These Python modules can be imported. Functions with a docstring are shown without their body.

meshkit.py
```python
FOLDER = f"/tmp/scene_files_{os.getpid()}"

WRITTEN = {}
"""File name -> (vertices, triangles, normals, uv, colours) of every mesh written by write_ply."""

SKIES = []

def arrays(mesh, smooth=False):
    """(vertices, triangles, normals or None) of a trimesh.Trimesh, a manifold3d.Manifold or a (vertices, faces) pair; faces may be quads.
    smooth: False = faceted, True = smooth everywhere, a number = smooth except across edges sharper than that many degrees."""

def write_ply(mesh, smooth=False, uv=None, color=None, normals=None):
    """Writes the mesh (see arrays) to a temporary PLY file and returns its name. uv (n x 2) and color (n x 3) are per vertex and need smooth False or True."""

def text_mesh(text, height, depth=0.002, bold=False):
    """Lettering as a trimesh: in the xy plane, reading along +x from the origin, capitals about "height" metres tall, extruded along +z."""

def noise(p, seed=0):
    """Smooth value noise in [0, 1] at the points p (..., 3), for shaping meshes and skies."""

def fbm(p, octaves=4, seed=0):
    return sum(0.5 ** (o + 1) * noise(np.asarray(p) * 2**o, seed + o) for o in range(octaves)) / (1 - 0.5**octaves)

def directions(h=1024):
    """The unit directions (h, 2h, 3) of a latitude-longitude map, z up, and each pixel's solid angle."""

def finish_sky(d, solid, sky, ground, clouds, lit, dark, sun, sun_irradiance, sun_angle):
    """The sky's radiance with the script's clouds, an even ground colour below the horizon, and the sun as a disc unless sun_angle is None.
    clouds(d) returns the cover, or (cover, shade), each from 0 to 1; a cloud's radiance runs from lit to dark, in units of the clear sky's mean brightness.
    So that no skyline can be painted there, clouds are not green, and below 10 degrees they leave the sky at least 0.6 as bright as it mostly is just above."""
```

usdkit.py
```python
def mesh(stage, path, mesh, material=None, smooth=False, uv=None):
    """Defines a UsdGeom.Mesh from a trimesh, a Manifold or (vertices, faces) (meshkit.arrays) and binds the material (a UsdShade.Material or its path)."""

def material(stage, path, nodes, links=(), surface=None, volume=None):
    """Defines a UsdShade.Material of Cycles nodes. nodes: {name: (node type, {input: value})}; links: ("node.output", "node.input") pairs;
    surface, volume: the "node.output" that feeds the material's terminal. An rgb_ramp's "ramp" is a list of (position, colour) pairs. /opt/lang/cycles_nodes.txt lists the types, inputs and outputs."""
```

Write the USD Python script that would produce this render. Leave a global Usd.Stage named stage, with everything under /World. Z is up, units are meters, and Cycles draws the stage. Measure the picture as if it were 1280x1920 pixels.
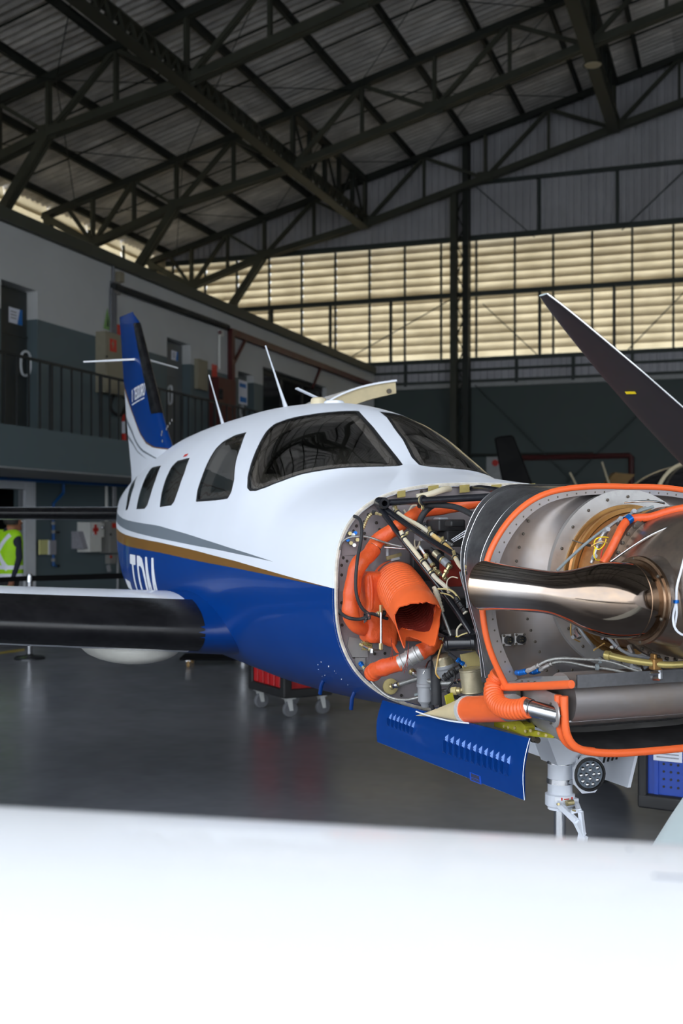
import math, random
import numpy as np, trimesh, shapely
import shapely.geometry as sg
import manifold3d as m3
from scipy.interpolate import PchipInterpolator, CubicSpline
from pxr import Usd, UsdGeom, UsdLux, UsdShade, Sdf, Gf, Vt
import usdkit, meshkit

random.seed(7)
RNG = np.random.default_rng(7)
stage = Usd.Stage.CreateInMemory()
UsdGeom.SetStageUpAxis(stage, 'Z')
UsdGeom.SetStageMetersPerUnit(stage, 1.0)
UsdGeom.Xform.Define(stage, '/World')
UsdGeom.Scope.Define(stage, '/World/Looks')

# ------------------------------------------------------------------ camera
FPX, HY, EYE = 2130.0, 984.0, 1.5          # focal length and horizon row in pixels of 1280x1920, eye height
cam = UsdGeom.Camera.Define(stage, '/World/Camera')
cam.CreateHorizontalApertureAttr(24.0)
cam.CreateVerticalApertureAttr(36.0)
cam.CreateFocalLengthAttr(FPX / 1280 * 24)
cam.CreateVerticalApertureOffsetAttr((HY - 960) / 1280 * 24)
cam.CreateFStopAttr(4.5)
cam.CreateFocusDistanceAttr(3.5)
cam.CreateClippingRangeAttr(Gf.Vec2f(0.05, 500))
cam.AddTranslateOp().Set(Gf.Vec3d(0, 0, EYE))
cam.AddRotateXOp().Set(90.0)
cam.CreateExposureAttr(0.66)

# ------------------------------------------------------------------ daylight: an overcast sky outside the hangar
dome = UsdLux.DomeLight.Define(stage, '/World/Sky')
dome.CreateIntensityAttr(1.0)
usdkit.material(stage, '/World/Looks/sky', {
    'tc': ('texture_coordinate', {}),
    'n': ('noise_texture', {'scale': 3.0, 'detail': 5.0, 'roughness': 0.55}),
    'r': ('rgb_ramp', {'ramp': [(0.3, (0.80, 0.90, 1.05)), (0.7, (1.05, 1.08, 1.10))]}),
    'bg': ('background_shader', {'strength': 2.2})},
    [('tc.generated', 'n.vector'), ('n.fac', 'r.fac'), ('r.color', 'bg.color')], surface='bg.background')
UsdShade.MaterialBindingAPI.Apply(dome.GetPrim()).Bind(UsdShade.Material.Get(stage, '/World/Looks/sky'))

# ------------------------------------------------------------------ frames: w = world, h = hangar (v,u,z), a = aircraft (s,t,z)
HANG = math.radians(-19.3)
AF = np.array([0.542, 4.1])                 # firewall centre
AANG = math.radians(90 + 21.6)
def rot2(ang):
    c, s = math.cos(ang), math.sin(ang)
    return np.array([[c, -s], [s, c]])
FR = {'w': (np.zeros(2), rot2(0), 0.0), 'h': (np.zeros(2), rot2(HANG), math.degrees(HANG)), 'a': (AF, rot2(AANG), math.degrees(AANG))}
def to_world(fr, P):
    o, R, _ = FR[fr]; P = np.asarray(P, float)
    Q = P.copy(); Q[..., :2] = P[..., :2] @ R.T + o
    return Q
def from_world(fr, P):
    o, R, _ = FR[fr]; P = np.asarray(P, float)
    Q = P.copy(); Q[..., :2] = (P[..., :2] - o) @ R
    return Q
def cross_plane(fr, axis, px, py, c):
    """the point seen at pixel (px,py) on the plane where frame coordinate `axis` equals c"""
    o = from_world(fr, np.array([0, 0, EYE])); d = np.array([(px - 640) / FPX, 1.0, -(py - HY) / FPX])
    d[:2] = d[:2] @ FR[fr][1]
    return o + d * (c - o[axis]) / d[axis]
def PS(px, py, s): return cross_plane('a', 0, px, py, s)
def PT(px, py, t): return cross_plane('a', 1, px, py, t)
def PU(px, py, u): return cross_plane('h', 1, px, py, u)
def PV(px, py, v): return cross_plane('h', 0, px, py, v)
def PY(px, py, y): return cross_plane('w', 1, px, py, y)

# ------------------------------------------------------------------ objects
USED = {}
def numbered(parent, name):
    k = (parent, name); n = USED.get(k, 0); USED[k] = n + 1
    return name if n == 0 else '%s_%03d' % (name, n)
def keys(prim, **kw):
    for k, v in kw.items():
        if v is not None: prim.SetCustomDataByKey(k, v)
class Thing:
    pass
def thing(name, label, cat, fr='w', base=(0, 0, 0), group=None, kind=None, rz=0.0):
    """an Xform at the thing's base; its parts are given in coordinates of the frame"""
    T = Thing(); T.fr, T.base, T.rz = fr, np.asarray(base, float), math.radians(rz)
    T.path = '/World/' + numbered('/World', name)
    x = UsdGeom.Xform.Define(stage, T.path)
    wb = to_world(fr, T.base)
    x.AddTranslateOp().Set(Gf.Vec3d(*map(float, wb))); x.AddRotateZOp().Set(FR[fr][2] + rz)
    keys(x.GetPrim(), label=label, category=cat, group=group, kind=kind)
    T.prim = x.GetPrim()
    return T
class Part:
    pass
def part(T, name, mesh, mat, parent=None, smooth=30, label=None, kind=None):
    """one Mesh of thing T (under part `parent` if given); mesh in T's frame coordinates"""
    if mesh is None: return None
    v, f = arr(mesh)
    if len(f) == 0: return None
    v = v - T.base
    if T.rz:
        v = v.copy(); v[:, :2] = v[:, :2] @ rot2(T.rz)
    up = parent.path if parent else T.path
    P = Part(); P.path = up + '/' + numbered(up, name)
    usdkit.mesh(stage, P.path, trimesh.Trimesh(v, f, process=False), LOOK[mat], smooth=smooth)
    prim = stage.GetPrimAtPath(P.path)
    keys(prim, label=label, kind=kind)
    P.prim = prim
    return P
def solo(name, mesh, mat, label=None, cat=None, fr='w', group=None, kind=None, smooth=30):
    """a thing that is one mesh"""
    v, f = arr(mesh)
    c = np.array([(v[:, 0].min() + v[:, 0].max()) / 2, (v[:, 1].min() + v[:, 1].max()) / 2, v[:, 2].min()])
    path = '/World/' + numbered('/World', name)
    m = usdkit.mesh(stage, path, trimesh.Trimesh(v - c, f, process=False), LOOK[mat], smooth=smooth)
    wb = to_world(fr, c)
    m.AddTranslateOp().Set(Gf.Vec3d(*map(float, wb))); m.AddRotateZOp().Set(FR[fr][2])
    keys(m.GetPrim(), label=label, category=cat, group=group, kind=kind)
    P = Part(); P.path, P.prim = path, m.GetPrim()
    P.fr, P.base, P.rz = fr, c, 0.0
    return P

# ------------------------------------------------------------------ shapes
def arr(m):
    if hasattr(m, 'to_mesh'):
        q = m.to_mesh(); return np.array(q.vert_properties[:, :3], float), np.array(q.tri_verts, int)
    if isinstance(m, tuple): return np.asarray(m[0], float), np.asarray(m[1], int)
    return np.array(m.vertices, float), np.array(m.faces, int)
def merge(*ms):
    ms = [x for m in ms for x in (m if isinstance(m, list) else [m]) if x is not None]
    V, Fc, n = [], [], 0
    for m in ms:
        v, f = arr(m); V.append(v); Fc.append(f + n); n += len(v)
    return (np.vstack(V), np.vstack(Fc))
def move(m, d):
    v, f = arr(m); return (v + np.asarray(d, float), f)
def xform(m, R, d=(0, 0, 0)):
    v, f = arr(m); return (v @ np.asarray(R, float).T + np.asarray(d, float), f)
def flip_t(m):
    v, f = arr(m); v = v.copy(); v[:, 1] *= -1; return (v, f[:, ::-1])
BOXF = np.array([[0, 2, 1], [0, 3, 2], [4, 5, 6], [4, 6, 7], [0, 1, 5], [0, 5, 4], [1, 2, 6], [1, 6, 5], [2, 3, 7], [2, 7, 6], [3, 0, 4], [3, 4, 7]])
def box(lo, hi):
    (a, b, c), (d, e, g) = lo, hi
    a, d = min(a, d), max(a, d); b, e = min(b, e), max(b, e); c, g = min(c, g), max(c, g)
    return (np.array([[a, b, c], [d, b, c], [d, e, c], [a, e, c], [a, b, g], [d, b, g], [d, e, g], [a, e, g]], float), BOXF)
def rbox(lo, hi, r=0.01, seg=6):
    """box with rounded edges"""
    lo, hi = np.minimum(lo, hi), np.maximum(lo, hi); r = min(r, 0.49 * float((hi - lo).min()))
    ss = [m3.Manifold.sphere(r, seg * 2).translate(tuple(float(q) for q in p)) for p in np.array(np.meshgrid(*[(lo[k] + r, hi[k] - r) for k in range(3)])).reshape(3, -1).T]
    return m3.Manifold.batch_hull(ss)
def frame_of(d, up=(0, 0, 1)):
    d = np.asarray(d, float); d = d / np.linalg.norm(d); up = np.asarray(up, float)
    if abs(d @ up) > 0.999 * np.linalg.norm(up): up = np.array([1.0, 0, 0])
    x = np.cross(up, d); x /= np.linalg.norm(x); y = np.cross(d, x)
    return x, y, d
def bar(p0, p1, w, h, up=(0, 0, 1)):
    """rectangular bar from p0 to p1: w across, h along up"""
    p0, p1 = np.asarray(p0, float), np.asarray(p1, float); x, y, d = frame_of(p1 - p0, up)
    q = [p + sx * w / 2 * x + sy * h / 2 * y for p in (p0, p1) for sx, sy in ((-1, -1), (1, -1), (1, 1), (-1, 1))]
    return (np.array(q), BOXF)
def ibeam(p0, p1, w, h, t, up=(0, 0, 1)):
    p0, p1 = np.asarray(p0, float), np.asarray(p1, float); x, y, d = frame_of(p1 - p0, up)
    o = y * (h - t) / 2
    return merge(bar(p0 + o, p1 + o, w, t, up), bar(p0 - o, p1 - o, w, t, up), bar(p0, p1, t, h - 2 * t, up))
def twin(p0, p1, gap, w, h, up, side):
    """two parallel angles with a gap, as built-up truss members have"""
    s = np.asarray(side, float) * (gap + w) / 2
    return merge(bar(np.asarray(p0) - s, np.asarray(p1) - s, w, h, up), bar(np.asarray(p0) + s, np.asarray(p1) + s, w, h, up))
def spline(P, n=40, closed=False):
    P = np.asarray(P, float)
    if closed: P = np.vstack([P, P[:1]])
    L = np.r_[0, np.cumsum(np.linalg.norm(np.diff(P, axis=0), axis=1) ** 0.6)]
    if len(P) == 2: return P[0] + (P[1] - P[0]) * np.linspace(0, 1, n)[:, None]
    c = CubicSpline(L, P, bc_type='periodic' if closed else 'natural')
    q = c(np.linspace(0, L[-1], n + (1 if closed else 0)))
    return q[:-1] if closed else q
def resample(P, n):
    P = np.asarray(P, float); L = np.r_[0, np.cumsum(np.linalg.norm(np.diff(P, axis=0), axis=1))]
    return np.stack([np.interp(np.linspace(0, L[-1], n), L, P[:, k]) for k in range(P.shape[1])], 1)
def sweep(path, rad, n=12, closed=False, caps=True, prof=None):
    """tube along a path; rad scalar or per point; prof optional (k,2) unit profile"""
    P = np.asarray(path, float); N = len(P); rad = np.broadcast_to(np.asarray(rad, float), (N,))
    Tn = np.gradient(P, axis=0) if not closed else np.roll(P, -1, 0) - np.roll(P, 1, 0)
    Tn /= np.maximum(np.linalg.norm(Tn, axis=1, keepdims=True), 1e-12)
    x, _, _ = frame_of(Tn[0]); X = [x]
    for k in range(1, N):
        x = X[-1] - Tn[k] * (X[-1] @ Tn[k]); X.append(x / np.linalg.norm(x))
    X = np.array(X); Y = np.cross(Tn, X)
    if closed:   # spread the twist
        x = X[-1] - Tn[0] * (X[-1] @ Tn[0]); x /= np.linalg.norm(x)
        tw = math.atan2(x @ Y[0], x @ X[0]); an = -tw * np.arange(N) / N
        X, Y = X * np.cos(an)[:, None] + Y * np.sin(an)[:, None], Y * np.cos(an)[:, None] - X * np.sin(an)[:, None]
    if prof is None:
        th = np.arange(n) / n * 2 * np.pi; prof = np.stack([np.cos(th), np.sin(th)], 1)
    prof = np.asarray(prof, float); n = len(prof)
    V = P[:, None] + rad[:, None, None] * (X[:, None] * prof[None, :, :1] + Y[:, None] * prof[None, :, 1:])
    return grid(V, True, closed, caps)
def grid(V, wrap_j=True, wrap_i=False, caps=True):
    """(N,n,3) points to a mesh; j runs round, i runs along"""
    N, n = V.shape[:2]; idx = np.arange(N * n).reshape(N, n)
    a = idx if wrap_i else idx[:-1]; b = np.roll(idx, -1, 0) if wrap_i else idx[1:]
    if wrap_j: a2, b2 = np.roll(a, -1, 1), np.roll(b, -1, 1)
    else: a, b, a2, b2 = a[:, :-1], b[:, :-1], a[:, 1:], b[:, 1:]
    f = np.concatenate([np.stack([a, a2, b2], -1).reshape(-1, 3), np.stack([a, b2, b], -1).reshape(-1, 3)])
    Vv = V.reshape(-1, 3)
    if caps and wrap_j and not wrap_i:
        c0, c1 = V[0].mean(0), V[-1].mean(0); k = len(Vv); Vv = np.vstack([Vv, c0, c1])
        j = np.arange(n); j2 = (j + 1) % n
        f = np.vstack([f, np.stack([np.full(n, k), idx[0][j2], idx[0][j]], 1), np.stack([np.full(n, k + 1), idx[-1][j], idx[-1][j2]], 1)])
    return (Vv, f)
def lathe(prof, o, d, n=32, up=(0, 0, 1), closed=False):
    """prof: (radius, along) pairs turned about the axis through o along d"""
    x, y, d = frame_of(d, up); th = np.arange(n) / n * 2 * np.pi
    prof = np.asarray(prof, float)
    V = np.asarray(o, float) + prof[:, None, 1:] * d + prof[:, None, :1] * (np.cos(th)[None, :, None] * x + np.sin(th)[None, :, None] * y)
    return grid(V, True, closed, not closed)
def cyl(p0, p1, r, n=20, bevel=0.0):
    p0, p1 = np.asarray(p0, float), np.asarray(p1, float); L = np.linalg.norm(p1 - p0)
    b = min(bevel, L * 0.45, r * 0.9)
    prof = [(r - b, 0), (r, b), (r, L - b), (r - b, L)] if b > 0 else [(r, 0), (r, L)]
    return lathe(prof, p0, p1 - p0, n)
def ball(c, r, sub=2, sc=(1, 1, 1)):
    s = trimesh.creation.icosphere(subdivisions=sub, radius=r); return (s.vertices * np.asarray(sc) + np.asarray(c, float), s.faces)
def extrude(poly, h):
    """shapely polygon in xy, z from 0 to h"""
    ms = [trimesh.creation.extrude_polygon(g, h, engine='earcut') for g in getattr(poly, 'geoms', [poly])]
    return merge(*ms)
def plate(poly2, o, ex, ey, th):
    """2D polygon (list or shapely) laid in the plane o + x ex + y ey, thickness th along ex x ey"""
    poly = poly2 if hasattr(poly2, 'area') else sg.Polygon(poly2)
    ex, ey = np.asarray(ex, float), np.asarray(ey, float); n = np.cross(ex, ey); n /= np.linalg.norm(n)
    v, f = arr(extrude(poly, th))
    return (np.asarray(o, float) + v[:, :1] * ex + v[:, 1:2] * ey + v[:, 2:] * n, f)
def hull(P):
    return m3.Manifold.hull_points(np.asarray(P, float))
def man(m):
    v, f = arr(m)
    return m3.Manifold(m3.Mesh(np.asarray(v, np.float32), np.asarray(f, np.uint32)))
def text(s, h, depth=0.001, bold=False, o=(0, 0, 0), ex=(1, 0, 0), ey=(0, 1, 0), center=False, width=None):
    v, f = arr(meshkit.text_mesh(s, h, depth, bold)); v = v.copy()
    if width: v[:, 0] *= width / (v[:, 0].max() - v[:, 0].min())
    if center: v[:, 0] -= (v[:, 0].min() + v[:, 0].max()) / 2; v[:, 1] -= (v[:, 1].min() + v[:, 1].max()) / 2
    ex, ey = np.asarray(ex, float), np.asarray(ey, float); n = np.cross(ex, ey)
    return (np.asarray(o, float) + v[:, :1] * ex + v[:, 1:2] * ey + v[:, 2:] * n, f)

# ------------------------------------------------------------------ materials
LOOK = {}
def look(name, nodes, links, surface):
    LOOK[name] = usdkit.material(stage, '/World/Looks/' + name, nodes, links, surface=surface)
def pbr(name, col, rough=0.5, metal=0.0, var=0.12, scale=6.0, bump=0.0, bscale=40.0, coat=0.0, col2=None, rvar=0.08, spec=0.5, rnd=0.0, stretch=(1, 1, 1), trans=0.0, sub=None):
    """a procedural surface: colour drifting between two tones, roughness with it, optional fine relief; rnd: tone varies from piece to piece"""
    c = np.array(col, float); a = c * (1 - var); b = np.array(col2, float) if col2 is not None else np.minimum(c * (1 + var), 1)
    N = {'tc': ('texture_coordinate', {}), 'mp': ('mapping', {'scale': stretch}), 'n': ('noise_texture', {'scale': scale, 'detail': 5.0, 'roughness': 0.6}),
         'r': ('rgb_ramp', {'ramp': [(0.32, tuple(a)), (0.68, tuple(b))]}),
         'rr': ('map_range', {'from_min': 0.3, 'from_max': 0.7, 'to_min': max(rough - rvar, 0.02), 'to_max': min(rough + rvar, 1.0), 'clamp': True}),
         'p': ('principled_bsdf', {'metallic': metal, 'specular_ior_level': spec, 'coat_weight': coat, 'coat_roughness': 0.05, 'transmission_weight': trans})}
    K = [('tc.object', 'mp.vector'), ('mp.vector', 'n.vector'), ('n.fac', 'r.fac'), ('n.fac', 'rr.value'), ('rr.result', 'p.roughness')]
    out = 'r.color'
    if rnd:
        N['oi'] = ('object_info', {}); N['rm'] = ('map_range', {'from_min': 0.0, 'from_max': 1.0, 'to_min': 1 - rnd, 'to_max': 1 + rnd})
        N['vm'] = ('vector_math', {'math_type': 'scale'})
        K += [('oi.random', 'rm.value'), (out, 'vm.vector1'), ('rm.result', 'vm.scale')]; out = 'vm.vector'
    K.append((out, 'p.base_color'))
    if bump:
        N['bn'] = ('noise_texture', {'scale': bscale, 'detail': 4.0}); N['b'] = ('bump', {'strength': bump, 'distance': 0.01})
        K += [('mp.vector', 'bn.vector'), ('bn.fac', 'b.height'), ('b.normal', 'p.normal')]
    look(name, N, K, 'p.BSDF')
def srgb(r, g, b):
    x = np.array([r, g, b]) / 255.0
    return tuple(np.where(x <= 0.04045, x / 12.92, ((x + 0.055) / 1.055) ** 2.4))
# ================================================================== THE HANGAR (frame h: v right, u deep, z up)
pbr('floor_epoxy', srgb(88, 90, 95), rough=0.27, var=0.10, scale=0.7, rvar=0.07, spec=0.5, bump=0.02, bscale=3)
pbr('apron_concrete', srgb(188, 188, 184), rough=0.8, var=0.12, scale=0.4)
pbr('wall_white', srgb(190, 192, 192), rough=0.7, var=0.05, scale=0.8)
pbr('wall_teal', srgb(82, 97, 102), rough=0.55, var=0.06, scale=0.6)
pbr('wall_back_paint', srgb(66, 78, 77), rough=0.6, var=0.10, scale=0.5)
pbr('roof_sheet', srgb(204, 200, 196), rough=0.62, var=0.28, scale=0.9, rnd=0.16, stretch=(1.2, 3.0, 1), spec=0.3)
pbr('gable_sheet', srgb(188, 188, 194), rough=0.55, var=0.10, scale=0.7, rnd=0.06, spec=0.3)
pbr('steel_olive', srgb(68, 70, 61), rough=0.6, var=0.18, scale=2.0, spec=0.35)
pbr('steel_dark', srgb(46, 50, 46), rough=0.6, var=0.18, scale=2.0, spec=0.35)
pbr('steel_green', srgb(58, 66, 64), rough=0.6, var=0.15, scale=2.0)
pbr('red_steel', srgb(70, 17, 16), rough=0.5, var=0.15, scale=3.0)
pbr('rail_black', srgb(26, 30, 32), rough=0.5, var=0.1)
pbr('sill_grey', srgb(170, 172, 172), rough=0.6, var=0.1)
pbr('door_grey', srgb(92, 96, 98), rough=0.5, var=0.06)
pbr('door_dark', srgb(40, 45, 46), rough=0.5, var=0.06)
pbr('frame_white', srgb(205, 210, 216), rough=0.4, var=0.04)
pbr('plastic_white', srgb(215, 216, 212), rough=0.45, var=0.04)
pbr('plastic_black', srgb(22, 22, 23), rough=0.5, var=0.1)
pbr('box_tan', srgb(134, 128, 110), rough=0.5, var=0.06)
pbr('box_grey', srgb(136, 136, 134), rough=0.5, var=0.05)
pbr('conduit', srgb(140, 142, 146), rough=0.4, metal=0.3, var=0.08)
pbr('sign_red', srgb(200, 42, 30), rough=0.5, var=0.05)
pbr('sign_blue', srgb(20, 110, 190), rough=0.5, var=0.05)
pbr('sign_green', srgb(120, 160, 90), rough=0.5, var=0.05)
pbr('paper', srgb(225, 228, 238), rough=0.8, var=0.03)
pbr('paper_yellow', srgb(205, 205, 140), rough=0.8, var=0.05)
pbr('paper_grey', srgb(150, 150, 158), rough=0.8, var=0.25, scale=60)
pbr('ink', srgb(40, 42, 60), rough=0.8, var=0.05)
pbr('ink_white', srgb(235, 238, 242), rough=0.5, var=0.02)
pbr('pipe_blue', srgb(20, 84, 150), rough=0.4, var=0.06)
pbr('chrome', srgb(215, 217, 220), rough=0.15, metal=1.0, var=0.04)
pbr('base_dark', srgb(70, 72, 75), rough=0.2, metal=.9, var=0.08)
pbr('line_yellow', srgb(150, 130, 40), rough=0.5, var=0.1)
pbr('post_steel', srgb(150, 152, 156), rough=0.25, metal=1.0, var=0.05)
pbr('belt_black', srgb(10, 10, 11), rough=0.9, var=0.1, spec=.1)
pbr('stencil_grey', srgb(96, 98, 112), rough=0.6, var=0.05)
pbr('conduit_dark', srgb(104, 106, 112), rough=0.4, metal=.3, var=.08)
pbr('cardboard', srgb(150, 120, 76), rough=0.8, var=0.12)
pbr('dark_glass', (0.004, 0.0045, 0.005), rough=0.08, var=0.1, spec=0.6)
pbr('paint_light', srgb(205, 204, 196), rough=0.4, var=0.04)
pbr('beige_paint', srgb(200, 188, 158), rough=0.5, var=0.06)
# translucent sheet: louvres lit from the daylight outside
look('louvre_sheet', {
    'tc': ('texture_coordinate', {}), 'n': ('noise_texture', {'scale': 1.3, 'detail': 4.0}),
    'r': ('rgb_ramp', {'ramp': [(0.3, (0.60, 0.545, 0.43)), (0.7, (0.70, 0.645, 0.525))]}),
    'd': ('diffuse_bsdf', {}), 't': ('translucent_bsdf', {}), 'm': ('mix_closure', {'fac': 0.56})},
    [('tc.object', 'n.vector'), ('n.fac', 'r.fac'), ('r.color', 'd.color'), ('r.color', 't.color'), ('d.BSDF', 'm.closure1'), ('t.BSDF', 'm.closure2')], 'm.closure')

VL, VR, UB, UF = -20.0, 28.0, 37.0, -3.0          # hangar walls: left, right, back, front
VRIDGE, ZE, SL = 4.0, 11.3, 0.268
def roofz(v): return ZE + SL * ((v - VL) if v <= VRIDGE else (2 * VRIDGE - v - VL))
VB, VS, VG, ZTOP = -11.5, -10.5, -12.6, 6.67      # mezzanine wall, slab edge, ground-floor wall, top
ZF, ZS = 3.03, 2.39                               # mezzanine floor, slab underside

solo('floor', box((VL - .3, UF - 1.2, -0.2), (VR + .3, UB + .3, 0)), 'floor_epoxy', 'polished dark grey epoxy hangar floor', 'floor', 'h', kind='structure', smooth=False)
solo('ground', box((-120, -120, -0.25), (120, UF - 1.2, -0.02)), 'apron_concrete', 'pale concrete apron in front of the hangar door', 'ground', 'h', kind='structure', smooth=False)

# ---- roof: corrugated sheets, each one a piece
ceiling = thing('ceiling', 'dark corrugated sheet roof sloping up to the right over the trusses', 'roof', 'h', (0, 0, ZE), kind='structure')
LAM = 0.262
def sheet(v0, v1, u0, u1, lift):
    nu = int(round((u1 - u0) / LAM * 8)) + 1
    u = np.linspace(u0, u1, nu); z = 0.042 * np.clip(1.6 * np.cos(2 * np.pi * u / LAM), -1, 1) + 0.014 * (u - u0) / (u1 - u0)
    V = np.stack([np.stack([np.full(nu, v), u, z + roofz(v) + l], 1) for v, l in ((v0, 0.0), (v1, lift))])
    return grid(V, False, False, False)
vs = np.arange(VL - 0.4, VRIDGE, 3.7); vs = np.r_[vs, VRIDGE]
us = np.arange(UF - 1.0, UB + 1.0, 4 * LAM)
for i in range(len(vs) - 1):
    for u0 in us:
        part(ceiling, 'roof_sheet', sheet(vs[i], vs[i + 1] + 0.15, u0, u0 + 4.25 * LAM, 0.012), 'roof_sheet', smooth=True)
part(ceiling, 'far_roof_sheets', sheet(VRIDGE, VR + 0.4, UF - 1, UB + 1, 0.0), 'roof_sheet', smooth=True, kind='stuff')

# ---- purlins along the building
for k in range(14):
    v = VL + 0.6 + 1.83 * k
    part(ceiling, 'purlin', ibeam((v, UF, roofz(v) - 0.155), (v, UB - .06, roofz(v) - 0.155), 0.09, 0.22, 0.02), 'steel_dark')

for u_ in (12.4, 14.5, 18.9, 21.0, 25.4, 27.5, 31.9, 34.0):
    part(ceiling, 'sag_bar', bar((VL + .6, u_, roofz(VL + .6) - .16), (VRIDGE - .1, u_, roofz(VRIDGE - .1) - .16), .035, .035), 'steel_dark')
# ---- trusses
BOT = [(-20, 10.9), (-18.3, 9.92), (-15.5, 10.80), (-11.85, 11.57), (-7.75, 12.70), (-3.68, 13.85), (0.2, 14.9), (4.0, 15.95)]
def topz(v): return roofz(v) - 0.40
TR_U = [(36.2, 'farthest roof truss, close against the gable wall'), (29.7, 'middle roof truss, second from the gable wall'),
        (23.2, 'nearest visible roof truss, crossing the upper left of the roof'), (16.7, 'roof truss just above the top edge of the picture'), (10.2, 'roof truss over the aircraft nose, out of view above'), (3.7, 'roof truss by the hangar door, out of view above')]
for u, lab in TR_U:
    T = thing('roof_truss', lab + ', dark olive steel', 'truss', 'h', (-20, u, 9.9), group=None)
    Y = (0, 1, 0)
    part(T, 'top_chord', merge(twin((VL, u, topz(VL)), (VRIDGE, u, topz(VRIDGE)), .04, .10, .18, (0, 0, 1), Y), twin((VRIDGE, u, topz(VRIDGE)), (VR, u, topz(VR)), .04, .10, .18, (0, 0, 1), Y)), 'steel_dark')
    mir = [(2 * VRIDGE - v, z) for v, z in BOT[-2::-1]]
    pts = BOT + mir
    for (v0, z0), (v1, z1) in zip(BOT[:-1], BOT[1:]):
        part(T, 'bottom_chord', twin((v0, u, z0), (v1, u, z1), .06, .11, .2, (0, 0, 1), Y), 'steel_olive')
    part(T, 'far_bottom_chord', merge(*[twin((a[0], u, a[1]), (b[0], u, b[1]), .06, .11, .2, (0, 0, 1), Y) for a, b in zip(mir[:-1], mir[1:])]), 'steel_olive')
    for (v, z) in BOT[1:-1]:
        part(T, 'gusset', plate([(-.32, -.14), (.32, -.02), (.30, .26), (-.1, .32), (-.3, .1)], (v, u - .07, z), (1, 0, .0), (0, 0, 1), -0.02) if False else box((v - .26, u - .075, z - .13), (v + .26, u - .055, z + .2)), 'steel_olive')
        part(T, 'vertical', twin((v, u, z), (v, u, topz(v)), .05, .06, .09, (1, 0, 0), Y), 'steel_olive')
    nodes = [(-19.2, None)] + BOT[1:]
    for (v0, z0), (v1, z1) in zip(BOT[1:-1], BOT[2:]):
        vm = (v0 + v1) / 2; zm = (z0 + z1) / 2
        part(T, 'diagonal', twin((v0, u, z0), (vm, u, topz(vm) - .05), .05, .055, .1, (0, 0, 1), Y), 'steel_olive')
        part(T, 'diagonal', twin((v1, u, z1), (vm, u, topz(vm) - .05), .0, .05, .1, (0, 0, 1), Y), 'steel_olive')
        part(T, 'vertical', twin((vm, u, zm), (vm, u, topz(vm)), .05, .05, .08, (1, 0, 0), Y), 'steel_olive')
    part(T, 'vertical', bar((-19.85, u, 9.3), (-19.85, u, topz(-19.85)), .2, .25, (1, 0, 0)), 'steel_olive')
    part(T, 'diagonal', twin((-18.3, u, 9.92), (-19.2, u, topz(-19.2)), .05, .05, .09, (0, 0, 1), Y), 'steel_olive')
    part(T, 'knee_brace', twin((-15.5, u, 10.80), (-18.6, u, ZTOP + .02), .05, .11, .2, (0, 0, 1), Y), 'steel_olive')

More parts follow.
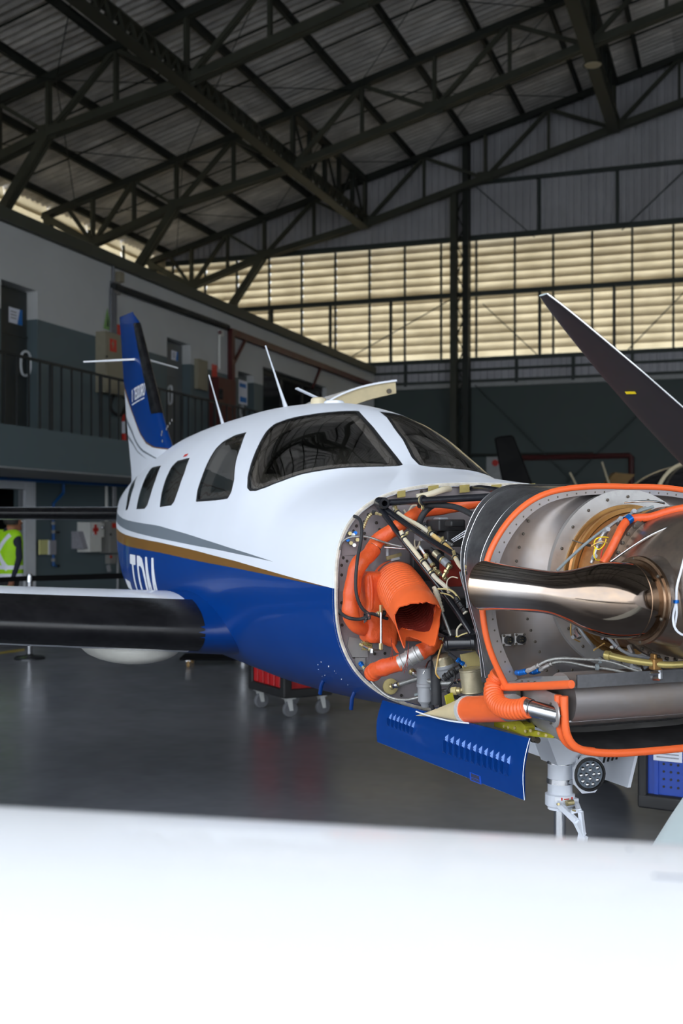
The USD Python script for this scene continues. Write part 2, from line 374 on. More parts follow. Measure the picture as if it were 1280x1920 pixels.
# ---- longitudinal girders
def girder(v, z, bays, label):
    T = thing('roof_girder', label, 'girder', 'h', (v, 3.7, z), kind=None)
    part(T, 'bottom_flange', box((v - .17, 3.7, z - .16), (v + .17, 36.2, z - .13)), 'steel_olive')
    part(T, 'top_flange', box((v - .17, 3.7, z + .22), (v + .17, 36.2, z + .25)), 'steel_olive')
    us_ = np.arange(3.7, 36.2, 0.5)
    part(T, 'lacing', merge(*[bar((v + sx * .13, a, z - .13), (v + sx * .13, a + .25, z + .22), .03, .06, (1, 0, 0)) for a in us_ for sx in (-1, 1)], *[bar((v + sx * .13, a + .25, z + .22), (v + sx * .13, a + .5, z - .13), .03, .06, (1, 0, 0)) for a in us_ for sx in (-1, 1)]), 'steel_olive', kind='stuff')
    for (a, b) in bays:
        zt = topz(v)
        part(T, 'top_chord', box((v - .12, a, zt - .1), (v + .12, b, zt + .05)), 'steel_dark')
        n = max(2, int((b - a) / 1.1)); q = np.linspace(a, b, n + 1)
        for k, uu in enumerate(q):
            part(T, 'vertical', bar((v, uu, z), (v, uu, zt), .12, .14, (0, 1, 0)), 'steel_dark')
            if k < n:
                part(T, 'diagonal', bar((v, uu, z if k % 2 else zt), (v, q[k + 1], zt if k % 2 else z), .05, .10, (0, 1, 0)), 'steel_dark')
    return T
girder(-11.85, 11.57, [(29.7, 36.2)], 'laced longitudinal roof girder running from upper left down to the middle of the gable wall')
girder(-3.68, 13.85, [(23.2, 29.7), (29.7, 36.2)], 'deep longitudinal roof girder at the upper right, holding a round lamp')
L = thing('ceiling_lamp', 'round ceiling lamp hanging under the upper right roof girder', 'lamp', 'h', PU(1111, 122, 30.6))
lb = PU(1111, 122, 30.6)
part(L, 'housing', lathe([(.02, .55), (.03, .2), (.12, .16), (.24, .05), (.26, 0), (.235, 0), (.2, .05)], lb, (0, 0, 1), 28), 'steel_dark')
part(L, 'lens', lathe([(.235, 0.01), (.2, -.02), (.0, -.04)], lb, (0, 0, 1), 28), 'beige_paint')

# ---- thin wind bracing rods under the roof, between trusses
def rod(p0, p1, r=.012): return sweep([p0, p1], r, 6)
for (u0, u1) in ((23.2, 29.7), (29.7, 36.2), (16.7, 23.2)):
    for (va, vb) in ((-18.9, -15.3), (-15.3, -10.0), (-10.0, -4.6)):
        part(ceiling, 'bracing_rod', rod((va, u0, topz(va) - .1), (vb, u1, topz(vb) - .1)), 'steel_dark')
        part(ceiling, 'bracing_rod', rod((vb, u0, topz(vb) - .1), (va, u1, topz(va) - .1)), 'steel_dark')

# ---- back wall
def ribbed(v0, v1, zlo, zhi_fn, u, pitch=0.235, dep=0.07):
    """trapezoidal vertical ribs; top follows the roof"""
    n = max(1, int(round((v1 - v0) / pitch))); p = (v1 - v0) / n
    xs, ds = [], []
    for k in range(n):
        for fx, d in ((0, 0), (.10, 1), (.66, 1), (.76, 0)):
            xs.append(v0 + (k + fx) * p); ds.append(d)
    xs.append(v1); ds.append(0)
    xs, ds = np.array(xs), np.array(ds) * dep
    lo = np.stack([xs, u - ds, np.full(len(xs), zlo)], 1); hi = np.stack([xs, u - ds, [zhi_fn(x) for x in xs]], 1)
    return grid(np.stack([lo, hi]), False, False, False)
ZL0, ZL1, ZM = 6.96, 10.95, 9.12
wb = thing('wall_back', 'far gable wall of grey ribbed sheet above louvres and dark painted masonry', 'wall', 'h', (0, UB, 0), kind='structure')
part(wb, 'lower_wall', box((VL, UB, 0), (VR, UB + .2, 6.1)), 'wall_back_paint', smooth=False)
part(wb, 'sill', box((VL, UB - .12, 6.06), (VR, UB + .05, 6.2)), 'sill_grey', smooth=False)
for v0 in np.arange(VL, 6.0, 1.175):
    part(wb, 'upper_sheet', ribbed(v0, v0 + 1.175, ZL1, lambda v: roofz(v) + .02, UB), 'gable_sheet', smooth=False)
    part(wb, 'strip_sheet', ribbed(v0, v0 + 1.175, 6.2, lambda v: ZL0, UB), 'gable_sheet', smooth=False)
part(wb, 'far_sheets', merge(ribbed(6.325, VR, ZL1, lambda v: roofz(v), UB), ribbed(6.325, VR, 6.2, lambda v: ZL0, UB)), 'gable_sheet', smooth=False, kind='stuff')
for z, h, w in ((ZL1 + .02, .16, .14), (ZM, .14, .16), (ZL0, .12, .14), (6.62, .08, .08), (6.25, .09, .1)):
    part(wb, 'rail', box((VL, UB - w - .06, z - h / 2), (VR, UB - .05, z + h / 2)), 'steel_green', smooth=False)
part(wb, 'rail', merge(bar((-8.6, UB - .14, 12.78), (8, UB - .14, 12.82), .12, .12)), 'steel_green')
for px in (1011, 1157):
    v = PU(px, 400, UB - .1)[0]
    part(wb, 'post', box((v - .05, UB - .16, ZL1), (v + .05, UB - .04, 12.78)), 'steel_green')
for px in (513, 622, 735, 1013, 1152, 1290):
    v = PU(px, 600, UB - .1)[0]
    part(wb, 'post', box((v - .045, UB - .3, ZL0), (v + .045, UB - .22, ZM)), 'steel_green')
for px in (600, 760, 968, 1074, 1185):
    v = PU(px, 700, UB - .1)[0]
    part(wb, 'post', box((v - .05, UB - .14, 6.15), (v + .05, UB - .05, ZL0)), 'steel_green')
for a, b in (((886, 345), (1002, 445)), ((1165, 432), (1285, 318)), ((905, 570), (1010, 668)), ((1165, 668), (1285, 545)), ((660, 668), (848, 560)), ((890, 722), (1070, 900)), ((1062, 905), (1235, 740))):
    part(wb, 'brace_rod', rod(PU(*a, UB - .2), PU(*b, UB - .2), .018), 'steel_green')
part(wb, 'eaves_hood', box((VL, UB + .24, ZL1 + .12), (VR, UB + 1.1, ZL1 + .16)), 'gable_sheet', smooth=False)
# window_1: the louvres of the gable wall
w1 = thing('window_1', 'wide band of cream translucent louvres across the gable wall', 'louvre', 'h', (0, UB, ZL0), kind='structure')
mv = [PU(px, 560, UB)[0] for px in (325, 385, 444.5, 505, 566, 629, 693, 759, 827, 893, 965, 1037, 1110, 1185, 1262)]
mv = [VL, mv[0] - 1.27] + mv + [mv[-1] + 1.27 * k for k in range(1, 4)]
def slat(v0, v1, z, ax='u', c=UB):
    """one louvre blade: top leans outwards, 24 cm deep"""
    y0, y1 = c + .02, c + .15
    P = np.array([[v0, y0, z], [v1, y0, z], [v1, y1, z + .42], [v0, y1, z + .42]]); Q = P + [0, .008, -.003]
    return (np.vstack([P, Q]), BOXF[:, ::-1])
PITCH = (ZL1 - ZL0) / 14
for k in range(14):
    for a, b in zip(mv[:-1], mv[1:]):
        part(w1, 'slat', slat(a + .01, b - .01, ZL0 + k * PITCH), 'louvre_sheet', smooth=False)
part(w1, 'far_slats', merge(*[slat(mv[-1], VR, ZL0 + k * PITCH) for k in range(14)]), 'louvre_sheet', smooth=False, kind='stuff')
for v in mv[1:]:
    part(w1, 'mullion', box((v - .032, UB - .06, ZL0), (v + .032, UB + .02, ZL1)), 'steel_green')
# column in front of it
cv = PU(859, 600, 36.3)[0]
C = thing('lattice_column', 'tall dark laced steel column standing before the gable louvres', 'column', 'h', (cv, 36.45, 0))
part(C, 'chord', box((cv - .26, 36.2, 0), (cv - .05, 36.5, 12.4)), 'steel_olive')
part(C, 'chord', box((cv + .10, 36.4, 0), (cv + .30, 36.8, roofz(cv) - .3)), 'steel_dark')
for k in range(24):
    z = 0.2 + k * .5
    part(C, 'lacing_bar', bar((cv - .08, 36.42, z), (cv + .14, 36.42, z + .5) if k % 2 else (cv + .14, 36.42, z - .0001), .03, .07, (0, 1, 0)) if k % 2 else bar((cv + .14, 36.42, z), (cv - .08, 36.42, z + .5), .03, .07, (0, 1, 0)), 'steel_dark')
# ---- left hangar wall with clerestory
wl = thing('wall_left', 'left hangar side wall with a strip of cream louvres under the eaves', 'wall', 'h', (VL, 18, 0), kind='structure')
part(wl, 'lower_wall', box((VL - .2, UF, 0), (VL, UB, 9.55)), 'wall_white', smooth=False)
part(wl, 'sill_rail', box((VL - .05, UF, 10.25), (VL + .06, UB, 10.33)), 'steel_olive', smooth=False)
part(wl, 'corner_post', box((VL + .05, UB - .5, 6.6), (VL + .35, UB - .2, 11.2)), 'beige_paint')
w2 = thing('window_2', 'strip of cream louvres under the eaves on the left, above the mezzanine roof', 'louvre', 'h', (VL, 18, 9.55), kind='structure')
for k in range(5):
    for a in np.arange(UF, UB - .1, 2.2):
        v, f = arr(slat(0, 0, 0)); z = 9.55 + k * .33
        P = np.array([[VL - .02, a + .02, z], [VL - .02, a + 2.18, z], [VL - .11, a + 2.18, z + .46], [VL - .11, a + .02, z + .46]]); Q = P + [-.008, 0, -.003]
        part(w2, 'slat', (np.vstack([P, Q]), BOXF), 'louvre_sheet', smooth=False)
for a in np.arange(UF, UB + .1, 2.2):
    part(w2, 'mullion', box((VL - .02, a - .04, 9.5), (VL + .05, a + .04, 11.1)), 'steel_olive')
# ---- other walls (outside the frame; they hold the light)
solo('wall_right', box((VR, UF, 0), (VR + .2, UB, roofz(VR))), 'wall_white', 'right hangar side wall, out of view', 'wall', 'h', kind='structure', smooth=False)
DOOR = (-17.0, 24.0, 7.2)
wf = thing('wall_front', 'front wall above and beside the open hangar door, behind the viewer', 'wall', 'h', (0, UF, 0), kind='structure')
gab = sg.Polygon([(VL, 0), (VR, 0), (VR, roofz(VR)), (VRIDGE, roofz(VRIDGE)), (VL, roofz(VL))]).difference(sg.box(DOOR[0], -1, DOOR[1], DOOR[2]))
part(wf, 'wall_panel', plate(gab, (0, UF - .1, 0), (1, 0, 0), (0, 0, 1), 0.2), 'gable_sheet', smooth=False)
# ================================================================== THE MEZZANINE BUILDING ALONG THE LEFT (frame h)
UA, UZ = 3.0, 36.0
def vplate(poly, v, th):
    """polygon in (u,z), front face at v, thickness going away to the left"""
    m = plate(poly, (v, 0, 0), (0, 1, 0), (0, 0, 1), th)      # (0,1,0)x(0,0,1) = +v
    return move(m, (-th, 0, 0))
def fbox(px0, py0, px1, py1, v, dep):
    """wall box whose front face spans the pixels"""
    a, b = PV(px0, py0, v + dep), PV(px1, py1, v + dep); return box((v, a[1], a[2]), (v + dep, b[1], b[2]))
def uz(px, py, v=VB): return PV(px, py, v)[1:]
def pbox(px0, py0, px1, py1, v, dep, back=0.0):
    """box on the wall plane v seen between two pixel corners, standing `dep` proud"""
    a, b = uz(px0, py0, v), uz(px1, py1, v); return box((v - back, a[0], a[1]), (v + dep, b[0], b[1]))
D1 = (uz(2, 700)[0], uz(70, 700)[0], 5.56); D2 = (uz(313, 700)[0], uz(357, 700)[0], 5.5); D3 = (uz(446, 700)[0], uz(476, 700)[0], 5.25); W3 = (uz(493, 700)[0], uz(612, 700)[0], ZF + .05, 5.55)
holes = shapely.union_all([sg.box(d[0], ZF - .1, d[1], d[2]) for d in (D1, D2, D3)] + [sg.box(W3[0], W3[2], W3[1], W3[3])])
ZB = 5.07
bl = thing('wall_mezzanine', 'two-storey office block along the left side, white above dark grey-green', 'wall', 'h', (VB, 18, 0), kind='structure')
full = sg.box(UA, ZF - .1, UZ, ZTOP - .16).difference(holes)
part(bl, 'upper_wall', vplate(full.intersection(sg.box(UA, ZB, UZ, 9)), VB, .26), 'wall_white', smooth=False)
part(bl, 'painted_dado', vplate(full.intersection(sg.box(UA, 0, UZ, ZB)), VB, .26), 'wall_teal', smooth=False)
part(bl, 'roof_slab', box((VL, UA, ZTOP - .14), (VB + .02, UZ, ZTOP)), 'wall_white', smooth=False)
part(bl, 'top_edge_beam', box((VB - .1, UA, ZTOP - .16), (VB + .12, UZ, ZTOP + .06)), 'steel_olive', smooth=False)
part(bl, 'floor_slab', box((VL, UA, ZS), (VS, UZ, ZF)), 'wall_teal', smooth=False)
part(bl, 'soffit', box((VG, UA, ZS - .02), (VS - .04, UZ, ZS)), 'wall_white', smooth=False)
part(bl, 'ground_floor_wall', vplate(sg.box(UA, 0, UZ, ZS - .02).difference(sg.box(uz(-40, 1000, VG)[0], -1, uz(43, 1000, VG)[0], 2.17)), VG, .2), 'wall_teal', smooth=False)
part(bl, 'end_wall', merge(box((VL, UZ, 0), (VB, UZ + .1, ZTOP)), box((VL, UA - .1, 0), (VB, UA, ZTOP))), 'wall_white', smooth=False)
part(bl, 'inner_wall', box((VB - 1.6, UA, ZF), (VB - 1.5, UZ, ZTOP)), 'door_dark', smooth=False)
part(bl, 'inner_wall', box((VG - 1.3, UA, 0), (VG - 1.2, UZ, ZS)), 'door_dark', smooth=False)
# doors and the dark window of the upper floor
def door(n, D, label, mat_, handle_px, sign_px, extra=None):
    d = thing('door_%d' % n, label, 'door', 'h', (VB - .2, D[0], ZF), kind='structure')
    part(d, 'leaf', box((VB - .245, D[0] + .02, ZF), (VB - .20, D[1] - .02, D[2] - .02)), mat_, smooth=False)
    part(d, 'rail', box((VB - .2, D[0] + .02, ZF + 1.70), (VB - .18, D[1] - .02, ZF + 1.74)), mat_, smooth=False)
    h = [PV(*p, VB - .12) for p in handle_px]
    if h:
        part(d, 'pull_handle', sweep(spline(h, 40, closed=True), .022, 8, closed=True), 'frame_white', label='white looped pull handle')
    a, b = PV(*sign_px[0], VB - .19), PV(*sign_px[1], VB - .19)
    s = part(d, 'door_sign', box((VB - .2, a[1], a[2]), (VB - .185, b[1], b[2])), 'paper', smooth=False, label='white and blue room sign')
    w = b[1] - a[1]; zz = b[2] - a[2]
    part(d, 'blue_corner', plate([(a[1] + .62 * w, a[2]), (b[1], a[2]), (b[1], b[2]), (a[1] + .82 * w, b[2])], (VB - .184, 0, 0), (0, 1, 0), (0, 0, 1), .003), 'sign_blue', parent=s, smooth=False)
    part(d, 'print', merge(*[box((VB - .185, a[1] + .1 * w, a[2] + zz * q), (VB - .183, a[1] + .55 * w, a[2] + zz * (q + .08))) for q in (.3, .5, .7)]), 'paper_grey', parent=s, smooth=False)
    return d
door(1, D1, 'dark upper-floor door at the far left edge with a looped white handle', 'door_dark', [(40, 668), (44, 660), (52, 660), (56, 668), (56, 695), (52, 703), (44, 703), (40, 695)], ((17, 604), (41, 582)))
door(2, D2, 'grey upper-floor door behind the aircraft tail fin', 'door_grey', [(316, 728), (318, 724), (321, 724), (322, 730), (322, 752), (320, 757), (317, 757), (316, 752)], ((322, 674), (333, 660)))
door(3, D3, 'pale upper-floor door between the two roof antennas', 'door_grey', [(451, 762), (453, 759), (455, 761), (455, 778), (453, 781), (451, 779)], ((461, 694), (470, 684)))
g1 = thing('window_3', 'large dark upper-floor window behind the longer antenna', 'window', 'h', (VB, W3[0], W3[2]), kind='structure')
part(g1, 'pane', box((VB - .2, W3[0], W3[2]), (VB - .17, W3[1], W3[3])), 'dark_glass', smooth=False)
for a in np.linspace(W3[0], W3[1], 4):
    part(g1, 'frame_bar', box((VB - .21, a - .06, W3[2]), (VB - .14, a + .06, W3[3])), 'rail_black', smooth=False)
part(g1, 'frame_bar', box((VB - .21, W3[0], W3[3] - .12), (VB - .13, W3[1], W3[3])), 'rail_black', smooth=False)
# ground-floor door opening with a white frame
gd = thing('door_4', 'dark ground-floor doorway with a broad white frame behind the person', 'door', 'h', (VG, uz(43, 1000, VG)[0], 0), kind='structure')
u0, u1 = uz(43, 1000, VG)[0], uz(62, 1000, VG)[0]; ul = uz(-60, 1000, VG)[0]
part(gd, 'frame_post', box((VG - .1, u0, 0), (VG + .06, u1, 2.32)), 'frame_white', smooth=False)
part(gd, 'frame_head', box((VG - .1, ul, 2.16), (VG + .05, u0, 2.32)), 'frame_white', smooth=False)
part(gd, 'frame_post', box((VG - .1, ul - .2, 0), (VG + .06, ul, 2.32)), 'frame_white', smooth=False)
part(gd, 'door_leaf', box((VG - .6, ul, 0), (VG - .55, u0, 2.16)), 'dark_glass', smooth=False)
# railing
rl = thing('railing', 'black steel railing along the upper walkway', 'railing', 'h', (VS + .0, 18, ZF))
part(rl, 'top_rail', box((VS - .08, UA, 4.10), (VS - .03, UZ, 4.14)), 'rail_black', smooth=False)
for k in range(108):
    u = UA + .05 + .305 * k; thick = k % 5 == 2
    if u > UZ: break
    w = .026 if thick else .013
    part(rl, 'post' if thick else 'baluster', box((VS - .055 - w, u - w, ZF), (VS - .055 + w, u + w, 4.10)), 'rail_black', smooth=False)
# red runway steel at the far half
rs = thing('red_steel_frame', 'dark red steel beam on brackets along the far part of the office wall', 'beam', 'h', (VB + .2, uz(428, 700)[0], ZF))
ru = uz(428, 700)[0]; zt = uz(428, 617)[1]
part(rs, 'post', box((VB + .02, ru - .08, ZF), (VB + .14, ru + .08, zt)), 'red_steel', smooth=False)
part(rs, 'beam', box((VB + .03, ru, zt - .16), (VB + .14, UZ, zt)), 'red_steel', smooth=False)
for px in (432, 580):
    uu = uz(px, 650)[0]
    part(rs, 'bracket', bar((VB + .09, uu, zt - .8), (VB + .09, uu + .7, zt - .12), .06, .06), 'red_steel')
# conduit line and riser
cd = thing('cable_conduit', 'dark horizontal cable conduit below the office roof edge', 'conduit', 'h', (VB, uz(214, 540)[0], 5.4))
part(cd, 'pipe', sweep([PV(212, 536, VB + .08), PV(427, 614, VB + .08)], .07, 10), 'rail_black')
rz_ = thing('conduit_riser', 'bundle of grey vertical conduits above the tan cabinet', 'conduit', 'h', (VB, uz(214, 600)[0], ZF + 1.9))
for k, px in enumerate((208, 212, 216.5)):
    part(rz_, 'conduit', sweep([PV(px, 497 if k == 1 else 540, VB + .05), PV(px, 634, VB + .05)], .03, 10), 'conduit_dark')
part(rz_, 'junction_box', pbox(206, 548, 220, 532, VB, .08), 'conduit_dark', smooth=False)
def sign(name, px0, py0, px1, py1, mat_, label, cat='sign', v=VB, dep=.012, detail=None):
    P = solo(name, pbox(px0, py0, px1, py1, v, dep), mat_, label, cat, 'h', smooth=False)
    return P
cab = thing('electrical_cabinet', 'tan electrical cabinet on the upper walkway, left of the tail fin', 'cabinet', 'h', (VB, uz(190, 700)[0], uz(190, 720)[1]))
part(cab, 'body', fbox(198, 735, 240, 633, VB, .22), 'box_tan', smooth=False)
part(cab, 'door_panel', pbox(199, 731, 237, 640, VB + .22, .015), 'box_tan', smooth=False)
part(cab, 'lock', pbox(198.5, 670, 200.5, 667, VB + .235, .02), 'plastic_black', smooth=False)
s_ = part(cab, 'warning_label', pbox(206, 658, 218, 638, VB + .236, .006), 'sign_red', smooth=False, label='red electrical warning label')
zz = PV(212, 648, VB + .245)
part(cab, 'bolt_symbol', plate([(.0, .0), (.06, .12), (.02, .12), (.05, .2), (-.04, .09), (.0, .09)], zz + [0, -.02, -.07], (0, 1, 0), (0, 0, 1), .003), 'box_tan', parent=s_, smooth=False)
tri = PV(194, 616, VB + .01); trw = uz(207, 616)[0] - uz(194, 616)[0]
TR = thing('warning_sign', 'green-bordered triangular sign beside the conduit riser', 'sign', 'h', tri)
part(TR, 'panel', plate([(0, 0), (trw, 0), (trw / 2, .40)], tri, (0, 1, 0), (0, 0, 1), .012), 'sign_green', smooth=False)
part(TR, 'symbol', plate([(trw * .36, .06), (trw * .64, .06), (trw * .5, .26)], tri + [.013, 0, 0], (0, 1, 0), (0, 0, 1), .003), 'steel_green', smooth=False)
sign('red_sign', 219, 641, 232, 612, 'sign_red', 'red wall sign half hidden behind the tail fin')
sign('wall_box', 216, 528, 223, 512, 'box_tan', 'small beige box high on the wall above the conduit', 'box', dep=.12)
sign('notice_board', 364, 729, 382, 678, 'box_tan', 'tall beige board on the wall right of the grey door', 'board', dep=.1)
sign('red_sign', 397, 706, 406, 685, 'sign_red', 'small red sign left of the red steel post')
sign('orange_sign', 435, 703, 440, 683, 'sign_red', 'narrow orange sign right of the red steel post')
hc = thing('hose_cabinet', 'dark red fire hose cabinet at the foot of the red steel post', 'cabinet', 'h', (VB, uz(392, 750)[0], uz(392, 790)[1]))
part(hc, 'body', pbox(392, 800, 424, 716, VB, .25), 'red_steel', smooth=False)
part(hc, 'window', pbox(410, 748, 417, 730, VB + .25, .01), 'dark_glass', smooth=False)
nt_ = thing('paper_notice', 'white and blue notice on the pale door', 'notice', 'h', PV(447, 756, VB + .01))
part(nt_, 'sheet', pbox(447, 757, 463, 716, VB, .012), 'paper', smooth=False)
part(nt_, 'blue_print', merge(pbox(449, 725, 461, 721, VB + .012, .003), pbox(450, 753, 462, 746, VB + .012, .003)), 'sign_blue', smooth=False)
sm = thing('siren', 'small white siren with a thin conduit on the wall', 'siren', 'h', PV(411, 690, VB + .1))
part(sm, 'head', pbox(408, 629, 414, 621, VB, .08), 'plastic_white', smooth=False)
part(sm, 'conduit', sweep([PV(411, 628, VB + .05), PV(411, 692, VB + .05)], .03, 8), 'plastic_white')
part(sm, 'horn', cyl(PV(412, 623, VB + .08), PV(412, 623, VB + .13), .05, 12), 'red_steel')
# fire extinguisher on the walkway edge
fe = PV(237, 822, VS - .22); fe[2] = ZF
FE = thing('fire_extinguisher', 'red fire extinguisher on the walkway by the aircraft tail', 'extinguisher', 'h', fe)
part(FE, 'cylinder', lathe([(.0, 0), (.085, .0), (.09, .02), (.09, .42), (.07, .5), (.03, .53), (.03, .56), (0, .56)], fe, (0, 0, 1), 20), 'sign_red')
part(FE, 'label_band', lathe([(.091, .16), (.0915, .16), (.0915, .38), (.091, .38)], fe, (0, 0, 1), 20), 'paper', label='white and green label')
part(FE, 'valve', merge(cyl(fe + [0, 0, .56], fe + [0, 0, .62], .025, 10), bar(fe + [0, -.02, .62], fe + [0, .12, .66], .02, .02)), 'plastic_black')
part(FE, 'hose', sweep(spline([fe + [0, 0, .6], fe + [.05, -.12, .55], fe + [.06, -.13, .3], fe + [.05, -.1, .15]], 16), .012, 6), 'plastic_black')
cl_ = PV(222, 758, VB + .1)
solo('coiled_hose', sweep(cl_ + np.array([[.02 * math.sin(3 * q), .28 * math.cos(q), .22 * math.sin(q)] for q in np.linspace(0, 6 * math.pi, 80)]), .03, 8), 'plastic_black', 'black hose coil on the wall just left of the tail fin', 'hose', 'h')
# ---- things on the ground-floor wall
AP = thing('air_pipe', 'blue compressed-air pipe with a drop and two valves', 'pipe', 'h', PV(100, 1065, VG + .06))
part(AP, 'main', sweep([PV(-20, 896, VG + .1), PV(240, 911, VG + .1)], .03, 10), 'pipe_blue')
part(AP, 'drop', sweep([PV(119, 905, VG + .07), PV(119, 924, VG + .07), PV(100, 945, VG + .07), PV(100, 1061, VG + .07), PV(106, 1061, VG + .07)], .03, 10), 'pipe_blue')
for y in (981, 997, 1050): part(AP, 'coupling', cyl(PV(100, y - 3, VG + .07), PV(100, y + 3, VG + .07), .042, 12), 'box_grey')
part(AP, 'valve', merge(cyl(PV(101, 998, VG + .07), PV(108, 998, VG + .1), .02, 8), box(PV(107, 1000, VG + .07), PV(112, 996, VG + .13))), 'plastic_black')
part(AP, 'valve', merge(cyl(PV(104, 1061, VG + .07), PV(111, 1061, VG + .1), .025, 8)), 'plastic_black')
pb = thing('paper_tray', 'cream and grey wall tray on the blue air pipe', 'tray', 'h', PV(72, 1040, VG))
part(pb, 'cream_sheet', pbox(72, 1040, 89, 1012, VG + .1, .03), 'paper_yellow', smooth=False)
part(pb, 'white_strip', pbox(87.5, 1040, 91, 1013, VG + .1, .035), 'paper', smooth=False)
part(pb, 'grey_print', pbox(91, 1040, 103, 1013, VG + .1, .03), 'paper_grey', smooth=False)
pt_ = thing('towel_dispenser', 'pale paper towel dispenser tilted beside the first-aid cabinet', 'dispenser', 'h', PV(134, 1031, VG))
a, b = PV(134, 1029, VG), PV(156, 996, VG)
part(pt_, 'body', hull([(VG, a[1], a[2]), (VG, b[1], a[2]), (VG, a[1], b[2]), (VG, b[1] - .1, b[2]), (VG + .26, a[1] + .02, a[2]), (VG + .26, b[1] + .05, a[2]), (VG + .14, a[1] + .02, b[2]), (VG + .14, b[1] - .1, b[2])]), 'paper_grey')
part(pt_, 'outlet', box((VG + .05, a[1] + .2, a[2] - .02), (VG + .28, b[1] + .02, a[2] + .13)), 'plastic_white', smooth=False)
fa = thing('first_aid_cabinet', 'white first-aid cabinet with a red cross', 'cabinet', 'h', PV(157, 1035, VG))
part(fa, 'body', fbox(169, 1035, 190, 979, VG, .3), 'plastic_white', smooth=False)
c_ = PV(179, 993, VG + .30)
part(fa, 'red_cross', merge(*[box((c_[0], c_[1] - a_, c_[2] - b_), (c_[0] + .008, c_[1] + a_, c_[2] + b_)) for a_, b_ in ((.10, .035), (.04, .1))]), 'sign_red', smooth=False)
part(fa, 'lock', cyl(PV(175, 1003, VG + .3), PV(175, 1003, VG + .33), .025, 10), 'conduit')
sd = thing('soap_dispenser', 'small white dispenser between the first-aid and grey cabinets', 'dispenser', 'h', PV(190, 1007, VG))
part(sd, 'body', fbox(190.5, 1007, 195, 981, VG, .3), 'plastic_white', smooth=False)
part(sd, 'knob', ball(PV(191.5, 989, VG + .32), .04), 'chrome')
gc = thing('electrical_cabinet', 'grey ground-floor electrical cabinet with an orange label', 'cabinet', 'h', PV(196, 1037, VG))
part(gc, 'body', fbox(205, 1037, 229, 977, VG, .22), 'box_grey', smooth=False)
part(gc, 'door_panel', pbox(206, 1036, 228, 978, VG + .22, .015), 'box_grey', smooth=False)
part(gc, 'lock', pbox(205.5, 1004, 208, 1000, VG + .235, .02), 'plastic_black', smooth=False)
part(gc, 'warning_label', pbox(210, 990, 221, 981, VG + .235, .006), 'sign_red', smooth=False)
sk = thing('socket_outlet', 'grey industrial sockets under the grey cabinet', 'socket', 'h', PV(197, 1072, VG))
part(sk, 'box', pbox(197, 1057, 208, 1040, VG, .12), 'box_grey', smooth=False)
part(sk, 'plug', cyl(PV(203, 1060, VG + .08), PV(205, 1072, VG + .12), .045, 10), 'conduit')
part(sk, 'button', ball(PV(208, 1044, VG + .13), .03), 'sign_red')
wc = thing('conduit_pair', 'two vertical conduits running up from the grey cabinet', 'conduit', 'h', PV(200, 976, VG))
for px, m_ in ((199.5, 'plastic_white'), (212.5, 'conduit'), (216, 'conduit')):
    part(wc, 'conduit', sweep([PV(px, 897, VG + .05), PV(px, 977, VG + .05)], .035, 8), m_)
solo('drain_pipe', sweep([PV(220.5, 1040, VG + .04), PV(220.5, 1150, VG + .04)], .03, 8), 'conduit', 'thin grey pipe below the grey cabinet', 'pipe', 'h')

# ================================================================== BARRIER POST, BOARD, PERSON (frame w)
sp = np.array([(55.5 - 640) / FPX * 12.7, 12.7, 0.0])
ST_ = thing('barrier_post', 'chrome barrier post with a black belt at the left', 'barrier post', 'w', sp)
part(ST_, 'base', lathe([(0, 0), (.17, 0), (.17, .015), (.15, .03), (.05, .045), (.03, .06), (0, .06)], sp, (0, 0, 1), 32), 'base_dark')
part(ST_, 'post', lathe([(.0, .05), (.031, .05), (.031, .93), (.027, .95), (0, .955)], sp, (0, 0, 1), 24), 'post_steel')
part(ST_, 'belt_head', cyl(sp + [0, 0, .86], sp + [0, 0, .935], .036, 20), 'chrome')
q = np.array([(448 - 640) / FPX * 13.0, 13.0, .0])
part(ST_, 'belt', merge(bar(sp + [.03, 0, .90], q + [0, 0, .955], .004, .062), bar(sp + [-.03, 0, .90], sp + [-1.2, -.4, .86], .004, .055)), 'belt_black')
sp2 = np.array([q[0] + .05, q[1], 0])
S2 = thing('barrier_post', 'second chrome barrier post, hidden behind the aircraft fuselage', 'barrier post', 'w', sp2)
part(S2, 'base', lathe([(0, 0), (.17, 0), (.17, .015), (.15, .03), (.05, .045), (.03, .06), (0, .06)], sp2, (0, 0, 1), 32), 'chrome')
part(S2, 'post', lathe([(.0, .05), (.031, .05), (.031, .96), (.027, .98), (0, .985)], sp2, (0, 0, 1), 24), 'chrome')
bd = 12.84
def bp(px, z): return np.array([(px - 640) / FPX * bd, bd, z])
BD = thing('sign_board', 'white folded board clipped to the barrier post', 'board', 'w', bp(60, .4))
zt_ = EYE - (1101 - HY) / FPX * bd
part(BD, 'panel', hull([bp(43, .4), bp(58, .4) + [0, -.1, 0], bp(41, zt_), bp(59, zt_) + [0, -.1, 0], bp(43, .4) + [0, .012, 0], bp(58, .4) + [0, -.088, 0], bp(41, zt_) + [0, .012, 0], bp(59, zt_) + [0, -.088, 0]]), 'paper', smooth=False)
part(BD, 'panel', hull([bp(61, .4) + [0, -.1, 0], bp(83, .4), bp(60, zt_) + [0, -.1, 0], bp(80, zt_), bp(61, .4) + [0, -.088, 0], bp(83, .4) + [0, .012, 0], bp(60, zt_) + [0, -.088, 0], bp(80, zt_) + [0, .012, 0]]), 'paper', smooth=False)

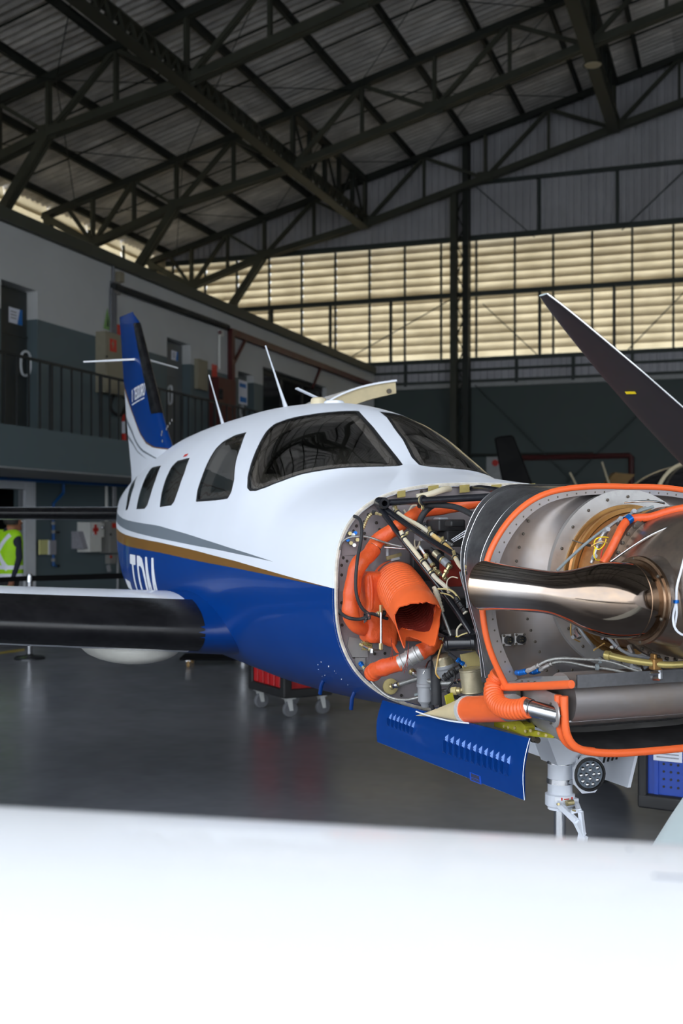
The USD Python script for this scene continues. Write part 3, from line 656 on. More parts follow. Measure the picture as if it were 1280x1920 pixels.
part(BD, 'clip', box(sp + [-.034, .025, .6], sp + [.034, .05, .63]), 'plastic_black', smooth=False)
fl0 = [np.array([(px - 640) / FPX * d, d, .002]) for px, d in ((-60, 12.75), (-60, 12.95), (46, 13.75), (46, 13.55))]
solo('floor_line', hull(np.vstack([fl0, np.array(fl0) - [0, 0, .002]])), 'line_yellow', 'yellow line painted on the floor by the barrier post', 'floor marking', smooth=False)
pbr('vest_lime', srgb(150, 205, 10), rough=.7, var=.06, scale=8)
pbr('vest_band', srgb(205, 208, 222), rough=.4, var=.04)
pbr('cloth_navy', srgb(20, 25, 42), rough=.85, var=.1)
pbr('cloth_black', srgb(20, 21, 25), rough=.85, var=.1)
pbr('skin', srgb(135, 88, 66), rough=.55, var=.06, scale=12)
pbr('hair', srgb(28, 24, 22), rough=.7, var=.2, scale=40)
def chain(bones, edge=.02, it=8):
    """continuous limb surface: hulls of joint spheres, fused and smoothed"""
    ms = []
    for (a, ra), (b, rb) in bones:
        ms.append(m3.Manifold.batch_hull([m3.Manifold.sphere(ra, 20).translate(tuple(map(float, a))), m3.Manifold.sphere(rb, 20).translate(tuple(map(float, b)))]))
    m = m3.Manifold.batch_boolean(ms, m3.OpType.Add).refine_to_length(edge)
    v, f = arr(m); tm = trimesh.Trimesh(v, f, process=True)
    trimesh.smoothing.filter_taubin(tm, .5, .53, it); return tm
po = np.array([(13 - 640) / FPX * 14.2, 14.2, 0.0])
PR = thing('person', 'person in a lime high-visibility vest and dark trousers, seen from behind at the left edge', 'person', 'w', po)
PA = math.radians(-38)
def pp(x, y, z): return po + np.array([x * math.cos(PA) - y * math.sin(PA), x * math.sin(PA) + y * math.cos(PA), z * 1.03])
hip, chest = .93, 1.22
torso = chain([((pp(-.10, 0, .88), .125), (pp(.10, 0, .88), .125)), ((pp(-.08, 0, .95), .12), (pp(-.12, .0, 1.22), .115)), ((pp(.08, 0, .95), .12), (pp(.12, 0, 1.22), .115)), ((pp(-.12, 0, 1.22), .115), (pp(-.15, 0, 1.30), .08)), ((pp(.12, 0, 1.22), .115), (pp(.15, 0, 1.30), .08)), ((pp(-.15, 0, 1.30), .08), (pp(.15, 0, 1.30), .08)), ((pp(-.1, 0, 1.1), .12), (pp(.1, 0, 1.1), .12)), ((pp(0, 0, 1.28), .09), (pp(.03, 0, 1.38), .058)),
    ((pp(.19, .0, 1.30), .06), (pp(.225, .01, 1.06), .048)), ((pp(.225, .01, 1.06), .046), (pp(.20, -.06, .82), .036)), ((pp(-.19, 0, 1.30), .06), (pp(-.23, .02, 1.04), .048)), ((pp(-.23, .02, 1.04), .046), (pp(-.2, .06, .80), .036)), ((pp(.12, 0, 1.28), .08), (pp(.19, 0, 1.30), .06)), ((pp(-.12, 0, 1.28), .08), (pp(-.19, 0, 1.3), .06))])
part(PR, 'shirt', torso, 'cloth_navy', smooth=True)
def vest_solid(g):
    s = lambda p, r: m3.Manifold.sphere(r + g, 28).translate(tuple(map(float, p)))
    hull2 = lambda *q: m3.Manifold.batch_hull([s(*k) for k in q])
    return hull2((pp(-.09, 0, .84), .135), (pp(.09, 0, .84), .135), (pp(-.1, 0, 1.1), .125), (pp(.1, 0, 1.1), .125)) + hull2((pp(-.1, 0, 1.1), .125), (pp(.1, 0, 1.1), .125), (pp(-.12, 0, 1.24), .115), (pp(.12, 0, 1.24), .115)) + hull2((pp(-.12, 0, 1.24), .115), (pp(.12, 0, 1.24), .115), (pp(-.15, 0, 1.305), .085), (pp(.15, 0, 1.305), .085))
vb = m3.Manifold.cube((.6, .6, .7), True).translate(tuple(map(float, pp(0, 0, 1.13))))
arm_cut = m3.Manifold.sphere(.075, 24).translate(tuple(map(float, pp(.245, 0, 1.25)))) + m3.Manifold.sphere(.075, 24).translate(tuple(map(float, pp(-.245, 0, 1.25)))) + m3.Manifold.sphere(.075, 24).translate(tuple(map(float, pp(.03, 0, 1.43))))
vest = (vest_solid(.012) ^ vb) - arm_cut - vest_solid(.0)
VT = part(PR, 'safety_vest', vest, 'vest_lime', smooth=40)
band_shell = (vest_solid(.016) ^ vb) - arm_cut - vest_solid(.008)
def band_slab(c, size, ang=0.0): return m3.Manifold.cube(tuple(size), True).rotate((0, ang, 0)).rotate((0, 0, -38)).translate(tuple(map(float, pp(*c))))
bands = band_slab((0, 0, .845), (.8, .8, .05)) + band_slab((0, 0, .945), (.8, .8, .05)) + band_slab((.0, -.2, 1.13), (.06, .3, .56), 40) + band_slab((.0, -.2, 1.13), (.06, .3, .56), -40)
part(PR, 'reflective_band', band_shell ^ bands, 'vest_band', parent=VT, smooth=40)
legs = chain([((pp(-.09, 0, .86), .105), (pp(-.10, -.01, .48), .068)), ((pp(-.10, -.01, .48), .066), (pp(-.11, .02, .10), .048)), ((pp(.09, 0, .86), .105), (pp(.10, -.01, .48), .068)), ((pp(.10, -.01, .48), .066), (pp(.11, .02, .10), .048)), ((pp(-.08, 0, .86), .11), (pp(.08, 0, .86), .11))])
part(PR, 'trousers', legs, 'cloth_black', smooth=True)
for sx in (-1, 1):
    part(PR, 'shoe', chain([((pp(sx * .11, .02, .045), .044), (pp(sx * .13, .17, .036), .036)), ((pp(sx * .11, .02, .045), .044), (pp(sx * .11, .02, .10), .045))], .015), 'plastic_black', smooth=True)
hc_ = pp(.07, .03, 1.485)
head = chain([((hc_ + [0, -.015, .02], .088), (hc_ + [.03, .03, -.0], .078)), ((hc_ + [.03, .03, -.03], .06), (hc_ + [.065, .055, -.07], .035)), ((hc_ + [.095, .07, -.005], .011), (hc_ + [.085, .06, .03], .01)), ((pp(.03, 0, 1.36), .055), (hc_ + [0, 0, -.05], .06)), ((hc_ + [.055, -.06, -.01], .018), (hc_ + [.058, -.055, .02], .016)), ((hc_ + [-.045, .075, -.01], .018), (hc_ + [-.045, .07, .02], .016))], .012, 6)
HD = part(PR, 'head', head, 'skin', smooth=True)
part(PR, 'hair', (m3.Manifold.sphere(.098, 40).scale((1, 1.05, .96)).translate(tuple(map(float, hc_ + [-.004, -.02, .028]))) - m3.Manifold.cube((.3, .3, .3), True).rotate((0, 0, 38)).translate(tuple(map(float, hc_ + [.15, .12, -.09]))) - m3.Manifold.cube((.4, .4, .2), True).translate(tuple(map(float, hc_ + [0, 0, -.13])))), 'hair', parent=HD, smooth=40)
for sx, wr in ((1, pp(.20, -.065, .80)), (-1, pp(-.2, .065, .78))):
    bones = [((wr + [0, 0, .03], .03), (wr + [-.012 * sx, 0, -.05], .034)), ((wr + [-.012 * sx, -.02, -.05], .03), (wr + [-.015 * sx, -.02, -.08], .026)), ((wr + [-.012 * sx, .02, -.05], .03), (wr + [-.015 * sx, .02, -.08], .026))]
    for k, L_ in enumerate((.055, .065, .06, .048)):
        b0 = wr + [-.015 * sx, -.033 + .022 * k, -.09]; b1 = b0 + [-.012 * sx, 0, -L_ * .6]; b2 = b1 + [-.022 * sx, 0, -L_ * .5]
        bones += [((b0, .0105), (b1, .0098)), ((b1, .0098), (b2, .0085))]
    th0 = wr + [-.01, -.03, -.03]; bones += [((th0, .013), (th0 + [-.02 * sx, -.025, -.04], .0115)), ((th0 + [-.02 * sx, -.025, -.04], .011), (th0 + [-.03 * sx, -.02, -.07], .0095))]
    part(PR, 'hand', chain(bones, .006, 5), 'skin', smooth=True)
# eyes, mouth and nose are on the far side of the head, built small
for q_ in ((.112, .022), (.06, .105)):
    part(PR, 'eye', ball(hc_ + [q_[0] - .008, q_[1] + .012, .012], .010, 1), 'ink_white', parent=HD)

# low creeper board on casters under the wing
ck = np.array([(404 - 640) / FPX * 12.15, 12.15, 0.0])
CK = thing('creeper_board', 'low black mechanic creeper board on small casters beyond the wing root', 'creeper', 'w', ck)
part(CK, 'board', rbox(ck + [-.36, -.2, .07], ck + [.62, .2, .105], .015), 'belt_black', smooth=40)
for dx, dy in ((-.27, -.17), (.5, -.17), (-.27, .17), (.5, .17)):
    w_ = part(CK, 'caster_wheel', lathe([(.01, -.013), (.035, -.013), (.038, -.008), (.038, .008), (.035, .013), (.01, .013)], ck + [dx, dy, .038], (1, .3, 0), 18), 'cardboard'); part(CK, 'caster_fork', box(ck + [dx - .022, dy - .022, .06], ck + [dx + .022, dy + .022, .073]), 'chrome', parent=w_)
# ================================================================== TOOL CARTS
pbr('cart_red', srgb(178, 24, 28), rough=.4, var=.06, coat=.3)
pbr('cart_blue', srgb(14, 62, 160), rough=.4, var=.06, coat=.3)
pbr('rubber_grey', srgb(98, 100, 104), rough=.6, var=.08)
pbr('caster_steel', srgb(206, 208, 206), rough=.35, metal=.4, var=.05)
def cart(name, label, C, ang, L, Wd, z0, z1, col, peg, caster_r=.062, pw=.075, ci=(.07, .07)):
    T = thing(name, label, 'tool cart', 'w', C, rz=0)
    d1 = np.array([math.cos(ang), math.sin(ang), 0]); d2 = np.array([-math.sin(ang), math.cos(ang), 0])
    R = np.stack([d1, d2, [0, 0, 1]], 1); put = lambda m: xform(m, R, C)
    part(T, 'lower_tray', put(rbox((0, 0, z0), (L, Wd, z0 + .07), .012)), 'plastic_black', smooth=40)
    for x, y in ((0, 0), (L - pw, 0), (0, Wd - pw), (L - pw, Wd - pw)):
        part(T, 'corner_post', put(rbox((x, y, z0 + .05), (x + pw, y + pw, z1), .014)), 'plastic_black', smooth=40)
    part(T, 'body', put(box((.03, .03, z0 + .06), (L - .03, Wd - .03, z1 - .01))), col, smooth=False)
    part(T, 'top_tray', put(rbox((-.01, -.01, z1 - .02), (L + .01, Wd + .01, z1 + .03), .012)), 'plastic_black', smooth=40)
    if not peg:
        n = 5
        for k in range(n):
            a = .08 + (Wd - .16) / n * k
            part(T, 'panel_rib', put(rbox((.008, a + .012, z0 + .075), (.031, a + (Wd - .16) / n - .012, z1 - .04), .008)), col, smooth=40)
        part(T, 'vent_hole', put(merge(*[cyl((x, .027, z0 + .17), (x, .031, z0 + .17), .007, 8) for x in np.arange(.12, L - .1, .03)])), 'plastic_black', smooth=False, kind='stuff')
    else:
        hs = [put(cyl((x, .027, z), (x, .031, z), .0062, 8)) for x in np.arange(.12, L - .1, .034) for z in np.arange(z0 + .11, z1 - .06, .036)]
        part(T, 'peg_hole', merge(*hs), 'plastic_black', smooth=False, kind='stuff')
        part(T, 'face_frame', put(box((.075, .022, z0 + .07), (.095, .03, z1 - .02))), col, smooth=False)
        part(T, 'face_frame', put(box((L - .095, .022, z0 + .07), (L - .075, .03, z1 - .02))), col, smooth=False)
    for x, y in (ci, (L - ci[0], ci[1]), (ci[0], Wd - ci[1]), (L - ci[0], Wd - ci[1])):
        w = part(T, 'caster_wheel', put(lathe([(.02, -.018), (caster_r - .008, -.018), (caster_r, -.01), (caster_r, .01), (caster_r - .008, .018), (.02, .018)], (x + .02, y, caster_r), (0, 1, 0), 24)), 'rubber_grey')
        part(T, 'caster_fork', put(merge(box((x - .035, y - .04, z0 - .012), (x + .035, y + .04, z0)), *[hull([(x - .02, y + sy * .026 - .002, z0 - .01), (x + .025, y + sy * .026 - .002, z0 - .01), (x + .035, y + sy * .026 - .002, caster_r - .01), (x + .005, y + sy * .026 - .002, caster_r - .01), (x - .02, y + sy * .026 + .002, z0 - .01), (x + .025, y + sy * .026 + .002, z0 - .01), (x + .035, y + sy * .026 + .002, caster_r - .01), (x + .005, y + sy * .026 + .002, caster_r - .01)]) for sy in (-1, 1)])), 'caster_steel', parent=w)
    return T, put
RC, putr = cart('tool_cart', 'red and black tool cart on casters behind the fuselage', np.array([-.445, 8.76, 0]), math.atan2(.49, .87), .43, .66, .155, .86, 'cart_red', False)
BC, putb = cart('tool_cart', 'blue pegboard tool cart at the right edge behind the engine', np.array([1.42, 5.46, 0]), math.atan2(-.5, .866), .62, .5, .14, .84, 'cart_blue', True, pw=.045, ci=(.19, .14))
pp0 = np.array([.10, .018, .40])
part(BC, 'paper_sheet', putb(merge(box((.075, .012, .375), (.21, .016, .54)))), 'paper', smooth=False, label='white paper sheet with grey print')
part(BC, 'print', putb(merge(*[box((.09, .0105, z), (.195, .0118, z + .006)) for z in np.arange(.39, .53, .016)])), 'paper_grey', smooth=False, kind='stuff')

# ================================================================== THINGS AT THE FAR END (frame h / w)
# dark aircraft whose fin shows above the engine
pbr('dark_paint', srgb(9, 9, 10), rough=.6, var=.1, spec=.15)
pbr('canopy_dark', (0.010, 0.010, 0.011), rough=.12, var=.1, spec=.5)
fd = 21.0
def bg(px, py, d): return np.array([(px - 640) / FPX * d, d, EYE - (py - HY) / FPX * d])
DK = thing('parked_aircraft', 'parked aircraft whose black tail fin shows beyond the windshield', 'aircraft', 'w', bg(975, 984, fd) * [1, 1, 0])
ft = [bg(930, 824, fd), bg(936, 821.5, fd), bg(957, 819.5, fd), bg(961, 822, fd), bg(978, 865, fd), bg(1001, 925, fd), bg(949, 925, fd), bg(940, 880, fd)]
c0 = np.mean(ft, 0)
part(DK, 'tail_fin', m3.Manifold.batch_hull([m3.Manifold.sphere(.035, 12).translate(tuple(map(float, p))) for p in ft]), 'dark_paint')
body = bg(985, 984, fd)
part(DK, 'fuselage', lathe([(0, -1.6), (.1, -1.5), (.3, -.4), (.5, 1.2), (.55, 2.4), (.45, 3.6), (.2, 4.4), (0, 4.6)], [body[0], body[1], 1.45], (.75, .66, 0), 28), 'dark_paint')
part(DK, 'tailplane', hull([bg(985, 984, fd) + [x * .66, -x * .75, z] for x in (-1.4, 1.4) for z in (.1, .14)] + [bg(985, 984, fd) + [x * .66 + .4, -x * .75 + .35, z] for x in (-1.2, 1.2) for z in (.1, .14)]), 'dark_paint')
for k, (dx, dy) in enumerate(((1.5, .2), (.4, 1.5), (2.7, 2.5))):
    c = np.array([body[0] + dx, body[1] + dy, .2]); part(DK, 'gear_leg', cyl(c, c + [0, 0, .95], .04, 10), 'dark_paint')
    part(DK, 'wheel', lathe([(.06, -.06), (.17, -.06), (.2, -.03), (.2, .03), (.17, .06), (.06, .06)], c, (.66, -.75, 0), 20), 'plastic_black')
# small aircraft whose canopy shows at the right edge
pd = 13.0
PK = thing('parked_aircraft', 'parked aircraft with a dark framed canopy behind the propeller at the right edge', 'aircraft', 'w', bg(1290, 984, pd) * [1, 1, 0])
cc = bg(1326, 945, pd); ax_ = np.array([-.5, .86, 0]); lt = np.array([.86, .5, 0])
def ell(c, r, n=28, m=18, z0=None):
    th = np.linspace(0, np.pi, m); ph = np.arange(n) / n * 2 * np.pi
    V = np.array([[c + ax_ * (-r[0] * math.cos(a)) + lt * (r[1] * math.sin(a) * math.cos(b)) + np.array([0, 0, r[2] * math.sin(a) * math.sin(b)]) for b in ph] for a in th]); return grid(V)
part(PK, 'canopy', ell(cc, (1.25, .58, .49)), 'canopy_dark', smooth=50)
for q_ in (-.55, .2):
    k_ = math.sqrt(1 - (q_ / 1.25) ** 2)
    part(PK, 'canopy_frame', sweep([cc + ax_ * q_ + lt * (.625 * k_ * math.cos(b)) + np.array([0, 0, .497 * k_ * math.sin(b)]) for b in np.linspace(0, math.pi, 28)], .022, 8), 'beige_paint')
part(PK, 'fuselage', lathe([(0, -2.0), (.25, -1.9), (.5, -1.2), (.62, 0), (.5, 1.4), (.25, 3.0), (.1, 3.6), (0, 3.6)], [cc[0], cc[1], 1.28], ax_, 28), 'paint_light')
for k, (q_, w_) in enumerate(((-1.3, 0), (.3, .8), (.3, -.8))):
    c = cc * [1, 1, 0] + ax_ * q_ + lt * w_ + np.array([0, 0, .2]); part(PK, 'gear_leg', cyl(c, c * [1, 1, 0] + np.array([-lt[0] * w_ * .5, -lt[1] * w_ * .5, 1.0]), .035, 10), 'steel_dark')
    part(PK, 'wheel', lathe([(.06, -.06), (.17, -.06), (.2, -.03), (.2, .03), (.17, .06), (.06, .06)], c, lt, 20), 'plastic_black')
# rack with a crate, poles, red pipe, sign on the back wall
rd = 30.0
RK = thing('storage_rack', 'dark steel rack by the back wall carrying a wooden crate', 'rack', 'w', bg(1163, 984, rd) * [1, 1, 0])
rz1 = bg(1163, 909, rd)[2]; rx = bg(1163, 984, rd)
for dx in (-.55, .5):
    for dy in (0, .6): part(RK, 'post', box(rx * [1, 1, 0] + [dx, dy, 0], rx * [1, 1, 0] + [dx + .06, dy + .06, rz1]), 'steel_dark', smooth=False)
for z in (.4, 1.3, rz1 - .05): part(RK, 'shelf', box(rx * [1, 1, 0] + [-.55, 0, z], rx * [1, 1, 0] + [.56, .66, z + .05]), 'steel_dark', smooth=False)
CR = thing('wooden_crate', 'tan wooden crate on the rack by the back wall', 'crate', 'w', rx * [1, 1, 0] + [0, 0, rz1])
w0, w1_ = bg(1136, 909, rd), bg(1190, 886, rd)
part(CR, 'box', hull([(w0[0], rd, rz1), (w1_[0] - .25, rd, rz1), (w0[0] + .25, rd, w1_[2]), (w1_[0], rd, w1_[2] - .05), (w0[0], rd + .5, rz1), (w1_[0] - .25, rd + .5, rz1), (w0[0] + .25, rd + .5, w1_[2]), (w1_[0], rd + .5, w1_[2] - .05)]), 'cardboard', smooth=False)
for k, (a_, b_) in enumerate((((1068, 886), (1083, 915)), ((1128, 866), (1143, 912)))):
    A_, B_ = bg(*a_, 24.), bg(*b_, 24.); D_ = (B_ - A_) / (B_ - A_)[2]; B_ = A_ - D_ * A_[2]
    solo('thin_pole', sweep([B_, A_], .022, 8), 'beige_paint', ('left' if k == 0 else 'right') + ' of the two thin pale poles standing behind the engine', 'pole', 'w')
RP = thing('red_pipe', 'red fire-water pipe on the dark lower back wall', 'pipe', 'h', PU(1183, 853, UB - .15))
part(RP, 'pipe', sweep([PU(960, 859, UB - .15), PU(1180, 854, UB - .15), PU(1183, 857, UB - .15), PU(1184, 1060, UB - .15)], .085, 10), 'red_steel')
solo('dark_pipe', sweep([PU(880, 854, UB - .1), PU(1112, 850, UB - .1)], .05, 8), 'steel_dark', 'dark pipe on the back wall just above the red pipe', 'pipe', 'h')
sg_p = thing('wall_sign', 'white sign with a red disc low on the back wall', 'sign', 'h', PU(915, 892, UB - .03))
a, b = PU(912, 905, UB), PU(944, 854, UB)
part(sg_p, 'panel', box((a[0], UB - .03, a[2]), (b[0], UB - .005, b[2])), 'sill_grey', smooth=False)
c_ = PU(928, 868, UB - .03); part(sg_p, 'red_disc', cyl(c_, c_ + [0, -.01, 0], .11, 20), 'sign_red', smooth=False)
# ================================================================== THE AIRCRAFT (frame a: s aft of the firewall, t to its right wing, z up)
AC = thing('turboprop_aircraft', 'white, gold and blue single-engine turboprop aircraft with its engine cowling removed', 'aircraft', 'a', (0, 0, 0))
SEC = np.array([
 [0.00, 1.652, 0.826, .610, 1.270, 3.1, 2.6], [0.35, 1.690, 0.792, .638, 1.280, 2.7, 2.4], [0.66, 1.742, 0.766, .650, 1.300, 2.4, 2.3],
 [0.90, 1.888, 0.752, .660, 1.320, 2.2, 2.3], [1.15, 2.022, 0.740, .668, 1.350, 2.1, 2.3], [1.50, 2.090, 0.732, .672, 1.360, 2.0, 2.3],
 [2.30, 2.133, 0.735, .672, 1.350, 2.0, 2.3], [3.00, 2.135, 0.755, .655, 1.330, 2.0, 2.4], [3.60, 2.125, 0.780, .617, 1.310, 2.0, 2.4],
 [4.30, 2.080, 0.840, .535, 1.330, 2.0, 2.4], [5.10, 2.010, 0.960, .410, 1.400, 2.0, 2.3], [6.00, 1.910, 1.150, .250, 1.500, 2.0, 2.0],
 [6.80, 1.800, 1.330, .100, 1.580, 2.0, 2.0]])
SIP = PchipInterpolator(SEC[:, 0], SEC[:, 1:], extrapolate=True)
def ring(s, d=0.0, n=128):
    top, bot, w, zm, nt, nb = SIP(s)
    top, bot, w = top - d, bot + d, w - d
    th = np.arange(n) / n * 2 * np.pi; c, sn = np.cos(th), np.sin(th); e = np.where(sn >= 0, nt, nb)
    t = w * np.sign(c) * np.abs(c) ** (2 / e); z = zm + np.where(sn >= 0, top - zm, zm - bot) * np.sign(sn) * np.abs(sn) ** (2 / e)
    return np.stack([np.full(n, s), t, z], 1)
def fus_solid(d, s0, s1, N=110, n=128):
    S = np.linspace(s0, s1, N)
    return man(grid(np.array([ring(s, d, n) for s in S])))
def fus_f(P, d=0.0):
    """<1 inside the fuselage"""
    P = np.asarray(P, float); q = SIP(np.clip(P[..., 0], 0, 6.8)); top, bot, w, zm, nt, nb = [q[..., k] for k in range(6)]
    up = P[..., 2] >= zm; e = np.where(up, nt, nb); h = np.where(up, top - zm, zm - bot) - d
    return np.abs(P[..., 1] / (w - d)) ** e + np.abs((P[..., 2] - zm) / h) ** e
def FUS(px, py):
    """the fuselage skin at a pixel: first hit along the sight line"""
    y = np.linspace(3.2, 11.5, 3000)
    W = np.stack([(px - 640) / FPX * y, y, EYE - (py - HY) / FPX * y], 1); A = from_world('a', W)
    ok = (fus_f(A) < 1) & (A[:, 0] > 0) & (A[:, 0] < 6.8)
    if not ok.any():
        g = np.where((A[:, 0] > 0) & (A[:, 0] < 6.8), fus_f(A), 9); return A[np.argmin(g)]
    return A[np.argmax(ok)]
def fus_t(s, z, side=1):
    top, bot, w, zm, nt, nb = SIP(s); e, h = (nt, top - zm) if z >= zm else (nb, zm - bot)
    return side * w * max(0.0, 1 - abs((z - zm) / h) ** e) ** (1 / e)

# ---- paint: white over gold over blue, with a grey flash; the lines run along the body
def line(pts, n=64):
    Q = np.array([FUS(*p) for p in pts]); o = np.argsort(Q[:, 0]); return Q[o, 0], Q[o, 2]
L_blue = line([(235.5, 1023), (300, 1036), (364, 1050.5), (440, 1065), (512, 1079.7), (570, 1092), (624, 1103)])
L_gold = line([(234, 1002), (300, 1017), (364, 1031.6), (440, 1051.5), (512, 1072.8), (570, 1089), (612, 1100)])
L_g0 = line([(231, 990), (306, 1011), (360, 1022), (412.5, 1031.6), (470, 1044), (508, 1052.3)])
L_g1 = line([(232, 973), (297, 985.5), (350, 1001), (403, 1018), (460, 1036), (508, 1051.8)])
SR = (-0.4, 8.0); ZR = (0.5, 3.6)
def table(L, s_pos=None, lo=None, hi=None):
    """ramp stops: station -> height, both scaled to 0..1"""
    s, z = L; s = np.array(s, float); z = np.array(z, float)
    k = np.polyfit(s, z, 2); S = np.linspace(SR[0], SR[1], 60)
    zz = np.interp(S, s, z, left=None, right=None)
    zz = np.where(S > s[-1], z[-1] + (z[-1] - z[-3]) / (s[-1] - s[-3]) * (S - s[-1]), zz); zz = np.where(S < s[0], z[0] + (z[1] - z[0]) / (s[1] - s[0]) * (S - s[0]), zz)
    return [((a - SR[0]) / (SR[1] - SR[0]), (float(np.clip((b - ZR[0]) / (ZR[1] - ZR[0]), 0, 1)),) * 3) for a, b in zip(S, zz)]
PAINT_WHITE, PAINT_BLUE, PAINT_GOLD, PAINT_GREY = srgb(226, 231, 240), srgb(0, 43, 104), srgb(100, 70, 30), srgb(104, 112, 120)
def paint(name, bounds):
    """bounds: (ramp table, colour painted BELOW that line), from top line to bottom line; clear-coated"""
    N = {'tc': ('texture_coordinate', {}), 'sx': ('separate_xyz', {}),
         'fs': ('map_range', {'from_min': SR[0], 'from_max': SR[1], 'clamp': True}), 'fz': ('map_range', {'from_min': ZR[0], 'from_max': ZR[1], 'clamp': True}),
         'base': ('color', {'value': PAINT_WHITE}), 'wn': ('noise_texture', {'scale': 1.6, 'detail': 4.0}), 'wr': ('map_range', {'from_min': .3, 'from_max': .7, 'to_min': .96, 'to_max': 1.03}),
         'sc': ('vector_math', {'math_type': 'scale'}),
         'bn': ('noise_texture', {'scale': 2.2, 'detail': 2.0}), 'b': ('bump', {'strength': .05, 'distance': .02}),
         'p': ('principled_bsdf', {'roughness': .35, 'coat_weight': .22, 'coat_roughness': .05, 'specular_ior_level': .22})}
    K = [('tc.object', 'sx.vector'), ('sx.x', 'fs.value'), ('sx.z', 'fz.value'), ('tc.object', 'wn.vector'), ('wn.fac', 'wr.value'), ('tc.object', 'bn.vector'), ('bn.fac', 'b.height'), ('b.normal', 'p.normal'), ('b.normal', 'p.coat_normal')]
    cur = 'base.color'
    for i, (tb, col) in enumerate(bounds):
        r, l, m = 'r%d' % i, 'l%d' % i, 'm%d' % i
        N[r] = ('rgb_ramp', {'ramp': tb}); N['s%d' % i] = ('separate_xyz', {}); N[l] = ('math', {'math_type': 'less_than'}); N[m] = ('mix_color', {'b': col})
        K += [('fs.result', r + '.fac'), (r + '.color', 's%d.vector' % i), ('fz.result', l + '.value1'), ('s%d.x' % i, l + '.value2'), (l + '.value', m + '.fac'), (cur, m + '.a')]
        cur = m + '.result'
    K += [(cur, 'sc.vector1'), ('wr.result', 'sc.scale'), ('sc.vector', 'p.base_color')]
    look(name, N, K, 'p.BSDF')
paint('skin_paint', [(table(L_g1), PAINT_GREY), (table(L_g0), PAINT_WHITE), (table(L_gold), PAINT_GOLD), (table(L_blue), PAINT_BLUE)])
# the fin: blue above a gold edge above white with two grey flashes
def fline(pts):
    Q = np.array([PT(x, y, 0.05) for x, y in pts]); o = np.argsort(Q[:, 0]); return Q[o, 0], Q[o, 2]
F_gold = fline([(235.8, 750), (250, 782), (261.7, 809), (275, 828), (290, 837.5), (306.7, 840.5)])
F_blue = fline([(235.8, 757.7), (250, 787), (261.7, 813), (275, 831.5), (290, 840), (306.7, 842.5)])
F_a = fline([(242.5, 806), (252, 826), (265, 841), (286.7, 853.5)]); F_b = fline([(242.5, 814), (252, 832), (265, 846), (286.7, 856.5)])
F_c = fline([(243, 828), (255, 845), (271.7, 857.2)]); F_d = fline([(243, 833), (255, 848), (271.7, 858)])
def swap(bounds): return bounds
paint('fin_paint', [([(0, (1, 1, 1)), (1, (1, 1, 1))], PAINT_BLUE), (table(F_gold), PAINT_GOLD), (table(F_blue), PAINT_WHITE), (table(F_a), PAINT_GREY), (table(F_b), PAINT_WHITE), (table(F_c), PAINT_GREY), (table(F_d), PAINT_WHITE)])
pbr('paint_white', PAINT_WHITE, rough=.32, var=.03, coat=.6, scale=2)
pbr('paint_white_matte', srgb(238, 240, 243), rough=.45, var=.02, coat=.3, scale=2)
pbr('paint_blue', PAINT_BLUE, rough=.35, var=.05, spec=.22, coat=.2, scale=2)
pbr('boot_rubber', srgb(12, 12, 14), rough=.30, var=.2, scale=4, rvar=.12, spec=.35)
pbr('seal_black', srgb(16, 17, 18), rough=.5, var=.1)
pbr('liner_beige', srgb(150, 146, 138), rough=.8, var=.06)
pbr('trim_tan', srgb(178, 170, 158), rough=.6, var=.05)
look('shade_brown', {'tc': ('texture_coordinate', {}), 'w': ('wave_texture', {'bands_direction': 'z', 'scale': 6.5, 'distortion': 1.2, 'detail': 1.0}), 'b': ('bump', {'strength': .8, 'distance': .02}), 'p': ('principled_bsdf', {'base_color': srgb(176, 163, 146), 'roughness': .8})}, [('tc.object', 'w.vector'), ('w.fac', 'b.height'), ('b.normal', 'p.normal')], 'p.BSDF')
pbr('cabin_dark', srgb(38, 37, 38), rough=.8, var=.2)
pbr('seat_leather', srgb(172, 166, 152), rough=.5, var=.06)
pbr('lip_worn', srgb(196, 190, 178), rough=.5, var=.25, scale=30)
look('window_glass', {'lw': ('layer_weight', {'blend': .5}), 'pw': ('math', {'math_type': 'power', 'value2': 4.0}), 'f': ('math', {'math_type': 'multiply_add', 'value2': .80, 'value3': .15}), 't': ('transparent_bsdf', {'color': (0.74, 0.74, 0.75)}), 'g': ('glossy_bsdf', {'color': (1, 1, 1), 'roughness': 0.01}),
     'tc': ('texture_coordinate', {}), 'n': ('noise_texture', {'scale': 4.0, 'detail': 1.0}), 'b': ('bump', {'strength': .12, 'distance': .02}), 'm': ('mix_closure', {})},
     [('tc.object', 'n.vector'), ('n.fac', 'b.height'), ('b.normal', 'g.normal'), ('lw.facing', 'pw.value1'), ('pw.value', 'f.value1'), ('f.value', 'm.fac'), ('t.BSDF', 'm.closure1'), ('g.BSDF', 'm.closure2')], 'm.closure')

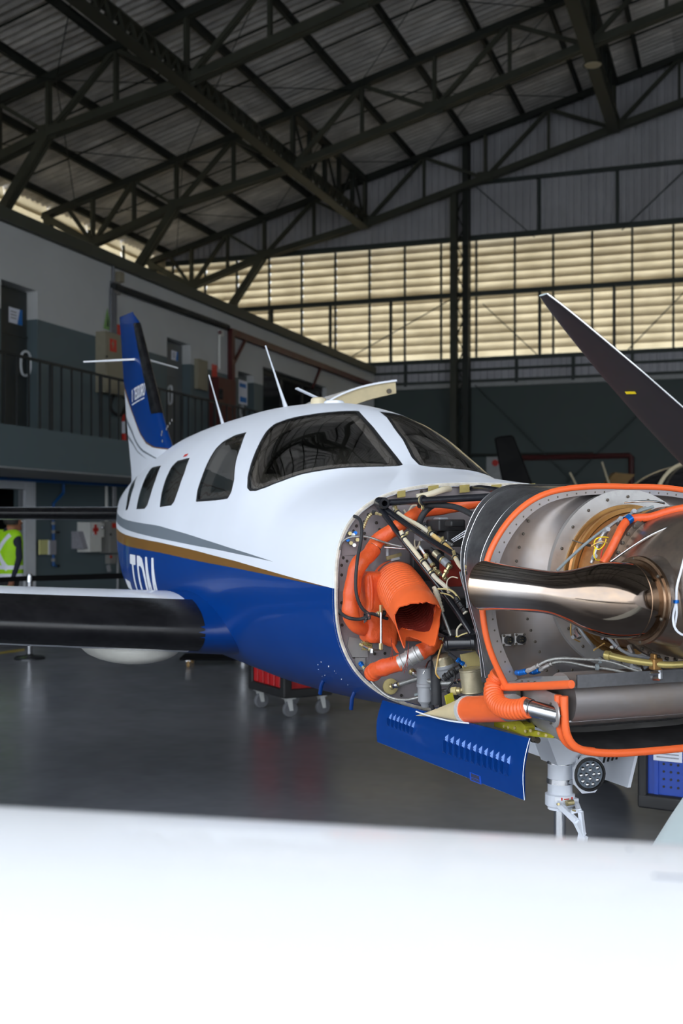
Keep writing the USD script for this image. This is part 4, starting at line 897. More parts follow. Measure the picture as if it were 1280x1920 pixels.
# ---- openings: outlines traced on the skin, cut along the local skin normal
def skin_prism(pix, grow=0.0, dep=0.16, dirn=None, corner=0.0):
    P = np.array([FUS(*p) for p in pix])
    n = np.asarray(dirn, float); n /= np.linalg.norm(n)
    ex, ey, _ = frame_of(n); c = P.mean(0)
    q = np.stack([(P - c) @ ex, (P - c) @ ey, (P - c) @ n], 1)
    poly = sg.Polygon(q[:, :2]).buffer(0)
    if corner: poly = poly.buffer(-corner).buffer(corner)
    poly = poly.buffer(grow, join_style=1)
    lo, hi = q[:, 2].min() - dep, q[:, 2].max() + dep
    v, f = arr(extrude(poly.simplify(0.0008), hi - lo))
    v = v + [0, 0, lo]
    return man((c + v[:, :1] * ex + v[:, 1:2] * ey + v[:, 2:] * n, f))
WIN = {  # name: (outline in the photograph, cutting direction)
 'windshield': ([(463, 915), (464, 893), (471, 866), (482, 838), (499, 808), (513, 795), (540, 785), (580, 777), (620, 772), (660, 769.5), (672, 770), (700, 801), (730, 839), (757, 874.5), (720, 875.5), (660, 877), (610, 882), (565, 890), (530, 902), (500, 914), (480, 921), (468, 921)], (-.55, .75, .35)),
 'cockpit_window': ([(367, 941), (369, 921), (378, 893), (391, 862), (403, 842), (416, 829), (440, 816), (462, 810), (452, 837), (443, 863), (439, 900), (434, 922), (427, 935), (404, 938.5)], (0, 1, .12)),
 'cabin_window': ([(299, 951), (302, 926), (310, 898), (321, 875), (332, 864), (356, 858), (346, 886), (335, 917), (327, 940), (321, 948)], (0, 1, .12)),
 'aft_window': ([(255, 955), (260, 930), (269, 902), (279, 882), (286, 876), (302, 872.5), (292, 899), (282, 929), (276, 948), (271, 954)], (0, 1, .1)),
 'rear_window': ([(235, 958), (238, 937), (246, 907), (257, 889), (260, 888), (252, 910), (244, 936), (240, 955)], (0, 1, .1)),
}
skin = fus_solid(0.0, 0.0, 6.8) - fus_solid(0.014, -0.05, 6.74)
liner = fus_solid(0.0145, 0.03, 6.6, 70, 96) - fus_solid(0.045, -0.1, 6.5, 70, 96)
shell_pane = fus_solid(0.003, 0.02, 6.7) - fus_solid(0.008, 0.0, 6.6)
shell_seal = fus_solid(0.0015, 0.02, 6.7) - fus_solid(0.016, 0.0, 6.6)
shell_trim = fus_solid(0.0155, 0.02, 6.7) - fus_solid(0.05, 0.0, 6.6)
def mirror_m(m): return m.mirror((0, 1, 0))
FPART = None
win_parts = []; SHADE = {}; SN = {k: 0 for k in WIN}
shell_shade = fus_solid(0.030, 0.02, 6.7) - fus_solid(0.034, 0.0, 6.6)
for nm, (pix, dn) in WIN.items():
    cr = .02
    pr = skin_prism(pix, 0, .16, dn, cr); pin = skin_prism(pix, -0.012, .17, dn, cr); ptr = skin_prism(pix, -0.045, .18, dn, cr)
    for side in (0, 1):
        A, B, Cc = (mirror_m(x) if side else x for x in (pr, pin, ptr))
        skin = skin - A; liner = liner - A; SHADE.setdefault(nm, []).append(A)
        win_parts.append((nm, shell_seal ^ (A - B), shell_pane ^ B, (shell_trim ^ (A - Cc)) if nm in ('windshield', 'cockpit_window') else None))
# the firewall end stays open inside the skin; the rear bulkhead behind is a plate
fus = part(AC, 'fuselage', skin, 'skin_paint', smooth=35)
part(AC, 'cabin_lining', liner, 'liner_beige', smooth=35)
for nm, se, pa, tr in win_parts:
    w = part(AC, nm, pa, 'window_glass', smooth=35)
    part(AC, 'window_seal', se, 'seal_black', parent=w, smooth=35)
    if nm in ('cabin_window', 'aft_window', 'rear_window'): part(AC, 'window_shade', shell_shade ^ SHADE[nm][SN[nm]], 'shade_brown', parent=w, smooth=35); SN[nm] += 1
    if tr is not None: part(AC, 'inner_trim', tr, 'trim_tan', parent=w, smooth=35)

# ---- firewall
pbr('firewall_steel', srgb(136, 129, 131), rough=.55, metal=.25, var=.22, scale=5, rvar=.15)
pbr('plate_steel', srgb(150, 148, 146), rough=.45, metal=.5, var=.12, scale=8)
pbr('rivet_dark', srgb(58, 54, 50), rough=.5, metal=.5, var=.2)
fw_poly = sg.Polygon(ring(0.02, 0.013)[:, 1:])
def splate(poly, s, th, mat_=None):
    """polygon in (t,z) as a plate at station s, thickness th going forward"""
    poly = poly if hasattr(poly, 'area') else sg.Polygon(poly)
    v, f = arr(extrude(poly, th)); return (np.stack([s - v[:, 2], v[:, 0], v[:, 1]], 1), f[:, ::-1])
FW = part(AC, 'firewall', splate(fw_poly, 0.03, 0.012), 'firewall_steel', smooth=False)
lip = np.array([ring(s, d) for s, d in ((0.012, .0), (-.002, .0005), (-.006, .004), (-.004, .011), (0.012, .014))])
part(AC, 'cowl_lip', grid(lip, True, False, False), 'lip_worn', parent=fus)

# ---- wing (right wing in view; left wing mirrored behind)
def naca(n=28, th=.15, camber=.02):
    x = (1 - np.cos(np.linspace(0, np.pi, n))) / 2
    y = 5 * th * (.2969 * np.sqrt(x) - .126 * x - .3516 * x ** 2 + .2843 * x ** 3 - .1036 * x ** 4)
    c = camber * 4 * x * (1 - x)
    return np.vstack([np.stack([x, c + y], 1)[::-1], np.stack([x, c - y], 1)[1:-1]])
def wing_pt(t):
    """leading edge station, leading edge height, chord at lateral position t"""
    return 1.37 + .045 * (t - .66), 1.012 + .068 * (t - .66), np.interp(t, [0.3, .66, 1.5, 6.55], [1.95, 1.86, 1.70, .95])
def wing_ring(t, x0=0.0, x1=1.0, grow=0.0):
    s, z, c = wing_pt(t); q = naca(th=.155, camber=.018)
    if grow: q = q * [1, 1 + grow] - [.004 * (1 - q[:, :1])[0, 0] * 0 + 0.0, 0]
    return np.stack([s + q[:, 0] * c, np.full(len(q), t), z + q[:, 1] * c - .03 * q[:, 0] * c], 1)
TS = np.r_[np.linspace(.40, 1.6, 8), np.linspace(2.2, 6.55, 8)]
wing_m = grid(np.array([wing_ring(t) for t in TS]))
def boot_ring(t, frac=.13):
    s, z, c = wing_pt(t); x = np.r_[np.linspace(1, 0, 14) ** 2 * frac, (np.linspace(0, 1, 14)[1:]) ** 2 * frac * .55]
    up = np.r_[np.ones(14), -np.ones(13)]
    y = 5 * .155 * (.2969 * np.sqrt(x) - .126 * x - .3516 * x ** 2 + .2843 * x ** 3); cb = .018 * 4 * x * (1 - x)
    o = np.stack([x * c, (cb + up * y) * c - .03 * x * c], 1); g = np.gradient(o, axis=0); n = np.stack([-g[:, 1], g[:, 0]], 1); n /= np.linalg.norm(n, axis=1, keepdims=True)
    n *= np.sign((n[:, 1] * up))[:, None] * np.where(np.abs(n[:, 1:]) > 1e-3, 1, 1); n = np.where((n[:, :1] > .7), -n, n)
    out = o + n * .004; inn = o - n * .003
    P = np.vstack([out, inn[::-1]])
    return np.stack([s + P[:, 0], np.full(len(P), t), z + P[:, 1]], 1)
for side, nm in ((1, 'right'), (-1, 'left')):
    fl = (lambda m: m) if side > 0 else flip_t
    Wg = part(AC, 'wing', fl(wing_m), 'paint_white', smooth=50, label='right wing with a black de-icing boot' if side > 0 else None)
    part(AC, 'deicing_boot', fl(grid(np.array([boot_ring(t) for t in np.linspace(.70, 6.4, 12)]))), 'boot_rubber', parent=Wg, smooth=50)
# wing root fairing, blue
def fair_ring(k):
    t = .40 + .33 * k; g = (1 - k) ** 2
    s, z, c = wing_pt(.66 if t < .66 else t); q = naca(th=.155 + .14 * g, camber=.018)
    return np.stack([s - .10 * g - .004 + q[:, 0] * c * (1 + .06 * g), np.full(len(q), t), z + q[:, 1] * c * np.where(q[:, 1] < 0, 1 - .45 * g, 1.0) - .03 * q[:, 0] * c + .02 * g], 1)
fr_ = grid(np.array([fair_ring(k) for k in np.linspace(0, 1, 9)]))
part(AC, 'wing_root_fairing', fr_, 'paint_blue', smooth=50); part(AC, 'wing_root_fairing', flip_t(fr_), 'paint_blue', smooth=50)
# gear fairing under the wing
def pod(c, r, n=24, m=20):
    th = np.linspace(0, np.pi, m); ph = np.arange(n) / n * 2 * np.pi
    V = np.array([[[c[0] - r[0] * np.cos(a), c[1] + r[1] * np.sin(a) ** .8 * np.cos(b), c[2] + r[2] * np.sin(a) ** .8 * np.sin(b)] for b in ph] for a in th])
    return grid(V)
gp = (2.1, .90, .905)
part(AC, 'gear_fairing', pod(gp, (.45, .24, .092)), 'paint_light', smooth=50); part(AC, 'gear_fairing', flip_t(pod(gp, (.45, .24, .092))), 'paint_light', smooth=50)

# ---- tail
def fin_section(z):
    """leading and trailing station of the fin at height z"""
    le = np.interp(z, [1.9, 2.12, 2.37, 3.28, 3.40], [4.72, 5.07, 5.38, 6.30, 6.55]); te = np.interp(z, [1.7, 1.95, 2.45, 3.42], [6.62, 6.62, 6.86, 7.20])
    return le, te
zs = np.r_[np.linspace(1.62, 3.28, 18), 3.34, 3.385, 3.41]
FV = []
for z in zs:
    le, te = fin_section(z); c = te - le; q = naca(24, .10 if z < 3.3 else .10 * (3.43 - z) / .13 + .01, 0.0); zz = z + (np.clip(q[:, 0], 0, 1) * .06 * (z - 1.6) / 1.8)
    FV.append(np.stack([le + q[:, 0] * c, q[:, 1] * min(c, 1.0) * np.interp(z, [1.6, 2.1, 3.4], [1.6, 1.2, .75]), zz], 1))
FIN = part(AC, 'tail_fin', grid(np.array(FV)), 'fin_paint', smooth=50)
bz = np.linspace(2.40, 3.27, 8); BV = []
for z in bz:
    le, te = fin_section(z); c = te - le; x = np.r_[np.linspace(1, 0, 10) ** 2, np.linspace(0, 1, 10)[1:] ** 2] * .115; sg_ = np.r_[np.ones(10), -np.ones(9)]
    y = 5 * .10 * (.2969 * np.sqrt(x) - .126 * x - .3516 * x ** 2) * min(c, 1.0) * np.interp(z, [1.6, 2.1, 3.4], [1.6, 1.2, .75])
    zz = z + x * .06 * (z - 1.6) / 1.8
    o = np.stack([le + x * c - .006, sg_ * (y + .004), zz], 1); i_ = np.stack([le + x * c + .004, sg_ * np.maximum(y - .003, 0), zz], 1)
    BV.append(np.vstack([o, i_[::-1]]))
part(AC, 'deicing_boot', grid(np.array(BV)), 'boot_rubber', parent=FIN, smooth=50)
def stab_ring(t):
    s, c = 6.28 + .10 * t, np.interp(t, [0, 2.2], [.95, .70]); q = naca(th=.13, camber=0)
    return np.stack([s + q[:, 0] * c, np.full(len(q), t), 1.60 + q[:, 1] * c], 1)
for side in (1, -1):
    fl = (lambda m: m) if side > 0 else flip_t
    ST = part(AC, 'tailplane', fl(grid(np.array([stab_ring(t) for t in np.linspace(.05, 2.2, 8)]))), 'paint_white', smooth=50)
    BT = []
    for t in np.linspace(.12, 2.15, 7):
        s, c = 6.28 + .10 * t, np.interp(t, [0, 2.2], [.95, .70]); x = np.r_[np.linspace(1, 0, 10) ** 2, np.linspace(0, 1, 10)[1:] ** 2] * .12; sg_ = np.r_[np.ones(10), -np.ones(9)]
        y = 5 * .13 * (.2969 * np.sqrt(x) - .126 * x - .3516 * x ** 2) * c
        o = np.stack([s + x * c - .006, np.full(19, t), 1.60 + sg_ * (y + .004)], 1); i_ = np.stack([s + x * c + .006, np.full(19, t), 1.60 + sg_ * np.maximum(y - .003, 0)], 1)
        BT.append(np.vstack([o, i_[::-1]]))
    part(AC, 'deicing_boot', fl(grid(np.array(BT))), 'boot_rubber', parent=ST, smooth=50)
# ================================================================== ENGINE BAY (frame a)
pbr('silicone_orange', srgb(220, 96, 46), rough=.45, var=.10, scale=9, bump=.25, bscale=55, col2=srgb(206, 76, 32))
pbr('silicone_smooth', srgb(224, 98, 48), rough=.38, var=.06, scale=6)
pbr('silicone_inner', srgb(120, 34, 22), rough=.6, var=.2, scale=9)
pbr('tube_black', srgb(13, 14, 18), rough=.24, var=.15, scale=8, coat=.4)
pbr('rubber_black', srgb(30, 31, 34), rough=.6, var=.2, scale=14, bump=.15, bscale=60)
pbr('pipe_beige', srgb(196, 190, 172), rough=.42, var=.08, scale=10, col2=srgb(206, 194, 164))
pbr('pipe_stained', srgb(206, 158, 72), rough=.42, var=.18, scale=14, col2=srgb(216, 188, 130))
pbr('brass', srgb(186, 172, 128), rough=.35, metal=.85, var=.12, scale=10)
pbr('zinc_yellow', srgb(178, 162, 100), rough=.4, metal=.6, var=.15, scale=16)
pbr('primer_yellow', srgb(166, 160, 36), rough=.55, var=.22, scale=12)
pbr('steel_bright', srgb(205, 206, 208), rough=.2, metal=1.0, var=.08, scale=12, rvar=.06)
pbr('steel_sheet', srgb(158, 157, 162), rough=.42, metal=.85, var=.10, scale=3.2, col2=srgb(150, 138, 128), rvar=.14, bump=.03, bscale=9)
pbr('steel_shell', srgb(112, 112, 114), rough=.30, metal=.9, var=.16, scale=6, rvar=.10, bump=.03, bscale=7)
pbr('steel_satin', srgb(182, 180, 178), rough=.42, metal=.85, var=.1, scale=8, rvar=.1)
pbr('steel_hot', srgb(150, 142, 138), rough=.30, metal=.95, var=.2, scale=4, col2=srgb(156, 138, 120), rvar=.1)
pbr('copper_case', srgb(160, 100, 56), rough=.36, metal=.9, var=.3, scale=7, col2=srgb(178, 132, 84), rvar=.12)
pbr('brass_ring', srgb(156, 118, 70), rough=.35, metal=.85, var=.2, scale=9)
look('exhaust_bronze', {'tc': ('texture_coordinate', {}), 'sx': ('separate_xyz', {}), 'mp': ('mapping', {'scale': (.6, .6, 2.5)}), 'n': ('noise_texture', {'scale': 7.0, 'detail': 5.0}), 'r': ('rgb_ramp', {'ramp': [(.3, srgb(228, 226, 224)), (.7, srgb(200, 190, 183))]}),
     'nn': ('math', {'math_type': 'multiply_add', 'value2': .10, 'value3': -.05}), 'ad': ('math', {'math_type': 'add'}), 'fs': ('map_range', {'from_min': -1.25, 'from_max': -.88, 'clamp': True}), 'h': ('rgb_ramp', {'ramp': [(0, (.40, .33, .27)), (.28, (.46, .40, .35)), (.42, (.74, .71, .69)), (.54, (1, 1, 1)), (.66, (1, 1, 1)), (.80, (.92, .80, .66)), (.90, (.72, .54, .38)), (.95, (.80, .68, .56)), (1, (.62, .50, .42))]}),
     'mx': ('mix_color', {'blend_type': 'multiply', 'fac': 1.0}), 'bn': ('noise_texture', {'scale': 5.0, 'detail': 2.0}), 'b': ('bump', {'strength': .03, 'distance': .01}), 'rr': ('map_range', {'from_min': .3, 'from_max': .7, 'to_min': .04, 'to_max': .13}), 'p': ('principled_bsdf', {'metallic': 1.0})},
     [('tc.object', 'mp.vector'), ('mp.vector', 'n.vector'), ('n.fac', 'r.fac'), ('tc.object', 'sx.vector'), ('n.fac', 'nn.value1'), ('sx.x', 'ad.value1'), ('nn.value', 'ad.value2'), ('ad.value', 'fs.value'), ('fs.result', 'h.fac'), ('r.color', 'mx.a'), ('h.color', 'mx.b'), ('mx.result', 'p.base_color'), ('tc.object', 'bn.vector'), ('bn.fac', 'b.height'), ('b.normal', 'p.normal'), ('n.fac', 'rr.value'), ('rr.result', 'p.roughness')], 'p.BSDF')
pbr('exhaust_band', srgb(142, 116, 94), rough=.25, metal=1.0, var=.2, scale=8)
pbr('bolt_dark', srgb(92, 86, 78), rough=.45, metal=.8, var=.2)
pbr('braid', srgb(146, 146, 143), rough=.4, metal=.75, var=.25, scale=160)
pbr('fitting_blue', srgb(24, 96, 176), rough=.25, metal=.7, var=.1)
pbr('cast_grey', srgb(150, 152, 156), rough=.5, metal=.3, var=.08)
pbr('canister', srgb(176, 166, 140), rough=.32, metal=.8, var=.12, scale=10)
pbr('accessory_dark', srgb(40, 39, 40), rough=.5, metal=.3, var=.3, scale=10)
pbr('wire_yellow', srgb(235, 205, 20), rough=.5, var=.05)
pbr('wire_white', srgb(220, 224, 232), rough=.5, var=.05)
pbr('wire_grey', srgb(120, 128, 130), rough=.5, var=.05)
pbr('duct_tan', srgb(200, 184, 146), rough=.5, var=.08, scale=10)
pbr('blade_grey', srgb(172, 184, 186), rough=.42, var=.03, scale=3)
pbr('blade_dark', srgb(27, 23, 26), rough=.5, var=.12, scale=5)
pbr('lens_grey', srgb(120, 130, 140), rough=.12, metal=.6, var=.15, scale=60)
pbr('plate_tan', srgb(186, 170, 116), rough=.5, var=.08)

def depth(P): return to_world('a', P)[1]
def pxr(P, w): return w * depth(P) / FPX / 2            # radius of something w pixels wide
def path(pts, n=48, closed=False): return spline([PS(*p) for p in pts], n, closed)
def hose(name, pts, wpx, mat_, parent=None, n=48, seg=12, corr=0, cd=.06, wav=0, hollow=False, label=None, seed=1):
    P = path(pts, n if not corr else max(n, corr * 8)); r = pxr(P[len(P) // 2], wpx)
    k = np.linspace(0, 1, len(P)); rr = np.full(len(P), r)
    if corr: rr = r * (1 + cd * np.sin(2 * np.pi * corr * k))
    if wav: rr = rr * (1 + wav * (meshkit.noise(np.stack([k * 14, k * 0 + seed, k * 0], 1)) - .5))
    return part(AC, name, sweep(P, rr, seg), mat_, parent=parent, smooth=60, label=label)
def clamp(P, d, r, name='pipe_clamp', parent=None, tab=(0, 0, 1), band='brass'):
    d = np.asarray(d, float) / np.linalg.norm(d); w = .007
    c = part(AC, name, lathe([(r * 1.02, -w), (r * 1.36, -w), (r * 1.36, w), (r * 1.02, w)], P, d, 20, closed=True), 'rubber_black', parent=parent)
    part_sub = [lathe([(r * 1.37, -w * .35), (r * 1.46, -w * .35), (r * 1.46, w * .35), (r * 1.37, w * .35)], P, d, 20, closed=True)]
    tb = np.asarray(tab, float); e = P + tb * r * 1.4
    part_sub.append(bar(e - tb * .002, e + tb * .014, .010, .004, d)); part_sub.append(cyl(e + tb * .008 - d * .005, e + tb * .008 + d * .005, .004, 6))
    return c, merge(*part_sub)
def band(P, d, r, w=.006, name='hose_clamp', mat_='steel_bright', parent=None):
    d = np.asarray(d, float) / np.linalg.norm(d)
    x, y, _ = frame_of(d)
    return part(AC, name, merge(lathe([(r * 1.0, -w), (r * 1.06, -w), (r * 1.06, w), (r * 1.0, w)], P, d, 24, closed=True), box(P + x * r * 1.05 - .006, P + x * r * 1.05 + .006)), mat_, parent=parent)
def bolts(pts, d, r=.0045, h=.004, n=6):
    d = np.asarray(d, float); return merge(*[cyl(np.asarray(p) - d * .001, np.asarray(p) + d * h, r, n, bevel=h * .3) for p in pts])
FWD = np.array([-1.0, 0, 0])

# ---- firewall detail: rivets, patches
rv = []
for (x, y) in [(668, 955), (676, 948), (686, 942), (660, 966), (652, 982), (648, 992), (662, 995), (690, 965), (683, 978), (668, 986), (705, 980), (711, 993), (704, 1002), (683, 1000), (643, 1046), (650, 1052), (640, 1060), (684, 1010), (640, 1078), (655, 1092), (648, 1110), (640, 1130), (637, 1150), (641, 1172), (655, 1215), (664, 1225), (672, 1228), (680, 1226), (693, 1203), (702, 1226), (721, 1225), (657, 1198), (674, 1216), (663, 1232), (745, 930), (760, 925), (775, 920), (790, 922), (706, 932), (722, 928), (715, 1290), (735, 1298), (752, 1304)]:
    q = PS(x, y, .017)
    if fw_poly.buffer(-.012).contains(sg.Point(q[1], q[2])): rv.append(q)
part(AC, 'rivets', bolts(rv, FWD, .0055, .003, 8), 'rivet_dark', parent=FW, kind='stuff')
def fplate(pix, s=.016, th=.003, mat_='plate_steel', name='doubler_plate'):
    P = np.array([PS(x, y, s) for x, y in pix]); return part(AC, name, splate([(p[1], p[2]) for p in P], s, th), mat_, parent=FW, smooth=False)
fplate([(654, 1194), (688, 1200), (689, 1232), (660, 1232), (650, 1212)])
fplate([(665, 1234), (684, 1233), (684, 1256), (667, 1256)], mat_='plate_steel')
fplate([(640, 992), (663, 992), (676, 1005), (676, 1040), (640, 1042)], s=.0165, th=.002, mat_='firewall_steel')
fplate([(636, 1044), (690, 1040), (690, 1105), (636, 1110)], s=.0168, th=.0015, mat_='firewall_steel')
for i, (x, y) in enumerate(((654, 1000), (660, 1003), (664, 999), (656, 1018), (662, 1022), (650, 1012), (668, 1012))):
    c = PS(x, y, .012); part(AC, 'line_fitting', cyl(c, c + [-.02, .004, 0], .007, 6), ('brass', 'steel_bright', 'fitting_blue')[i % 3], parent=FW)
# top lip brackets in yellow zinc, on the cowl lip
for (xa, ya, xb, yb) in ((745, 921, 760, 937), (803, 911, 822, 927), (862, 910, 880, 928), (921, 909, 940, 922), (985, 908, 1003, 914)):
    a, b, c, d = PS(xa, ya, -.005), PS(xb, ya - 2, -.005), PS(xb, yb - 6, -.02), PS(xa, yb - 4, -.02)
    m = hull(np.vstack([np.array([a, b, c, d]), np.array([a, b, c, d]) + [.004, 0, -.002]]))
    k = PS((xa + xb) / 2, yb, -.018)
    part(AC, 'cowl_bracket', m, 'zinc_yellow', parent=fus)
# ---- engine mount: black steel tubes from the upper right boss
B0 = PS(712, 943, -.015)
mt = part(AC, 'engine_mount', sweep(path([(716, 943, -.02), (800, 938, -.22), (925, 931, -.5), (990, 927, -.66)], 30), pxr(PS(800, 938, -.22), 13), 16), 'tube_black', smooth=60)
part(AC, 'mount_tube', sweep(path([(710, 950, -.02), (757, 1015, -.16), (833, 1113, -.34), (884, 1188, -.46)], 24), .0098, 16), 'tube_black', parent=mt, smooth=60)
part(AC, 'mount_tube', sweep(path([(716, 950, -.02), (769, 988, -.18), (814, 1018, -.32), (872, 1052, -.50), (900, 1068, -.58)], 28), .0102, 16), 'tube_black', parent=mt, smooth=60)
part(AC, 'mount_boss', lathe([(.010, 0), (.010, .05), (.018, .05), (.0205, .045), (.0205, -.01), (.0, -.012), (.0, .0)], PS(713, 943, -.02), (-1, .12, -.05), 24), 'tube_black', parent=mt)
for (x, y, s) in ((792, 938, -.20),):
    P = PS(x, y, s); c, m = clamp(P, PS(925, 931, -.5) - PS(716, 943, -.02), .0125, tab=(0, 0, -1)); part(AC, 'clamp_band', m, 'brass', parent=c)
# ---- accessory gearbox deep in the bay
gb = part(AC, 'accessory_gearbox', lathe([(0, .12), (.16, .12), (.2, .16), (.2, .34), (.22, .36), (.22, .40), (.17, .43), (.17, .62)], (0, -.02, 1.315), (-1, 0, 0), 40), 'accessory_dark', label='dark accessory gearbox behind the mount tubes')
for k in range(10):
    a = k / 10 * 2 * np.pi; c = np.array([-.14, -.02 + .13 * math.cos(a), 1.315 + .13 * math.sin(a)]); part(AC, 'gearbox_pad', cyl(c + [.08, 0, 0], c + [-.03, 0, 0], .03, 12, .006), 'accessory_dark', parent=gb)
for (x, y, s, w, h, d, m_) in ((835, 985, -.2, 50, 22, .10, 'accessory_dark'), (800, 1000, -.12, 36, 30, .06, 'cast_grey'), (850, 1010, -.22, 44, 30, .08, 'accessory_dark'), (826, 975, -.18, 18, 10, .05, 'cast_grey'), (852, 982, -.3, 26, 12, .05, 'plastic_black'), (845, 1075, -.25, 30, 50, .06, 'silicone_inner'), (800, 1060, -.05, 60, 60, .03, 'accessory_dark'), (850, 1150, -.2, 60, 60, .08, 'accessory_dark')):
    a, b = PS(x - w / 2, y + h / 2, s), PS(x + w / 2, y - h / 2, s); lo, hi = np.minimum(a, b), np.maximum(a, b); lo[0], hi[0] = s - d / 2, s + d / 2
    part(AC, 'accessory_unit', rbox(lo, hi, .006), m_, parent=gb, smooth=40)
# ---- beige drain and oil pipes along the tubes, with clamps
pa = [(738, 950, -.05), (746, 962, -.08), (770, 977, -.14), (794, 991, -.22), (820, 1010, -.30), (842, 1029, -.38), (858, 1054, -.50), (870, 1068, -.60), (888, 1079, -.68)]
Pa = path(pa, 80); ra = pxr(Pa[40], 8.5)
pA = part(AC, 'oil_pipe', sweep(Pa, ra, 14), 'pipe_beige', smooth=60, label='long beige pipe with black clamps')
part(AC, 'stained_section', sweep(Pa[32:56], ra * 1.02, 14), 'pipe_stained', parent=pA, smooth=60)
for k in (5, 30, 40, 53, 74):
    c, m = clamp(Pa[k], Pa[k + 1] - Pa[k - 1], ra, tab=(0, .3, .95), parent=pA); part(AC, 'clamp_band', m, 'brass', parent=None if False else pA)
pb_ = [(751, 995, -.16), (757, 1008, -.17), (772, 1027, -.22), (787, 1046, -.26), (803, 1066, -.30), (818, 1085, -.33), (838, 1103, -.36), (842, 1110, -.36)]
Pb = path(pb_, 70); rb_ = pxr(Pb[35], 8.5)
pB = part(AC, 'oil_pipe', sweep(Pb, rb_, 14), 'pipe_beige', smooth=60)
for k in (7, 35, 47):
    c, m = clamp(Pb[k], Pb[k + 1] - Pb[k - 1], rb_, tab=(0, -.7, .7), parent=pB); part(AC, 'clamp_band', m, 'brass', parent=pB)
hose('vent_pipe', [(757, 956, -.06), (763, 963, -.07), (771, 950, -.08), (780, 948, -.08), (787, 957, -.08), (786, 977, -.1)], 4, 'pipe_beige', seg=8)
hose('breather_pipe', [(781, 932, -.04), (805, 927, -.05), (828, 919, -.05), (842, 917, .0)], 12, 'pipe_beige', corr=0, label='pale breather pipe under the top lip')
hose('air_duct', [(884, 916, 0), (900, 915, -.06), (932, 919, -.2), (975, 924, -.3)], 11, 'tube_black')
hose('fuel_hose', [(786, 948, -.14), (812, 947, -.22), (850, 950, -.32), (885, 965, -.44), (925, 985, -.5)], 11, 'rubber_black')
hose('fuel_hose', [(812, 947, -.18), (798, 958, -.18), (787, 978, -.16), (790, 1000, -.12)], 12, 'rubber_black')
# ---- fittings between the pipes
def stack(name, a, b, parts_):
    """turned fitting from a to b: list of (radius, length, material)"""
    A, B = PS(*a), PS(*b); d = (B - A) / np.linalg.norm(B - A); L_ = sum(p[1] for p in parts_); k = np.linalg.norm(B - A) / L_; q = 0; host = None
    for r, l, m_ in parts_:
        p0, p1 = A + d * q * k, A + d * (q + l) * k; q += l
        P = part(AC, name if host is None else 'ring', cyl(p0, p1, r, 18 if r > .009 else 6, bevel=.0015), m_, parent=host); host = host or P
    return host
stack('fuel_fitting', (786, 976, -.14), (812, 1003, -.2), [(.008, 2, 'cast_grey'), (.011, 1, 'rubber_black'), (.008, 1.5, 'steel_bright'), (.010, .8, 'rubber_black'), (.007, 2, 'cast_grey')])
stack('fuel_fitting', (812, 1003, -.2), (848, 1022, -.3), [(.010, 1, 'steel_bright'), (.006, 2, 'cast_grey'), (.009, 1, 'steel_bright'), (.005, 1.5, 'braid')])
stack('filter_unit', (806, 1029, -.22), (846, 1064, -.3), [(.008, .8, 'accessory_dark'), (.012, 1, 'canister'), (.0135, .5, 'rubber_black'), (.0138, .3, 'brass'), (.0135, 1, 'cast_grey'), (.008, .6, 'brass')])
stack('fuel_fitting', (786, 1024, -.2), (812, 1062, -.26), [(.006, 2, 'steel_bright'), (.009, .6, 'brass'), (.006, 1.6, 'cast_grey'), (.009, .6, 'brass')])
stack('fuel_fitting', (812, 1066, -.26), (836, 1086, -.32), [(.005, 1, 'brass'), (.009, 1, 'brass'), (.005, 1, 'steel_bright'), (.008, .8, 'brass')])
stack('fuel_fitting', (843, 1060, -.34), (830, 1083, -.33), [(.006, 1, 'brass'), (.009, .6, 'brass'), (.006, 1, 'brass')])
for k, (a, b) in enumerate((((846, 1012, -.3), (880, 990, -.42)), ((848, 1014, -.3), (882, 993, -.42)), ((850, 1016, -.3), (884, 997, -.42)))):
    part(AC, 'control_cable', sweep([PS(*a), PS(*b)], .0016, 6), 'wire_white')
for pts, w, m_ in (([(797, 1003, -.1), (779, 1010, -.1), (777, 1018, -.1), (780, 1030, -.12)], 3, 'pipe_beige'), ([(787, 1008, -.12), (786, 1020, -.13), (780, 1029, -.14)], 4, 'pipe_beige'),
                   ([(820, 1104, -.36), (840, 1105, -.38), (852, 1112, -.40), (862, 1126, -.42)], 4, 'plate_tan'), ([(840, 1108, -.38), (838, 1090, -.38), (846, 1082, -.38), (858, 1084, -.4)], 2.5, 'pipe_beige'),
                   ([(826, 1112, -.36), (846, 1118, -.4), (858, 1132, -.42)], 3, 'plate_tan'), ([(862, 1072, -.45), (866, 1090, -.46), (872, 1110, -.47), (876, 1140, -.48)], 3.5, 'wire_grey')):
    hose('wire', pts, w, m_, seg=6, n=24)
stack('connector', (853, 1120, -.42), (873, 1150, -.45), [(.008, 1, 'plastic_black'), (.010, .5, 'plastic_black'), (.0085, 1.2, 'plastic_black'), (.010, .4, 'plastic_black'), (.0085, 1, 'plastic_black'), (.009, .4, 'pipe_beige')])
hose('shielded_line', [(815, 1100, -.3), (823, 1130, -.32), (828, 1148, -.33)], 11, 'pipe_beige', corr=7, cd=.08)
hose('braided_line', [(827, 1145, -.33), (836, 1168, -.35), (845, 1192, -.37)], 6, 'braid')
hose('braided_line', [(865, 1170, -.4), (857, 1180, -.4), (857, 1195, -.4)], 4, 'pipe_beige', seg=8)
